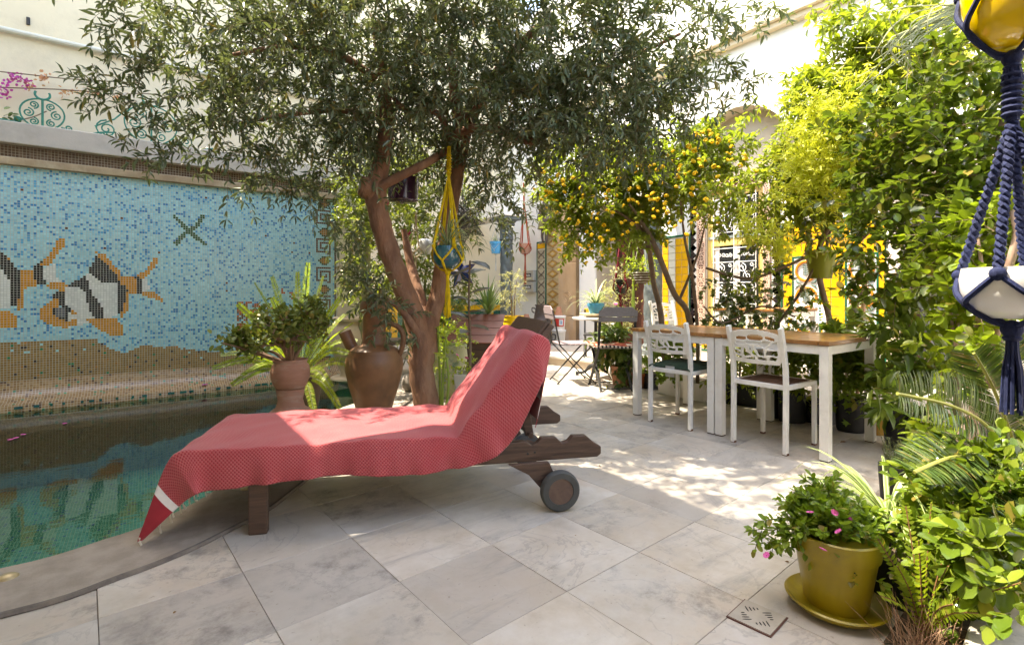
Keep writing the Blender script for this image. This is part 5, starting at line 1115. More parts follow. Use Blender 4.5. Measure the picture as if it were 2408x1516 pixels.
def newF(): return {'P': [], 'T': [], 'U': [], 'L': []}
def Fmesh(name, F, wd, tpl, m, parent): 
    o = leafmesh(name, [tuple(p) for p in F['P']], [tuple(p) for p in F['T']], [tuple(p) for p in F['U']], F['L'], wd, tpl, m); local(o, parent).parent = parent; return o
def put(o, parent): return setattr(local(o, parent), 'parent', parent) or o
def W2(mb, name, m, parent, **k): return put(mb.build(name, m, None, **k), parent)
# jade plant on a pedestal
jp = gp(683, 3.7); tcp = mat('old_terracotta', (.40, .20, .13), (.30, .14, .085), sc=6, r=.8, bmp=.4, bs=26, c3=(.50, .36, .28), sc3=3, st=(1, 1, 4))
js = vessel('pedestal_pot', 'upturned terracotta jar with a yellow and blue glazed band carrying the jade plant', 'pedestal', jp, [(.0001, 0), (.17, 0), (.175, .06), (.165, .15), (.155, .165), (.135, .185), (.10, .21), (.085, .26), (.095, .32), (.10, .345), (.0001, .346)], tcp)
MB().lathe([(.176, .05), (.178, .07), (.170, .14), (.166, .15)], 36).build('glazed_band', mat('yellow_blue_glaze', (.50, .40, .08), (.30, .32, .12), sc=9, r=.3), js, smooth=True); MB().ring((0, 0, .166), .155, .004, 36).build('blue_line', glaze('blue_line', (.02, .03, .12)), js)
jo = thing('jade_plant', 'bushy jade plant in a bulbous terracotta pot on a jar pedestal', 'potted plant', (jp.x, jp.y, .346))
MB().lathe([(.0001, 0), (.095, 0), (.11, .02), (.132, .08), (.136, .12), (.128, .165), (.112, .185), (.118, .20), (.122, .208), (.118, .214), (.105, .205), (.10, .18), (.0001, .175)], 40).build('pot', tcp, jo, smooth=True, sharp=70)
b = MB(); F = newF(); base = Vector((0, 0, .17))
for k in range(17):
    a = rnd.uniform(0, 6.28) if k > 3 else (math.atan2((-RT).y, (-RT).x) + rnd.uniform(-.4, .4)); r_ = rnd.uniform(.06, .25) if k > 3 else rnd.uniform(.26, .36); h = rnd.uniform(.14, .33) if k > 3 else rnd.uniform(.05, .2); e = Vector((math.cos(a) * r_, math.sin(a) * r_, .2 + h)); mid = e * .5 + Vector((0, 0, .10 + rnd.uniform(-.03, .03)))
    b.tube(smooth_path([base, mid, e], 5), [.016, .014, .013, .012, .011, .010, .009, .008, .007, .006, .005], 7)
    for q in range(7):
        e2 = e + Vector((rnd.gauss(0, .07), rnd.gauss(0, .07), rnd.uniform(-.03, .11))); b.tube([mid.lerp(e, .6 + .1 * q), e2], [.008, .005], 5)
        for i in range(17):
            d = Vector(NR.normal(size=3)) + Vector((0, 0, .5)); F['P'].append(e2 + Vector(NR.normal(size=3) * .028)); F['T'].append(d); F['U'].append(Vector((0, 0, 1)) + Vector(NR.normal(size=3) * .4)); F['L'].append(rnd.uniform(.036, .056))
b.build('branches', mat('jade_stem', (.23, .13, .08), (.30, .20, .13), sc=20, r=.7, bmp=.4), jo, smooth=True)
leafmesh('leaves', [tuple(p) for p in F['P']], [tuple(p) for p in F['T']], [tuple(p) for p in F['U']], F['L'], .55, 'round', leafmat('jade_leaf', (.11, .15, .035), (.17, .21, .045), (.27, .30, .08), .22, .2), jo)
# sword fern behind it
fern_m = leafmat('fern_green', (.17, .24, .02), (.26, .34, .03), (.40, .44, .05), .45, .5)
fp = gp(705, 4.35); fn = vessel('sword_fern', 'sword fern with long upright yellow green fronds behind the jade plant', 'potted plant', fp, potprof(.14, .19, .34), mat('dark_clay', (.10, .07, .05), sc=7, r=.8), soil_z=.3, soil_r=.17)
F = newF(); rb = MB(); fc = fp + Vector((0, 0, .32))
tips = [(725, 618, 4.2), (598, 665, 4.2), (640, 700, 4.3), (560, 715, 4.2), (690, 690, 4.4), (760, 650, 4.4), (800, 700, 4.4), (770, 720, 4.2), (830, 760, 4.2), (820, 830, 4.1), (520, 835, 4.0), (500, 865, 4.0), (545, 905, 3.9), (570, 880, 4.0), (860, 870, 4.0), (800, 960, 4.0), (760, 760, 4.5), (610, 740, 4.4), (660, 720, 4.5), (840, 800, 4.3), (640, 650, 4.5), (740, 980, 4.0), (780, 910, 3.9), (590, 780, 4.1), (700, 640, 4.5), (810, 740, 4.5)]
for x, y, d in tips:
    e = at(x, y, d); mid = fc.lerp(e, .55) + Vector((0, 0, .10 if y > 780 else .05)); frond(F, [fc, mid, e], .052, 64); rb.tube(smooth_path([fc, mid, e], 5), .003, 4)
W2(rb, 'rachises', stem_green, fn)['kind'] = 'stuff'; Fmesh('fronds', F, .24, 'plain', fern_m, fn)
# big spouted amphora
am = mat('amphora_clay', (.25, .12, .055), (.11, .055, .025), sc=3.4, r=.45, bmp=.3, bs=22, c3=(.36, .17, .07), sc3=2.6, spec=.4)
ap = gp(880, 4.2); ao = thing('spouted_amphora', 'large brown clay amphora with a side spout standing on the pool edge', 'amphora', ap)
prf = [(.0001, .008), (.125, .008), (.135, .04), (.165, .15), (.205, .28), (.232, .40), (.238, .455), (.228, .51), (.205, .553), (.206, .558), (.196, .568), (.197, .573), (.185, .583), (.150, .602), (.108, .615), (.098, .63), (.094, .74), (.092, .86), (.095, .875), (.112, .885), (.117, .92), (.112, .96), (.105, .975), (.09, .975), (.085, .9), (.08, .6), (.0001, .58)]
MB().lathe(prf, 48).build('body', am, ao, smooth=True, sharp=60)
sl = -RT
MB().tube([sl * .16 + Vector((0, 0, .545)), sl * .19 + Vector((0, 0, .60)), sl * .245 + Vector((0, 0, .72))], [.062, .05, .052], 18, cap=False).tube([sl * .245 + Vector((0, 0, .72)), sl * .24 + Vector((0, 0, .70))], [.052, .042], 18).build('spout', am, ao, smooth=True)
MB().tube(smooth_path([RT * .205 + Vector((0, 0, .52)), RT * .235 + Vector((0, 0, .60)), RT * .24 + Vector((0, 0, .70)), RT * .19 + Vector((0, 0, .77)), RT * .09 + Vector((0, 0, .80))], 5), .022, 10).build('handle', am, ao, smooth=True)
# cream urn on a saucer, tall green stalk, carved stone ball, dark bench
cl = mat('cream_clay', (.55, .44, .30), (.45, .35, .23), sc=5, r=.8, bmp=.3, c3=(.30, .25, .2), sc3=3)
up = gp(830, 6.05, .0); u = vessel('storage_urn', 'cream clay storage urn with loop handles at the end of the mosaic wall', 'urn', up, [(.0001, 0), (.19, 0), (.26, .03), (.255, .05), (.15, .06), (.14, .10), (.18, .20), (.25, .38), (.265, .50), (.25, .60), (.21, .68), (.20, .70), (.235, .715), (.24, .745), (.225, .76), (.19, .75), (.18, .66), (.0001, .60)], cl)
for s in (-1, 1): MB().tube(smooth_path([RT * s * .225 + Vector((0, 0, .66)), RT * s * .31 + Vector((0, 0, .66)), RT * s * .31 + Vector((0, 0, .56)), RT * s * .25 + Vector((0, 0, .52))], 5), .02, 8).build('handle', cl, u, smooth=True)
tp = gp(860, 5.9); o = thing('green_stalk', 'tall smooth green plant stalk rising behind the amphora', 'plant', tp)
b = MB(); limb(b, [(850, 880, 5.9), (853, 790, 5.9), (858, 700, 5.9), (864, 560, 5.9), (868, 400, 5.9), (870, 330, 5.9)], [.05, .055, .052, .045, .035, .02], 12, 5, .01); W2(b, 'stalk', mat('smooth_green_bark', (.17, .20, .09), (.24, .24, .12), sc=6, r=.5, c3=(.25, .13, .06), sc3=1.6), o, smooth=True)
fo = Foliage()
for x, y, d, r, n in [(870, 400, 5.8, .3, 70), (850, 520, 5.6, .25, 50), (880, 640, 5.3, .24, 60), (870, 700, 5.0, .16, 36), (930, 560, 5.8, .3, 50), (840, 450, 5.9, .25, 40)]: fo.blob(at(x, y, d), r, n, .06, .16, 5)
rose_leaf = leafmat('rose_leaf', (.10, .14, .025), (.16, .20, .035), (.28, .26, .07), .35, .4)
l = fo.build('leaves', .42, 'fold', rose_leaf, None, stem_green, 'twigs'); put(l, o)
for x in [x for x in COL.objects if x.name.startswith('twigs') and x.parent is None]: put(x, o)
sb = vessel('stone_ball', 'carved grey stone ball lying behind the olive trunk', 'ornament', gp(968, 5.35), [(.0001, 0), (.05, .004), (.09, .04), (.105, .08), (.105, .09), (.10, .09), (.10, .10), (.105, .10), (.10, .14), (.07, .185), (.0001, .205)], mat('grey_stone', (.26, .23, .2), (.16, .14, .12), sc=14, r=.9, bmp=.8, bs=30))
o = thing('low_bench', 'low dark wooden bench behind the amphora', 'bench', gp(960, 6.6)); MB().box((-.5, -.25, .40), (.5, .25, .45)).build('bench_top', dark_wood, o, bevel=.006)
for x in (-.45, .4): MB().box((x, -.22, 0), (x + .05, .22, .40)).build('leg', dark_wood, o, bevel=.004)
# olive pot plants behind the tree
dc = mat('patterned_pot', (.42, .40, .24), (.30, .34, .22), sc=10, r=.5, c3=(.05, .14, .12), sc3=12)
def leafy(o, c, F_args, wd, tpl, m, nm='leaves', stem_m=stem_green):
    fo = Foliage()
    for a in F_args: fo.blob(*a[:4], **a[4])
    l = fo.build(nm, wd, tpl, m, None, stem_m, 'twigs'); put(l, o)
    for x in [x for x in COL.objects if x.name.startswith('twigs') and x.parent is None]: put(x, o)
p = gp(1050, 5.15); o = vessel('patterned_planter', 'large green patterned planter with trailing lime foliage behind the trunk', 'potted plant', p, [(.0001, 0), (.17, 0), (.20, .12), (.205, .25), (.19, .27), (.20, .29), (.215, .40), (.205, .48), (.21, .52), (.19, .52), (.18, .46), (.0001, .44)], dc)
lime2 = leafmat('fresh_leaf', (.18, .26, .02), (.28, .36, .03), (.42, .46, .06), .35, .45)
leafy(o, p, [(p + Vector((0, 0, .58)), (.22, .22, .12), 60, .035, dict(ln=.12, n=5)), (p + FW * -.2 + Vector((0, 0, .4)), (.15, .1, .2), 40, .03, dict(ln=.12, n=5, up=-.3))], .5, 'fold', lime2)
pk_m = mat('pink_petal', (.70, .12, .38), sc=30, r=.6)
fb = MB()
for k in range(7): a = k * .897; fb.prism([(0, -.004), (.018, -.007), (.02, .0), (.018, .007), (0, .004)], (0, 0, 0), (math.cos(a), math.sin(a), .25), (-math.sin(a), math.cos(a), 0), (0, 0, .0015))
fb.ball((0, 0, .003), .005, 6, 4); pf = fb.build('flower', pk_m, None); pf_me = pf.data; bpy.data.objects.remove(pf)
def blossoms(o, pts, s=1.0):
    for q in pts: f = link('flower', pf_me, o); f.location = Vector(q) - Vector(o.location); f.rotation_euler = (rnd.uniform(-1, 1), rnd.uniform(-1, 1), rnd.uniform(0, 6)); f.scale = [s] * 3
blossoms(o, [at(1097, 842, 4.9), at(1060, 860, 4.9), at(1075, 835, 4.9)])
o = thing('arum_plant', 'tall lime stalked plant with arrow leaves beside the olive trunk', 'plant', gp(1045, 4.55))
for pts in ([(1040, 965, 4.55), (1042, 880, 4.55), (1048, 800, 4.5), (1055, 780, 4.5)], [(1048, 965, 4.5), (1055, 900, 4.5), (1050, 840, 4.5)], [(1036, 965, 4.6), (1034, 880, 4.6), (1030, 770, 4.6)]):
    b = MB(); limb(b, pts, [.012, .011, .009, .006][:len(pts)], 7); W2(b, 'stalk', mat('lime_stalk', (.26, .36, .05), sc=8, r=.5), o, smooth=True)
F = newF()
for x, y, d in ((1050, 792, 4.5), (1045, 838, 4.45), (1060, 778, 4.5), (1030, 770, 4.6)): F['P'].append(at(x, y, d)); F['T'].append(RT * rnd.choice((-1, 1)) + Vector((0, 0, .4))); F['U'].append(-FW * .5 + Vector((0, 0, 1))); F['L'].append(.11)
Fmesh('leaves', F, .55, 'ivy', lime2, o)
p = gp(1105, 4.75); o = thing('rubber_plant', 'young rubber plant with large dusty leaves in a square pale pot', 'potted plant', p, TH)
b = MB(); b.add([(-.11, -.11, 0), (.11, -.11, 0), (.11, .11, 0), (-.11, .11, 0), (-.14, -.14, .30), (.14, -.14, .30), (.14, .14, .30), (-.14, .14, .30), (-.125, -.125, .30), (.125, -.125, .30), (.125, .125, .30), (-.125, .125, .30), (-.12, -.12, .26), (.12, -.12, .26), (.12, .12, .26), (-.12, .12, .26)],
              [(3, 2, 1, 0), (0, 1, 5, 4), (1, 2, 6, 5), (2, 3, 7, 6), (3, 0, 4, 7), (4, 5, 9, 8), (5, 6, 10, 9), (6, 7, 11, 10), (7, 4, 8, 11), (8, 9, 13, 12), (9, 10, 14, 13), (10, 11, 15, 14), (11, 8, 12, 15), (12, 13, 14, 15)]); b.build('pot', mat('pale_stone_pot', (.50, .46, .38), (.42, .38, .3), sc=7, r=.8), o, bevel=.01)
MB().tube(smooth_path([(0, 0, .2), (.01, 0, .6), (0, .01, 1.0), (.02, 0, 1.35)], 5), [.014] * 8 + [.009] * 8, 7).build('stem', stem_brown, o, smooth=True)
rub = leafmat('rubber_leaf', (.045, .055, .035), (.07, .08, .05), (.10, .10, .07), .3, .08)
tv, tf = LEAF['round']
for k in range(13):
    z = .62 + k * .06; a = k * 2.4 + .5; l = rnd.uniform(.17, .24); me = MB().add([(x * l, y * l * .46, zz * l - .12 * l * x * x) for x, y, zz in tv], tf)
    q = me.build('leaf', rub, o, smooth=True, sharp=180, loc=(0, 0, z)); q.rotation_euler = (rnd.uniform(-.3, .3), rnd.uniform(-.5, .35), a)
leafy(o, p, [(p + Vector((0, 0, .33)), (.1, .1, .06), 26, .03, dict(ln=.1, n=4))], .6, 'fold', lime2)
# chest with a sloping slatted lid
o = thing('wooden_chest', 'reddish wooden chest with a sloping plank lid in the alcove', 'chest', gp(1118, 6.6, .0), TH - R(96))
rw = wood('red_wood', (.20, .055, .025), (.11, .03, .014), (1.5, 24, 24), .45)
MB().box((-.33, -.22, .0), (.33, .25, .42)).build('body', dark_wood, o, bevel=.006)
for k in range(4): MB().bar((-.36, -.24 + k * .135, .46 + k * .085), (.36, -.24 + k * .135, .46 + k * .085), .153, .02, (0, -.53, .85)).build('plank', rw, o, bevel=.004)
MB().prism([(-.24, .42), (.27, .42), (.27, .74)], (-.33, 0, 0), (0, 1, 0), (0, 0, 1), (.03, 0, 0)).build('cheek', dark_wood, o); MB().prism([(-.24, .42), (.27, .42), (.27, .74)], (.30, 0, 0), (0, 1, 0), (0, 0, 1), (.03, 0, 0)).build('cheek', dark_wood, o)
# yellow ribbed planter with a small pale shrub
ylw = mat('yellow_gloss', (.74, .50, .01), (.66, .42, .01), sc=5, r=.25, spec=.6)
p = gp(1207, 7.6, .13); o = vessel('ribbed_planter', 'yellow ribbed planter with a pale little shrub behind the lounger', 'potted plant', p, ribbed(.125, .16, .575, 9), ylw)
for k in (-1, 1): MB().tube([(k * .02, 0, .5), (k * .03, .01, .85), (k * .06, 0, 1.1)], [.01, .008, .005], 6).build('stem', stem_brown, o, smooth=True)
pale_leaf = leafmat('pale_grey_leaf', (.30, .30, .14), (.40, .39, .20), (.50, .48, .3), .5, .3)
leafy(o, p, [(p + Vector((0, 0, 1.0)), (.16, .16, .30), 90, .028, dict(ln=.12, n=6)), (p + Vector((-.05, .05, .8)), (.16, .16, .15), 40, .028, dict(ln=.1, n=5))], .3, 'plain', pale_leaf)
# stacked copper couscous pots
cp = mat('blackened_copper', (.09, .065, .055), (.05, .038, .034), sc=6, r=.5, metal=.35, c3=(.10, .13, .12), sc3=4)
p = gp(1274, 8.9, .13)
o = vessel('cooking_pot', 'wide blackened cooking pot with ring handles at the foot of the stack', 'pot', p, [(.0001, 0), (.15, 0), (.185, .05), (.19, .14), (.165, .21), (.175, .235), (.165, .24), (.0001, .24)], cp, group='stacked copper pots')
for s in (-1, 1): MB().tube(smooth_path([RT * s * .18 + Vector((0, 0, .19)), RT * s * .24 + Vector((0, 0, .18)), RT * s * .235 + Vector((0, 0, .10)), RT * s * .185 + Vector((0, 0, .09))], 4), .012, 7).build('handle', iron, o, smooth=True)
o = vessel('copper_steamer', 'blackened copper steamer standing on the cooking pot', 'pot', p + Vector((0, 0, .24)), [(.0001, 0), (.13, 0), (.145, .03), (.14, .10), (.165, .16), (.165, .18), (.15, .20), (.105, .44), (.12, .46), (.125, .475), (.11, .475), (.10, .45), (.0001, .42)], cp, group='stacked copper pots')
MB().tube(smooth_path([RT * -.11 + Vector((0, 0, .40)), RT * -.165 + Vector((0, 0, .42)), RT * -.17 + Vector((0, 0, .36)), RT * -.13 + Vector((0, 0, .33))], 4), .011, 7).build('handle', cp, o, smooth=True)
# white buckets with print
wb = mat('white_plastic', (.78, .77, .74), (.7, .68, .65), sc=5, r=.35)
p = gp(1314, 9.15, .13)
def bucket(p, label, deco):
    o = vessel('plastic_bucket', label, 'bucket', p, [(.0001, 0), (.105, 0), (.125, .22), (.132, .225), (.132, .25), (.126, .255), (.0001, .257)], wb, group='white plastic buckets')
    if deco:
        nrm = math.atan2(-FW.y, -FW.x); b = MB()
        for mi, (a0, a1, z0, z1, r_) in enumerate(((-.75, .75, .06, .2, .1215), (-.05, .55, .08, .185, .1235), (.1, .4, .1, .165, .1255))):
            vs = [((r_ + (z - .1) * .09) * math.cos(nrm + a0 + (a1 - a0) * i / 8), (r_ + (z - .1) * .09) * math.sin(nrm + a0 + (a1 - a0) * i / 8), z) for z in (z0, z1) for i in range(9)]; b.add(vs, [(i, i + 1, i + 10, i + 9) for i in range(8)], mi)
        b.build('printed_label', [mat('label_red', (.55, .03, .025), sc=20, r=.4), mat('label_white', (.75, .75, .75), sc=20, r=.4), mat('label_blue', (.05, .25, .5), (.5, .6, .65), sc=60, r=.4)], o)
    return o
bucket(p, 'plain white plastic bucket under the labelled one', False); bucket(p + Vector((0, 0, .258)), 'white plastic bucket with a red and blue label', True)
vessel('terracotta_pot', 'upturned terracotta pot on the labelled bucket', 'pot', p + Vector((0, 0, .516)), [(.0001, .15), (.04, .15), (.062, .03), (.07, .028), (.072, 0), (.0001, 0)][::-1], terracotta, 24)
p = gp(1238, 9.4, .13); bucket(p, 'white plastic bucket under the terracotta saucers', False); o = thing('clay_saucers', 'short pile of terracotta saucers on a white bucket', 'saucers', p + Vector((0, 0, .258)))
for k in range(4): MB().lathe([(.0001, 0), (.11 - .012 * k, 0), (.125 - .012 * k, .04), (.115 - .012 * k, .04), (.0001, .03)], 24, (0, 0, .042 * k)).build('saucer', terracotta if k != 1 else cl, o, smooth=True)
MB().lathe([(.0001, .10), (.04, .10), (.075, 0), (.0001, 0)][::-1], 20, (0, 0, .17)).build('small_pot', terracotta, o, smooth=True)
# electric boxes
gp_m = mat('grey_plastic', (.50, .47, .40), (.44, .41, .35), sc=6, r=.5)
for i, (y0, y1) in enumerate(((635, 660), (663, 687))):
    a = onX(1237, y1, WX); c = onX(1262, y0, WX); o = thing('meter_box', ('upper' if i == 0 else 'lower') + ' grey electric meter box on the cream wall', 'meter box', (WX, (a.y + c.y) / 2, a.z), 0, 'electric meter boxes')
    w, h = abs(c.y - a.y), c.z - a.z; MB().box((-.09, -w / 2, 0), (0, w / 2, h)).build('case', gp_m, o, bevel=.008); MB().box((-.095, -w * .30, h * .35), (-.0902, w * .36, h * .68)).build('window', mat('meter_glass', (.03, .035, .04), sc=4, r=.1), o)
    b = MB()
    for k in range(5): b.box((-.10, -w * .24 + k * w * .1, h * .42), (-.0952, -w * .18 + k * w * .1, h * (.6 if k % 2 else .55)))
    b.build('breaker_switches', wb, o)
a = onX(1228, 656, WX); o = thing('wall_switch', 'small cream wall switch beside the meter boxes', 'switch', (WX, a.y, a.z)); MB().box((-.02, -.06, -.06), (0, .06, .06)).build('plate', gp_m, o, bevel=.004); MB().box((-.028, -.03, -.03), (-.0202, .03, .03)).build('rocker', wb, o, bevel=.003)
# marionette on the wall
a = onX(1279, 515, WX - .12); o = thing('wall_marionette', 'old armoured marionette figure with round shield hung on the cream wall', 'marionette', (WX - .1, a.y, a.z)); arm = mat('tin_armour', (.16, .12, .10), (.09, .07, .06), sc=9, r=.5, metal=.4)
MB().lathe([(.085, .02), (.10, .10), (.085, .18), (.11, .26), (.05, .30), (.045, .33)], 16).build('torso', arm, o, smooth=True); MB().ball((0, 0, .39), .06, 12, 8, (.9, .9, 1.15)).build('head', mat('painted_face', (.42, .20, .08), sc=12, r=.5), o, smooth=True); MB().lathe([(.066, .40), (.07, .42), (.05, .47), (.01, .50), (.006, .53)], 14).build('helmet', arm, o, smooth=True)
MB().lathe([(.145, -.20), (.14, -.18), (.10, -.02), (.085, .04)], 18).build('skirt', mat('olive_cloth', (.22, .19, .07), (.16, .13, .05), sc=12, r=.9), o, smooth=True)
for s, m_ in ((-1, 0), (1, 1)):
    MB().tube([(0, s * .06, -.18), (-.01, s * .07, -.33), (0, s * .06, -.45), (-.05, s * .10, -.48)], [.032, .026, .02, .018], 8).build('leg', arm, o, smooth=True); MB().tube([(0, s * .10, .24), (-.02, s * .16, .10), (-.06, s * .15, -.02)], [.032, .026, .022], 8).build('arm', arm, o, smooth=True)
MB().lathe([(.0001, .03), (.07, .02), (.12, 0), (.0001, -.004)], 20).build('shield', arm, o, smooth=True, loc=(-.09, -.17, -.02), rot=(R(90), 0, R(-60)))
# ---------------------------------------------------------------- macrame hangers
def hanger(name, label, top, pot_c, r, ph, rope_m, tail, knots=(), n=4, rr=.006, braid=False):
    """rope from top, cords around a vessel centred at pot_c (bottom z = pot_c.z), knot below and tail"""
    o = thing(name, label, 'plant hanger', top); cp = Vector(pot_c); top = Vector(top); gather = top + (cp + Vector((0, 0, ph)) - top) * .30
    b = MB(); b.tube([top, gather], rr * 2.0, 8); W2(b, 'top_cord', rope_m, o, smooth=True)
    b = MB()
    for k in range(7): q = top.lerp(gather, .3 + .1 * k); b.ring(q, rr * 2.2, rr * .9, 12, 5)
    W2(b, 'wrapped_knot', rope_m, o, smooth=True)
    for k in range(n):
        a = TH + math.pi + (k + .35) * 2 * math.pi / n; d = Vector((math.cos(a), math.sin(a), 0)); d2 = Vector((math.cos(a + math.pi / n), math.sin(a + math.pi / n), 0)); d3 = Vector((math.cos(a - math.pi / n), math.sin(a - math.pi / n), 0))
        k1 = cp + d * (r * 1.02) + Vector((0, 0, ph * .95)); b = MB()
        if braid:
            m = 60; pts = [gather.lerp(k1, i / m) for i in range(m + 1)]; b.tube([p + Vector((math.cos(i * 1.2), math.sin(i * 1.2), 0)) * rr * .8 for i, p in enumerate(pts)], rr * .95, 6); b.tube([p + Vector((math.cos(i * 1.2 + 3.14), math.sin(i * 1.2 + 3.14), 0)) * rr * .8 for i, p in enumerate(pts)], rr * .95, 6)
        else:
            for off in (-.6, .6): b.tube([gather + d2 * rr * off, k1 + d2 * rr * off * 1.4], rr, 6)
        W2(b, 'cord', rope_m, o, smooth=True)
        W2(MB().ball(k1, rr * 2.4, 8, 6), 'knot', rope_m, o, smooth=True); b = MB()
        for dd in (d2, d3): b.tube(smooth_path([k1, cp + (d + dd).normalized() * r * 1.05 + Vector((0, 0, ph * .6)), cp + dd * r * .98 + Vector((0, 0, ph * .30)), cp + dd * r * .45 + Vector((0, 0, -.006)), cp + Vector((0, 0, -.018))], 4), rr, 6)
        W2(b, 'net_cord', rope_m, o, smooth=True)
    W2(MB().ball(cp + Vector((0, 0, -.025)), rr * 3.2, 10, 7).ring(cp + Vector((0, 0, -.045)), rr * 1.8, rr, 12, 5), 'bottom_knot', rope_m, o, smooth=True)
    b = MB()
    for k in range(11):
        a = k * 2.4; w = rr * (1.0 + .28 * k ** .5); d = Vector((math.cos(a), math.sin(a), 0)); b.tube([cp + Vector((0, 0, -.03)) + d * w * .6, cp + Vector((0, 0, -.03 - tail * .25)) + d * w * .7, cp + Vector((0, 0, -.03 - tail * (.45))) + d * w * 1.2, cp + Vector((0, 0, -.03 - tail * rnd.uniform(.92, 1))) + d * w * 1.6], rr * .62, 5)
    W2(b, 'tassel', rope_m, o, smooth=True); return o
def rope(name, c): return mat(name, c, tuple(x * .6 for x in c), sc=60, r=.85, bmp=.6, bs=180, st=(1, 1, .3))
striped_leaf = striped('variegated_blade', (.12, .20, .05), (.60, .62, .34))
# yellow hanger with teal bowl
yc = at(1053, 632, 4.35); hanger('macrame_hanger', 'bright yellow macrame hanger tied to the olive branch', at(1056, 345, 4.45), yc, .128, .20, rope('yellow_rope', (.80, .56, .01)), .40, rr=.0085)
tl = mat('teal_glaze', (.005, .11, .14), (.012, .06, .09), sc=6, r=.1, spec=.7, coat=.6); o = vessel('hanging_bowl', 'deep teal glazed bowl with a spider plant in the yellow hanger', 'potted plant', yc, [(.0001, 0), (.07, .005), (.115, .05), (.128, .10), (.122, .16), (.108, .195), (.10, .195), (.0001, .17)], tl)
b = blades(MB(), (0, 0, .19), 60, .46, .018, 1.0, 8, (.15, .95), 2.1); b.build('leaves', striped_leaf, o, smooth=True, sharp=180)['kind'] = 'stuff'
for q in (at(1085, 592, 4.2), at(1000, 600, 4.3)):
    b = blades(MB(), q - Vector(o.location), 22, .10, .008, 1.0, 5, (.0, .9), 2.2); b.build('plantlet', striped_leaf, o, smooth=True, sharp=180)
# coral hanger and pot on the cream wall
cc = onX(1235, 596, WX - .22); hanger('macrame_hanger', 'thin coral red macrame hanger on the cream wall', onX(1231, 430, WX - .2), cc, .12, .20, rope('coral_rope', (.52, .09, .035)), .62, rr=.008); o = vessel('hanging_pot', 'pale pink clay pot in the coral hanger', 'pot', cc, [(.0001, 0), (.09, 0), (.125, .19), (.125, .20), (.11, .20), (.0001, .16)], mat('pink_clay', (.60, .32, .22), sc=5, r=.7))
MB().tube([onX(1231, 432, WX - .2) - Vector(o.location), onX(1231, 432, WX - .0) - Vector(o.location)], .006, 5).build('wall_hook', iron, o)
# blue pot on chains
bc = at(1166, 596, 9.3); sky_b = mat('sky_blue_plastic', (.07, .34, .60), (.06, .29, .52), sc=4, r=.35); hanger('macrame_hanger', 'white cord hanger holding the small blue pot by the column', at(1168, 511, 9.3), bc, .10, .21, rope('white_cord', (.62, .6, .55)), .30, rr=.0035, n=3)
o = vessel('hanging_pot', 'small sky blue pot in a white cord hanger beside the column', 'potted plant', bc, [(.0001, 0), (.08, 0), (.10, .17), (.112, .173), (.115, .218), (.104, .218), (.0001, .18)], sky_b); b = blades(MB(), (0, 0, .20), 30, .22, .011, 1.0, 5, (.2, 1.0), 2.0); b.build('leaves', striped_leaf, o, smooth=True, sharp=180)['kind'] = 'stuff'
# maroon and green hangers by the door
mc = at(1459, 690, 6.2); hanger('macrame_hanger', 'maroon macrame hanger with gold beads in front of the studded door', at(1463, 500, 6.2), mc, .085, .17, rope('maroon_rope', (.20, .012, .03)), .42, rr=.0085)
o = vessel('hanging_pot', 'black hanging pot with small white flowers in the maroon hanger', 'potted plant', mc, potprof(.06, .085, .17), black_plastic); leafy(o, mc, [(mc + Vector((0, 0, .24)), (.13, .13, .08), 46, .022, dict(ln=.1, n=5))], .6, 'plain', leafmat('cream_leaf', (.34, .34, .20), (.5, .5, .36), (.62, .6, .5), .5, .3))
gc = at(1489, 640, 6.0); hanger('macrame_hanger', 'lime green macrame hanger beside the studded door', at(1487, 500, 6.0), gc, .085, .12, rope('lime_rope', (.36, .50, .08)), .48, rr=.006, n=3)
vessel('hanging_pot', 'grey bowl shaped pot in the lime green hanger', 'pot', gc, [(.0001, 0), (.06, .004), (.08, .10), (.088, .12), (.078, .12), (.0001, .09)], mat('grey_pot', (.14, .17, .15), sc=6, r=.6))
o = vessel('wire_basket', 'white wire basket lined with coir and leafy trailing plants', 'potted plant', at(1512, 668, 5.9), [(.0001, 0), (.06, .01), (.10, .07), (.115, .14), (.10, .14), (.0001, .11)], mat('coir', (.16, .10, .06), sc=40, r=.95, bmp=.8)); 
for k in range(5): MB().ring((0, 0, .02 + .028 * k), .07 + .045 * (k / 4) ** .6 + .006, .003, 24, 5).build('wire_ring', white_metal, o)
for k in range(3): a = k * 2.09; MB().tube([(.115 * math.cos(a), .115 * math.sin(a), .14), (0, 0, .75)], .002, 4).build('chain', white_metal, o)
leafy(o, o.location, [(Vector(o.location) + Vector((0, 0, .18)), (.14, .14, .10), 50, .035, dict(ln=.12, n=5))], .5, 'fold', lime2)
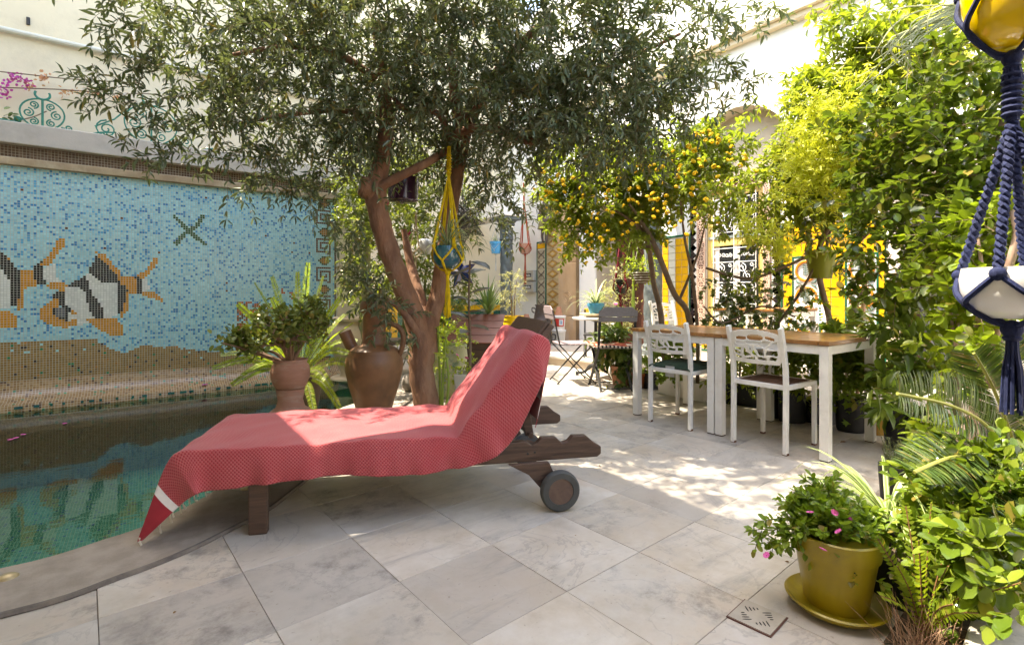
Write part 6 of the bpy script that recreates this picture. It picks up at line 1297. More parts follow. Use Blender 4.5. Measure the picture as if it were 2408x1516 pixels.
# navy hanger at the right with yellow and white bowls
navy = rope('navy_rope', (.012, .02, .075)); d_n = 1.15; c1 = at(2380, 112, d_n); c2 = at(2380, 748, d_n)
o1 = hanger('macrame_hanger', 'thick navy blue macrame hanger carrying the white bowl at the right edge', c1 + Vector((0, 0, -.02)), c2, .092, .105, navy, .19, rr=.0066, braid=True)
yb = vessel('hanging_bowl', 'glossy yellow bowl hanging at the top right corner', 'bowl', c1, [(.0001, 0), (.04, .002), (.068, .03), (.085, .08), (.090, .14), (.088, .17), (.08, .17), (.0001, .15)], mat('yellow_glaze_bowl', (.86, .58, .008), (.82, .52, .006), sc=3, r=.12, spec=.7, coat=.5))
hh = hanger('macrame_hanger', 'navy cords holding the glossy yellow bowl from above', c1 + Vector((0, 0, 3.5 - c1.z)), c1, .09, .165, navy, .05, rr=.006)
vessel('hanging_bowl', 'glossy white bowl in the navy macrame hanger', 'bowl', c2, [(.0001, 0), (.04, .0), (.074, .02), (.090, .055), (.092, .09), (.088, .115), (.080, .115), (.0001, .09)], mat('white_glaze_bowl', (.84, .83, .80), (.8, .79, .76), sc=3, r=.1, spec=.7, coat=.5))
# lanterns in the olive tree
sp = at(1083, 640, 4.9); o = thing('star_lantern', 'blue glass star lantern hanging behind the teal bowl', 'lantern', sp); bg = mat('blue_glass', (.008, .025, .16), (.015, .05, .26), sc=6, r=.08, spec=.8)
def star(o, c, r, m_face, m_edge, k=5, depth=.5, wire=False, er=.003):
    fr = -FW; up_ = Vector((0, 0, 1)); sd = RT; pts = []
    for i in range(2 * k): a = math.pi / 2 + i * math.pi / k + .2; q = r if i % 2 == 0 else r * .42; pts.append(sd * math.cos(a) * q + up_ * math.sin(a) * q)
    f_, b_ = fr * r * depth, -fr * r * depth; mb = MB(); eb = MB()
    for i in range(2 * k):
        for apex in (f_, b_): mb.add([pts[i], pts[(i + 1) % (2 * k)], apex], [(0, 1, 2)]); eb.tube([pts[i], apex], er, 4)
        eb.tube([pts[i], pts[(i + 1) % (2 * k)]], er, 4)
    mb.build('facets', m_face, o); eb.build('leading', m_edge, o); eb2 = MB().tube([up_ * r * .9, up_ * (r + .35)], .003, 4); eb2.build('cord', m_edge, o)
star(o, sp, .165, bg, mat('lead_strip', (.22, .16, .10), sc=9, r=.4, metal=.6))
sp = at(1088, 520, 5.1); o = thing('filigree_lantern', 'dark pierced metal star lantern hanging in the olive tree', 'lantern', sp); gm = mat('pierced_metal', (.13, .12, .11), (.08, .075, .07), sc=14, r=.5, metal=.5)
eb = MB(); tips_ = [Vector(v).normalized() for v in ((1, 1, 1), (-1, 1, 1), (1, -1, 1), (1, 1, -1), (-1, -1, 1), (-1, 1, -1), (1, -1, -1), (-1, -1, -1), (0, 0, 1.2), (0, 0, -1.2), (1.2, 0, 0), (-1.2, 0, 0))]
for t_ in tips_:
    s1 = t_.orthogonal().normalized(); s2 = t_.cross(s1); ring_ = [t_ * .09 + (s1 * math.cos(i * math.pi / 2) + s2 * math.sin(i * math.pi / 2)) * .075 for i in range(4)]; tip = t_ * .27
    for i in range(4):
        a, c = ring_[i], ring_[(i + 1) % 4]; eb.tube([a, tip], .0035, 4); eb.tube([a, c], .0035, 4)
        for q in (.25, .5, .75): eb.tube([a.lerp(tip, q), c.lerp(tip, q)], .0022, 3); eb.tube([a.lerp(tip, q), c.lerp(tip, q - .25)], .0022, 3); eb.tube([c.lerp(tip, q), a.lerp(tip, q - .25)], .0022, 3)
eb.tube([(0, 0, .25), (0, 0, .9)], .003, 4); eb.build('pierced_frame', gm, o); MB().ball((0, 0, 0), .075, 10, 8).build('core', gm, o, smooth=True)
pp = at(948, 476, 5.0); o = vessel('purple_basket', 'dark purple glass basket hanging under the branch', 'hanging pot', pp, [(.0001, 0), (.12, .004), (.145, .02), (.15, .15), (.155, .27), (.145, .27), (.0001, .24)], mat('purple_glass', (.035, .008, .035), (.05, .012, .045), sc=4, r=.12, spec=.7))
for k in range(3): a = k * 2.09; MB().tube([(.15 * math.cos(a), .15 * math.sin(a), .27), (0, 0, .8)], .0025, 4).build('chain', iron, o)
leafy(o, pp, [(pp + Vector((0, 0, .30)), (.16, .16, .12), 50, .04, dict(ln=.16, n=5, up=-.2))], .45, 'fold', rose_leaf)
gpnt = at(999, 600, 5.3); o = vessel('glass_globe', 'clear glass globe held in cream macrame behind the trunk', 'vase', gpnt, [(.0001, 0), (.05, .01), (.085, .06), (.09, .10), (.07, .15), (.05, .17)], mat('milky_glass', (.52, .54, .53), sc=3, r=.1, spec=.8), 24)
hanger('macrame_hanger', 'cream macrame hanger with a long fringe behind the leaning trunk', at(978, 500, 5.2), at(978, 600, 5.2), .06, .08, rope('cream_rope', (.52, .42, .27)), .40, rr=.005, n=3)
# ---------------------------------------------------------------- pots on the bistro table
tp_ = Vector((bp_.x, bp_.y, .748)); q = tp_ + RT * .0
vessel('clay_dish', 'wide clay dish under the blue pot on the bistro table', 'dish', q, [(.0001, 0), (.12, 0), (.13, .012), (.19, .03), (.20, .045), (.19, .05), (.0001, .02)], cl)
o = vessel('spider_plant', 'sky blue pot with a variegated spider plant on the bistro table', 'potted plant', q + Vector((0, 0, .03)), [(.0001, 0), (.075, 0), (.098, .10), (.105, .102), (.108, .145), (.098, .145), (.0001, .12)], sky_b)
b = blades(MB(), (0, 0, .13), 40, .46, .020, 1.0, 8, (.15, .85), 1.8); b.build('leaves', striped_leaf, o, smooth=True, sharp=180)['kind'] = 'stuff'
# ---------------------------------------------------------------- white corrugated bin, leafy plants near the door
p = gp(1437, 7.0, 0); vessel('ribbed_bin', 'white corrugated round bin behind the grey folding chair', 'bin', p, ribbed(.15, .17, .62, 11, .005), wb)
dk_leaf = leafmat('dark_broad_leaf', (.05, .085, .02), (.08, .13, .025), (.14, .2, .03), .35, .25)
p = gp(1460, 5.75); o = vessel('broadleaf_plant', 'dark broad leaved plant drooping beside the grey folding chair', 'potted plant', p, potprof(.09, .12, .22), terracotta)
fo = Foliage()
for x, y, d, r, n in [(1450, 800, 5.7, .14, 22), (1430, 790, 5.7, .1, 12), (1455, 840, 5.6, .12, 14)]: fo.blob(at(x, y, d), r, n, .11, .12, 3, up=-.1, sag=.6)
put(fo.build('leaves', .55, 'fold', dk_leaf, None), o)
p = gp(1445, 6.4, .13); o = vessel('variegated_bush', 'pale variegated bush beside the studded door', 'potted plant', p, potprof(.12, .16, .3), terracotta)
leafy(o, p, [(p + Vector((0, 0, .75)), (.2, .2, .28), 120, .032, dict(ln=.14, n=6)), (p + Vector((0, 0, .5)), (.15, .15, .2), 50, .03, dict(ln=.14, n=6))], .4, 'plain', leafmat('cream_leaf2', (.30, .33, .12), (.46, .46, .24), (.60, .58, .4), .5, .35))
blossoms(o, [at(1448, 715, 6.2), at(1436, 735, 6.1), at(1468, 720, 6.2)], 1.3)
p = gp(1500, 6.0, 0); o = vessel('striped_urn', 'white striped round pot on the floor by the step', 'pot', gp(1455, 6.05), [(.0001, 0), (.08, 0), (.14, .10), (.145, .17), (.11, .24), (.0001, .24)], wb); b = MB()
for k in range(16): a = k * .393; b.tube([(.084 * math.cos(a), .084 * math.sin(a), .005), (.143 * math.cos(a), .143 * math.sin(a), .10), (.148 * math.cos(a), .148 * math.sin(a), .17), (.115 * math.cos(a), .115 * math.sin(a), .238)], .004, 4)
b.build('dark_stripes', iron, o)
vessel('terracotta_pot', 'small orange plastic pot behind the table leg', 'pot', gp(1502, 5.6), potprof(.06, .085, .16), mat('orange_plastic', (.45, .12, .03), sc=5, r=.4))
# ---------------------------------------------------------------- row of troughs and grow bags behind the tables
def trough(a, b, h, m, label, w=.17, name='planter_trough'):
    a = Vector(a); b = Vector(b); d = b - a; L_ = d.length; o = thing(name, label, 'planter', (a + b) / 2, math.atan2(d.y, d.x)); x, y = L_ / 2, w / 2
    mb = MB(); mb.add([(-x * .93, -y * .85, 0), (x * .93, -y * .85, 0), (x * .93, y * .85, 0), (-x * .93, y * .85, 0), (-x, -y, h), (x, -y, h), (x, y, h), (-x, y, h), (-x + .012, -y + .012, h), (x - .012, -y + .012, h), (x - .012, y - .012, h), (-x + .012, y - .012, h), (-x + .02, -y + .02, h - .03), (x - .02, -y + .02, h - .03), (x - .02, y - .02, h - .03), (-x + .02, y - .02, h - .03)],
                      [(3, 2, 1, 0), (0, 1, 5, 4), (1, 2, 6, 5), (2, 3, 7, 6), (3, 0, 4, 7), (4, 5, 9, 8), (5, 6, 10, 9), (6, 7, 11, 10), (7, 4, 8, 11), (8, 9, 13, 12), (9, 10, 14, 13), (10, 11, 15, 14), (11, 8, 12, 15)]); mb.build('box', m, o, bevel=.006)
    MB().box((-x + .015, -y + .015, h - .05), (x - .015, y - .015, h - .028)).build('soil', soil, o)
    MB().box((-x * 1.0, -y * 1.02, 0), (x * 1.0, y * 1.02, .012)).build('drip_tray', m, o, bevel=.004)
    return o
def fill(o, blobs, wd, tpl, m, stem_m=stem_green): leafy(o, None, blobs, wd, tpl, m, 'leaves', stem_m)
def fill_px(o, lst, wd, tpl, m, leaf, ln=.14, n=5, up=.4, sag=.25): fill(o, [(at(x, y, d), r, k, leaf, dict(ln=ln, n=n, up=up, sag=sag)) for x, y, d, r, k in lst], wd, tpl, m)
ger = leafmat('geranium_leaf', (.12, .20, .03), (.20, .29, .045), (.32, .38, .08), .45, .4)
ivy_m = leafmat('ivy_leaf', (.055, .095, .025), (.10, .15, .035), (.2, .25, .06), .3, .25)
t1 = trough(gr(1457, 892), gr(1548, 916), .17, black_plastic, 'black plastic trough beside the bistro set'); fill_px(t1, [(1480, 865, 5.7, .1, 14), (1530, 870, 5.6, .1, 14)], .6, 'ivy', ivy_m, .045)
t2 = trough(gr(1556, 921), gr(1668, 944), .17, wb, 'white plastic trough with geraniums behind the green cushioned chair'); fill_px(t2, [(1585, 850, 5.0, .16, 30), (1630, 850, 4.9, .18, 34), (1650, 830, 4.9, .15, 24)], .9, 'ivy', ger, .055)
t3 = trough(gr(1705, 944), gr(1806, 958), .18, black_plastic, 'black plastic trough under the nearest table'); fill_px(t3, [(1720, 860, 4.7, .16, 30), (1760, 850, 4.6, .2, 40), (1790, 870, 4.6, .14, 24)], .5, 'fold', cest_leaf, .06)
def bag(x, y, r, h, label, m=black_plastic, cat='planter'):
    o = vessel('grow_bag', label, cat, gr(x, y), [(.0001, 0), (r * .92, 0), (r, .02), (r * 1.02, h * .5), (r * .98, h), (r * .93, h), (r * .9, h - .03), (.0001, h - .035)], m, 20, wob=.02, group='black grow bags behind the tables'); return o
g1 = bag(1812, 978, .085, .24, 'black grow bag with grassy blades under the table'); b = blades(MB(), (0, 0, .2), 70, .42, .010, .55, 6, (.7, 1.05), 1.0); b.build('leaves', leafmat('grass_blade', (.10, .18, .03), (.15, .25, .04), (.22, .33, .06), .4, .4), g1, smooth=True, sharp=180)['kind'] = 'stuff'
g2 = bag(1862, 990, .10, .25, 'wide black grow bag between the chair legs'); fill_px(g2, [(1850, 870, 4.1, .18, 40), (1880, 850, 4.1, .16, 30)], .5, 'fold', cest_leaf, .06)
t4 = trough(gr(1895, 985), gr(1960, 1000), .18, black_plastic, 'short black trough right of the wide grow bag'); fill_px(t4, [(1920, 890, 4.0, .16, 34), (1945, 860, 4.0, .18, 34)], .6, 'ivy', ger, .05)
g3 = bag(2000, 1012, .095, .25, 'black grow bag with a bright green geranium by the cane'); fill_px(g3, [(1985, 880, 3.8, .20, 50), (2020, 850, 3.8, .18, 40), (1970, 830, 3.9, .16, 30), (1995, 800, 3.9, .16, 24)], .9, 'ivy', ger, .06)
g4 = bag(2062, 1018, .085, .21, 'dented ochre plastic tub at the end of the planter row', mat('ochre_plastic', (.46, .25, .04), sc=5, r=.5)); fill_px(g4, [(2060, 900, 3.6, .14, 24), (2070, 860, 3.6, .15, 24)], .5, 'fold', cest_leaf, .07)
# big lance-leaved plant right of the tables
p = gp(2135, 3.35); o = vessel('laurel_plant', 'young tree with long pointed green leaves at the right end of the tables', 'potted plant', p, potprof(.12, .15, .28), black_plastic); fo = Foliage()
for x, y, d, r, n in [(2145, 760, 3.3, .12, 8), (2130, 850, 3.3, .13, 8), (2165, 880, 3.2, .14, 10), (2120, 930, 3.2, .09, 5), (2160, 950, 3.2, .12, 8), (2150, 700, 3.4, .10, 6), (2130, 800, 3.3, .12, 6)]: fo.blob(at(x, y, d), r, n, .14, .16, 4, up=.3, sag=.15)
fo.path([at(*q) for q in ((2100, 940, 3.1), (2065, 915, 3.0), (2040, 890, 3.0))], 3, .13, .1, 4)
put(fo.build('leaves', .32, 'fold', leafmat('laurel_leaf', (.08, .14, .025), (.14, .21, .035), (.28, .34, .06), .25, .38), None, stem_green), o)
for x in [x for x in COL.objects if x.name.startswith('twigs') and x.parent is None]: put(x, o)
b = MB(); limb(b, [(2135, 1020, 3.35), (2136, 900, 3.3), (2140, 760, 3.3)], [.014, .012, .007], 7); W2(b, 'stem', stem_brown, o, smooth=True)
# bamboo cane, ivy by the window, paper, olive pot in the jasmine
o = thing('garden_cane', 'reddish bamboo cane standing among the geraniums', 'cane', gp(2022, 3.95)); W2(MB().tube([at(2012, 1005, 3.95), at(2020, 850, 3.95), at(2034, 670, 3.95)], .014, 8), 'cane', mat('cane', (.50, .26, .16), (.42, .3, .12), sc=7, r=.5), o, smooth=True)
fo = Foliage()
for x, y, d, r, n in [(1745, 720, 4.75, .13, 22), (1725, 690, 4.8, .10, 10), (1800, 660, 4.7, .12, 9), (1690, 650, 4.8, .10, 7), (1760, 780, 4.7, .14, 22), (1860, 670, 4.6, .14, 12), (1680, 740, 4.9, .10, 10), (1790, 570, 4.6, .10, 7), (1850, 760, 4.5, .13, 16)]: fo.blob(at(x, y, d), r, n, .055, .16, 4, up=.0, sag=.5)
plant('ivy', 'dark ivy twining over bare stems in front of the barred window', 'ivy', gp(1740, 4.75), [([(1735, 960, 4.75), (1742, 820, 4.75), (1735, 740, 4.75), (1700, 660, 4.8)], [.01, .01, .008, .005])], fo, .9, 'ivy', ivy_m)
oc = at(1930, 655, 4.45); o = vessel('hanging_pot', 'olive green hanging pot among the jasmine stems', 'potted plant', oc, potprof(.085, .125, .245, .004), mat('olive_plastic', (.24, .25, .02), sc=5, r=.4)); fill_px(o, [(1925, 550, 4.45, .12, 16)], .9, 'ivy', ivy_m, .05)
for k in range(3): a = k * 2.09; MB().tube([(.125 * math.cos(a), .125 * math.sin(a), .24), (0, 0, .85)], .004, 5).build('cord', rope('brown_cord', (.24, .12, .09)), o)
b = MB(); pc_ = gr(1905, 985); n = 6
b.add([tuple(pc_ + RT * (-.19 + .38 * i / n) + FW * (-.09 + .2 * j / n) + Vector((0, 0, .006 + .012 * math.sin(i * 1.3) * (j / n) + .02 * max(0, i - 4) * .5))) for i in range(n + 1) for j in range(n + 1)], [(i * (n + 1) + j, (i + 1) * (n + 1) + j, (i + 1) * (n + 1) + j + 1, i * (n + 1) + j + 1) for i in range(n) for j in range(n)])
tag(b.build('paper_sheet', mat('paper', (.66, .66, .62), sc=4, r=.9), None, smooth=True, solid=.002), 'crumpled white sheet lying on the floor under the table', 'paper')
# ---------------------------------------------------------------- right foreground
pt = gr(1965, 1428); ygm = mat('mustard_glaze', (.36, .27, .012), (.27, .19, .01), sc=5, r=.38, spec=.5, bmp=.2, bs=14, c3=(.22, .155, .03), sc3=6)
so = vessel('pot_saucer', 'mustard green saucer under the portulaca pot', 'saucer', pt, [(.0001, .004), (.10, .004), (.125, .012), (.145, .03), (.150, .036), (.144, .04), (.12, .022), (.0001, .018)], ygm, 44)
po = vessel('portulaca_pot', 'mustard green pot overflowing with succulent leaves and pink flowers', 'potted plant', pt + Vector((0, 0, .018)), [(.0001, 0), (.088, 0), (.094, .02), (.118, .172), (.125, .175), (.131, .228), (.132, .236), (.126, .24), (.118, .222), (.0001, .215)], ygm, 44)
prt = leafmat('portulaca_leaf', (.12, .20, .02), (.20, .29, .03), (.32, .40, .05), .3, .35); c_ = pt + Vector((0, 0, .275)); fo = Foliage()
fo.blob(c_ + FW * .02, (.105, .105, .03), 130, .030, .06, 4, up=.9, sag=.1, shell=.1); fo.path([c_ - RT * .08, c_ - RT * .14 + Vector((0, 0, .0)), c_ - RT * .19 + Vector((0, 0, -.04)), c_ - RT * .215 + Vector((0, 0, -.07))], 30, .030, .045, 4); fo.path([c_ + RT * .1, c_ + RT * .16 + Vector((0, 0, -.02))], 14, .03, .05, 4); fo.path([c_ + RT * -.01 - FW * .125 + Vector((0, 0, -.08)), c_ - FW * .135 + Vector((0, 0, -.10))], 3, .03, .03, 3); fo.blob(c_ + RT * -.02 + FW * .05 + Vector((0, 0, .05)), (.09, .06, .04), 30, .032, .06, 4, up=.5)
put(fo.build('leaves', .55, 'round', prt, None, stem_green), po)
for x in [x for x in COL.objects if x.name.startswith('twigs') and x.parent is None]: put(x, po)
blossoms(po, [at(1803, 1305, 1.60), at(1935, 1292, 1.47), at(1972, 1250, 1.52), at(1962, 1205, 1.58), at(1905, 1205, 1.62), at(1995, 1218, 1.6)], .55)
# drain cover
dcv = [gr(1752, 1410), gr(1852, 1453), gr(1809, 1496), gr(1709, 1450)]; cen = sum(dcv, Vector()) / 4; o = thing('drain_cover', 'square stone drain cover with slanted slots set in the floor', 'drain cover', cen)
e1 = (dcv[1] - dcv[0]); e2 = (dcv[3] - dcv[0]); b = MB(); b.prism([(.02, .02), (.98, .02), (.98, .98), (.02, .98)], dcv[0] + Vector((0, 0, .0015)) - cen, e1, e2, (0, 0, .004)); b.build('plate', mat('drain_stone', (.42, .37, .30), (.34, .30, .24), sc=14, r=.8, bmp=.4), o)
b = MB().prism([(-.015, -.015), (1.015, -.015), (1.015, 1.015), (-.015, 1.015)], dcv[0] + Vector((0, 0, .0008)) - cen, e1, e2, (0, 0, .002)); b.build('frame', mat('rust_frame', (.12, .05, .035), sc=20, r=.8), o)
slot_m = mat('slot_dark', (.012, .01, .01), sc=9, r=.9)
for qx, qy, dirn in ((.30, .30, 0), (.70, .30, 1), (.30, .70, 1), (.70, .70, 0)):
    for k in range(4):
        f = (k - 1.5) * .085; ln = .11 - .022 * k if qx < .5 else .044 + .022 * k; v = Vector((.707, .707)) if dirn == 0 else Vector((.707, -.707)); w = Vector((v.y, -v.x)); c0_ = Vector((qx, qy)) + w * f
        poly = [tuple(c0_ + v * ln * math.cos(a) + w * .016 * math.sin(a)) for a in np.linspace(0, 6.283, 11)[:-1]]; MB().prism(poly, dcv[0] + Vector((0, 0, .0056)) - cen, e1, e2, (0, 0, .0006)).build('slot', slot_m, o)
# black planters, spider plant, rosemary bag
t5 = trough(gr(2075, 1420), gr(2140, 1330), .15, black_plastic, 'deep black planter behind the mustard pot', .16); c_ = Vector(t5.location) + FW * .15
o = vessel('spider_plant', 'striped spider plant spilling over a black pot beside the mustard pot', 'potted plant', gr(2088, 1335), potprof(.08, .11, .20), black_plastic); b = blades(MB(), (0, 0, .19), 110, .42, .015, 1.0, 8, (.1, .75), 1.7); b.build('leaves', striped('spider_blade', (.15, .24, .05), (.52, .58, .25)), o, smooth=True, sharp=180)['kind'] = 'stuff'
o = vessel('rosemary_bag', 'black pot of rosemary near the right edge of the floor', 'potted plant', gr(2105, 1172), [(.0001, 0), (.062, 0), (.07, .12), (.072, .17), (.066, .17), (.0001, .14)], black_plastic); F = newF(); b = MB()
for k in range(16):
    a = rnd.uniform(0, 6.28); r_ = rnd.uniform(.02, .06); h = rnd.uniform(.12, .22); base = Vector((math.cos(a) * .02, math.sin(a) * .02, .15)); tip = Vector((math.cos(a) * r_, math.sin(a) * r_, .15 + h * .75)); b.tube([base, tip], .0015, 4)
    for i in range(34): d = Vector(NR.normal(size=3)); F['P'].append(base.lerp(tip, rnd.uniform(.15, 1))); F['T'].append(d + Vector((0, 0, .6))); F['U'].append(Vector(NR.normal(size=3))); F['L'].append(rnd.uniform(.014, .022))
b.build('stems', stem_green, o); leafmesh('leaves', [tuple(p) for p in F['P']], [tuple(p) for p in F['T']], [tuple(p) for p in F['U']], F['L'], .13, 'plain', leafmat('rosemary_leaf', (.08, .11, .05), (.12, .15, .07), (.17, .19, .09), .5, .2), o)
o = bag(2135, 1160, .07, .18, 'second small black pot tucked behind the rosemary'); 
# cycad
cyb = gp(2395, 1.95, .0); o = thing('cycad', 'cycad with stiff dark feathery fronds arching over the right border', 'cycad', cyb); cyc = leafmat('cycad_leaf', (.045, .085, .025), (.075, .125, .03), (.16, .2, .05), .22, .18); F = newF(); b = MB()
for pts in ([(2395, 1110, 1.9), (2330, 1010, 1.85), (2240, 955, 1.8), (2110, 925, 1.75)], [(2400, 1090, 1.95), (2370, 1000, 1.95), (2330, 900, 1.95), (2290, 830, 1.95)], [(2395, 1110, 1.85), (2320, 1080, 1.75), (2240, 1075, 1.68), (2150, 1110, 1.6)], [(2410, 1100, 1.9), (2430, 950, 1.85), (2400, 860, 1.85), (2385, 800, 1.85)], [(2400, 1120, 1.8), (2385, 1130, 1.7), (2330, 1150, 1.6), (2290, 1190, 1.55)], [(2420, 1090, 2.0), (2480, 980, 2.0), (2520, 900, 2.0)]):
    P3 = [at(*q) for q in pts]; frond(F, P3, .15, 120, lift=.35); b.tube(smooth_path(P3, 6), .006, 6)
W2(b, 'rachises', mat('yellow_rachis', (.36, .36, .08), sc=8, r=.4), o, smooth=True)['kind'] = 'stuff'; Fmesh('fronds', F, .06, 'plain', cyc, o)
W2(MB().lathe([(.09, 0), (.10, .1), (.085, .22), (.05, .27), (.0001, .28)], 14, tuple(cyb)), 'trunk', mat('cycad_trunk', (.16, .09, .05), (.08, .05, .03), sc=12, r=.95, bmp=1.0, bs=25), o, smooth=True)
# low glossy shrub, ferns and dry grass at the bottom right
fo = Foliage(); glossy2 = leafmat('border_leaf', (.085, .145, .018), (.15, .215, .025), (.28, .33, .045), .16, .34)
for x, y, d, r, n in [(2250, 1130, 1.75, .12, 50), (2340, 1120, 1.7, .13, 60), (2250, 1210, 1.65, .13, 60), (2340, 1210, 1.55, .12, 55), (2390, 1160, 1.6, .1, 40), (2290, 1300, 1.5, .10, 40), (2210, 1270, 1.65, .09, 30), (2230, 1340, 1.55, .08, 24)]: fo.blob(at(x, y, d), (r, r, r * .8), int(n * .75), .042, .09, 4, up=.2, sag=.2)
fo.blob(at(2360, 1310, 1.32), (.07, .07, .07), 16, .062, .08, 4); fo.blob(at(2395, 1400, 1.25), (.05, .05, .05), 8, .05, .06, 4)
plant('border_shrub', 'sprawling border shrub with large glossy bright green leaves at the lower right', 'shrub', gp(2300, 1.65), [([(2240, 1400, 1.7), (2245, 1250, 1.7), (2250, 1150, 1.75)], [.008, .007, .004]), ([(2330, 1420, 1.6), (2335, 1250, 1.6), (2345, 1150, 1.65)], [.008, .007, .004])], fo, .6, 'round', glossy2, stem_green)
bf = gp(2170, 1.5); o = thing('border_fern', 'low fern with browning fronds at the lower right corner', 'fern', bf); F = newF(); b = MB(); c_ = bf + Vector((0, 0, .02))
for x, y, d in ((2130, 1190, 1.55), (2060, 1260, 1.55), (2190, 1180, 1.5), (2230, 1330, 1.35), (2330, 1370, 1.28), (2400, 1370, 1.22), (2070, 1400, 1.45), (2110, 1330, 1.5), (2250, 1230, 1.45), (2300, 1440, 1.3), (2160, 1270, 1.45), (2240, 1420, 1.3)):
    e = at(x, y, d); mid = c_.lerp(e, .5) + Vector((0, 0, .03)); frond(F, [c_, mid, e], .028, 22); b.tube(smooth_path([c_, mid, e], 5), .002, 4)
W2(b, 'rachises', mat('brown_rachis', (.24, .12, .05), sc=9), o)['kind'] = 'stuff'; Fmesh('fronds', F, .42, 'plain', fern_m, o)
o = thing('dry_grass', 'tuft of dry reddish brown grass beside the fern', 'grass', gp(2170, 1.42)); b = MB()
for k in range(150):
    a = gp(2170 + rnd.gauss(0, 34), 1.42 + rnd.gauss(0, .05), 0); e = a + RT * rnd.gauss(0, .05) + FW * rnd.gauss(0, .05) + Vector((0, 0, rnd.uniform(.04, .16))); b.tube([a, a.lerp(e, .5) + Vector((rnd.gauss(0, .008), rnd.gauss(0, .008), .01)), e], [.0012, .001, .0006], 3)
q = b.build('blades', mat('dry_grass', (.24, .12, .075), (.36, .24, .15), sc=30, r=.9)); q['kind'] = 'stuff'; put(q, o)
# planting bed, marble kerb block, terracotta urn
b = MB(); plate(b, [(lambda v: (v.x, v.y))(gr(x, y)) for x, y in ((2075, 1516), (2140, 1420), (2150, 1250), (2140, 1120), (2110, 1060), (2250, 960), (2900, 960), (2900, 1516))], [], lambda x, y: (x, y, .006)); tag(b.build('planting_bed', soil), 'dark earth bed along the right side', kind='structure')
mk = [gr(2295, 1418, .11), gr(2255, 1540, .11), gr(2700, 1600, .11), gr(2620, 1400, .11)]; o = thing('marble_block', 'low white marble kerb block in the bottom right corner', 'kerb block', (mk[0].x, mk[0].y, 0)); b = MB(); b.prism([(v.x - mk[0].x, v.y - mk[0].y) for v in mk], (0, 0, 0), (1, 0, 0), (0, 1, 0), (0, 0, .11)); b.build('block', marble_m, o, bevel=.006)
vessel('terracotta_urn', 'pinkish terracotta urn half hidden by leaves at the right edge', 'urn', gp(2425, 1.75), [(.0001, 0), (.08, 0), (.13, .12), (.14, .22), (.11, .30), (.12, .33), (.10, .33), (.0001, .28)], mat('pink_terracotta', (.55, .27, .19), sc=5, r=.8))
# ---------------------------------------------------------------- alcove plants
p = gp(1150, 6.9); o = vessel('yucca', 'spiky yucca in a yellow pot in front of the twisted column', 'potted plant', p, ribbed(.12, .15, .35, 6), ylw); MB().tube([(0, 0, .3), (0, .02, .8)], [.03, .025], 8).build('stem', stem_brown, o, smooth=True)
b = blades(MB(), (0, .02, .75), 46, .55, .03, .8, 6, (.2, 1.05), .8); b.build('leaves', leafmat('yucca_blade', (.09, .15, .05), (.13, .2, .06), (.2, .26, .09), .35, .3), o, smooth=True, sharp=180)['kind'] = 'stuff'
fo = Foliage()
for x, y, d, r, n in [(960, 430, 6.6, .45, 90), (1040, 500, 6.8, .45, 80), (900, 500, 6.4, .35, 60), (1000, 580, 6.6, .35, 60), (930, 620, 6.3, .3, 50), (1060, 640, 6.9, .3, 40), (980, 700, 6.6, .3, 40), (830, 480, 6.5, .3, 40), (1010, 400, 6.8, .4, 60)]: fo.blob(at(x, y, d), r, n, .065, .2, 5)
ro = plant('climbing_rose', 'tangled climbing rose with a few red blooms behind the olive trunk', 'climber', gp(960, 6.6), [([(950, 800, 6.6), (955, 650, 6.6), (965, 500, 6.6), (960, 400, 6.6)], [.03, .025, .02, .01]), ([(1010, 800, 6.8), (1000, 650, 6.8), (1040, 500, 6.8)], [.02, .018, .01])], fo, .5, 'fold', rose_leaf, stem_green)
rbm = MB()
for k in range(9): u = unit(1)[0]; rbm.ball(tuple(u * .016), .016, 6, 4)
rq = rbm.build('bloom', mat('red_rose', (.42, .01, .08), sc=20, r=.6), None, smooth=True); r_me = rq.data; bpy.data.objects.remove(rq)
for x, y, d in ((905, 476, 4.7), (828, 455, 6.2), (1045, 480, 6.5), (1035, 455, 6.5), (1060, 500, 6.5), (960, 550, 6.3)): f = link('bloom', r_me, ro); f.location = at(x, y, d) - Vector(ro.location); f.scale = [1.3] * 3
p = gp(1040, 7.4, .13); o = vessel('cactus_pot', 'pot of upright cactus pads against the yellow and green alcove tiles', 'potted plant', p, potprof(.13, .17, .3), terracotta); gcs = mat('cactus_green', (.12, .2, .08), (.08, .14, .06), sc=10, r=.6)
for k in range(5): a = k * 1.3; MB().tube([(.05 * math.cos(a), .05 * math.sin(a), .25), (.08 * math.cos(a), .08 * math.sin(a), .5), (.09 * math.cos(a), .09 * math.sin(a), .65 + .06 * k)], [.03, .035, .012], 8).build('pad', gcs, o, smooth=True)
fill_px(o, [(1060, 690, 7.3, .25, 40), (1020, 720, 7.2, .22, 30)], .3, 'fold', rose_leaf, .09)
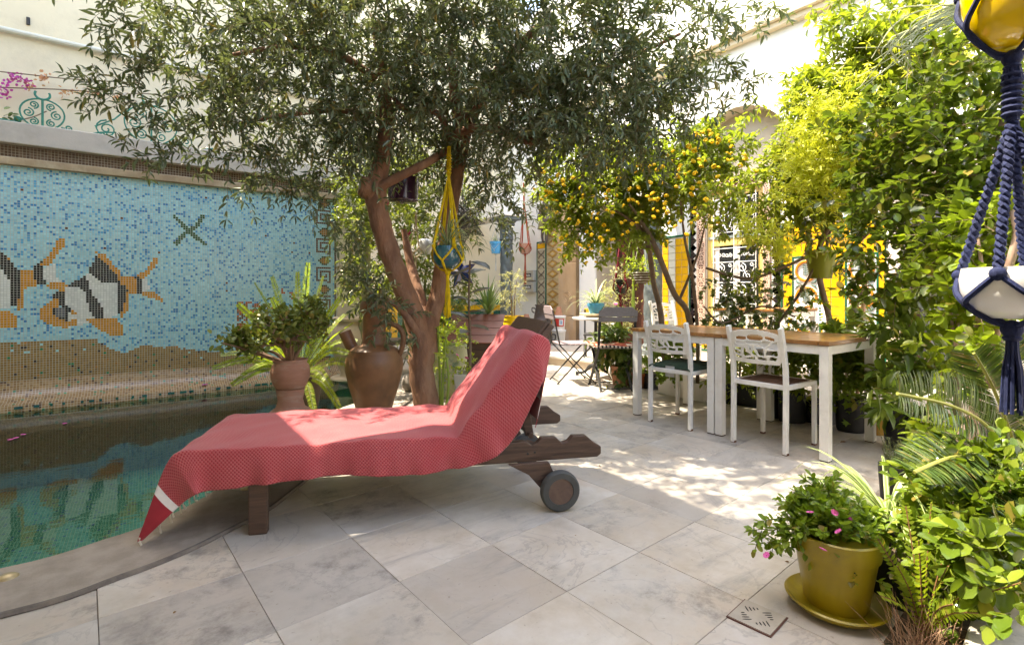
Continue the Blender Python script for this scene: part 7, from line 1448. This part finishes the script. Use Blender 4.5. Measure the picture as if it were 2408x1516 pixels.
# ---------------------------------------------------------------- ironwork and bougainvillea on the parapet
gi = mat('green_iron', (.03, .22, .15), (.02, .15, .10), sc=14, r=.5)
def ironwork(px, py0, py1, label, tail):
    Y = MURAL_Y + .12; a = onY(px, py1, Y); c = onY(px, py0, Y); h = c.z - a.z; o = thing('iron_scroll', label, 'ironwork', (a.x, Y, 2.69), 0, 'green iron scrolls on the parapet'); s = h
    def tb(pts, r=.008): return MB().tube([(x * s, 0, z * s) for x, z in pts], r, 6)
    tb([(0, 0), (0, .80)], .011).build('upright', gi, o, smooth=True); tb([(.15 * math.cos(R(t)) , .92 + .13 * math.sin(R(t))) for t in range(150, 391, 12)], .011).build('crescent', gi, o, smooth=True)
    tb([(.40 * math.sin(R(t)) * (1 + .15 * math.sin(R(t / 2 + 0))), .40 - .40 * math.cos(R(t))) for t in range(0, 360, 12)], .008).build('heart_frame', gi, o, smooth=True)
    for sx in (-1, 1):
        for zc, r0, dr in ((.18, .10, 1), (.62, .10, -1), (.40, .12, 1)): tb([(sx * (x), z) for x, z in spiral((.17 if zc != .4 else .28, zc), r0, .02, R(90) * dr, 1.6 * dr)], .007).build('scroll', gi, o, smooth=True)
    for pts in tail: tb(pts).build('side_scroll', gi, o, smooth=True)
T1 = [[(.38, .12), (.6, -.0), (.9, .02), (1.2, .14), (1.55, .2)], spiral((1.25, .08), .11, .02, R(60), -1.5), spiral((.52, .12), .09, .02, R(180), 1.5), [(-.3, .06), (-.6, .10), (-1.0, .12)], spiral((-.48, .16), .08, .02, 0, 1.4)]
T2 = [[(-.35, .7), (-.6, .4), (-.9, .2)], spiral((-.72, .18), .18, .02, R(90), 1.9), spiral((.6, .15), .12, .02, R(90), -1.6), [(.4, .1), (.8, .02), (1.1, .1)]]
ironwork(100, 205, 293, 'green wrought iron scroll with a crescent at the far left of the parapet', T1); ironwork(356, 208, 322, 'green wrought iron crescent scroll beside the olive leaves on the parapet', T2)
o = thing('bougainvillea', 'bare bougainvillea twigs with magenta bracts along the parapet', 'climber', onY(60, 200, 7.0)); YB = 6.98
for pts in ([(-40, 165), (60, 175), (150, 185), (260, 192), (330, 196)], [(-40, 205), (60, 208), (160, 212), (280, 222), (330, 220), (380, 225)], [(-30, 285), (60, 280), (110, 262)]): W2(MB().tube(smooth_path([onY(x, y, YB) for x, y in pts], 5), .006, 5), 'stem', stem_brown, o, smooth=True)
bm = [leafmat('magenta_bract', (.40, .04, .36), (.52, .07, .46), (.6, .2, .5), .6, .4), leafmat('faded_bract', (.55, .26, .18), (.6, .34, .26), None, .7, .4)]
for mi, pts in ((0, [(28, 183), (50, 190), (65, 198), (12, 218), (15, 200), (5, 222), (40, 182)]), (1, [(95, 184), (108, 180), (178, 214), (215, 212), (228, 218), (150, 220), (75, 206), (275, 226)])):
    F = newF()
    for x, y in pts:
        for k in range(16): F['P'].append(onY(x, y, YB) + Vector(NR.normal(size=3) * .022)); F['T'].append(Vector(NR.normal(size=3))); F['U'].append(Vector(NR.normal(size=3))); F['L'].append(.032)
    Fmesh('bracts', F, .75, 'plain', bm[mi], o)
F = newF()
for x, y in ((40, 278), (30, 285), (60, 290), (20, 276)):
    for k in range(5): F['P'].append(onY(x, y, YB - .05) + Vector(NR.normal(size=3) * .04)); F['T'].append(Vector(NR.normal(size=3))); F['U'].append(Vector((0, -1, 1))); F['L'].append(.06)
Fmesh('leaves', F, .6, 'round', ivy_m, o)
# ---------------------------------------------------------------- small bits: petals on the water, brass discs, fallen leaves
for i, (x, y) in enumerate(((38, 1030), (55, 1022), (152, 996), (24, 1034))):
    q = gr(x, y, -.058); f = link('fallen_petal', pf_me); f.location = q; f.scale = [.85] * 3; tag(f, 'pink petals drifting on the pool water', 'petal', 'petals on the water')
q = gr(484, 909, .02); f = link('fallen_petal', pf_me); f.location = (q.x, 6.56, .02); f.scale = [1.5] * 3; tag(f, 'pink petal resting on the mosaic ledge', 'petal')
br = mat('brass_disc', (.52, .42, .24), sc=9, r=.4, metal=.5)
for x, y, lb in ((18, 1362, 'round brass disc in the coping at the left edge'), (580, 1152, 'round brass disc in the coping under the lounger')): vessel('brass_disc', lb, 'cover disc', gr(x, y) + Vector((0, 0, .008)), [(.0001, .012), (.018, .011), (.03, .004), (.032, 0)], br, 20)
lm = mat('fallen_leaf', (.26, .14, .04), (.2, .1, .03), sc=30, r=.8); dlm = MB().add([(x * .05, y * .026, z * .06 + .004) for x, y, z in LEAF['fold'][0]], LEAF['fold'][1]).build('fallen_leaf', lm, None); lme = dlm.data; bpy.data.objects.remove(dlm)
for i in range(22):
    x, y = (1992, 1040) if i == 0 else (rnd.uniform(1240, 2050), rnd.uniform(915, 1130)) if i < 16 else (rnd.uniform(250, 1950), rnd.uniform(1180, 1500))
    q = gr(x, y); f = link('fallen_leaf', lme); f.location = q + Vector((0, 0, .001)); f.rotation_euler = (0, 0, rnd.uniform(0, 6.3)); f.scale = [1.0 if i == 0 else rnd.uniform(.15, .4)] * 3; tag(f, 'curled brown leaf lying by the planter row' if i == 0 else 'tiny dry leaf scrap on the marble floor', 'leaf', None if i == 0 else 'dry leaf scraps on the floor')
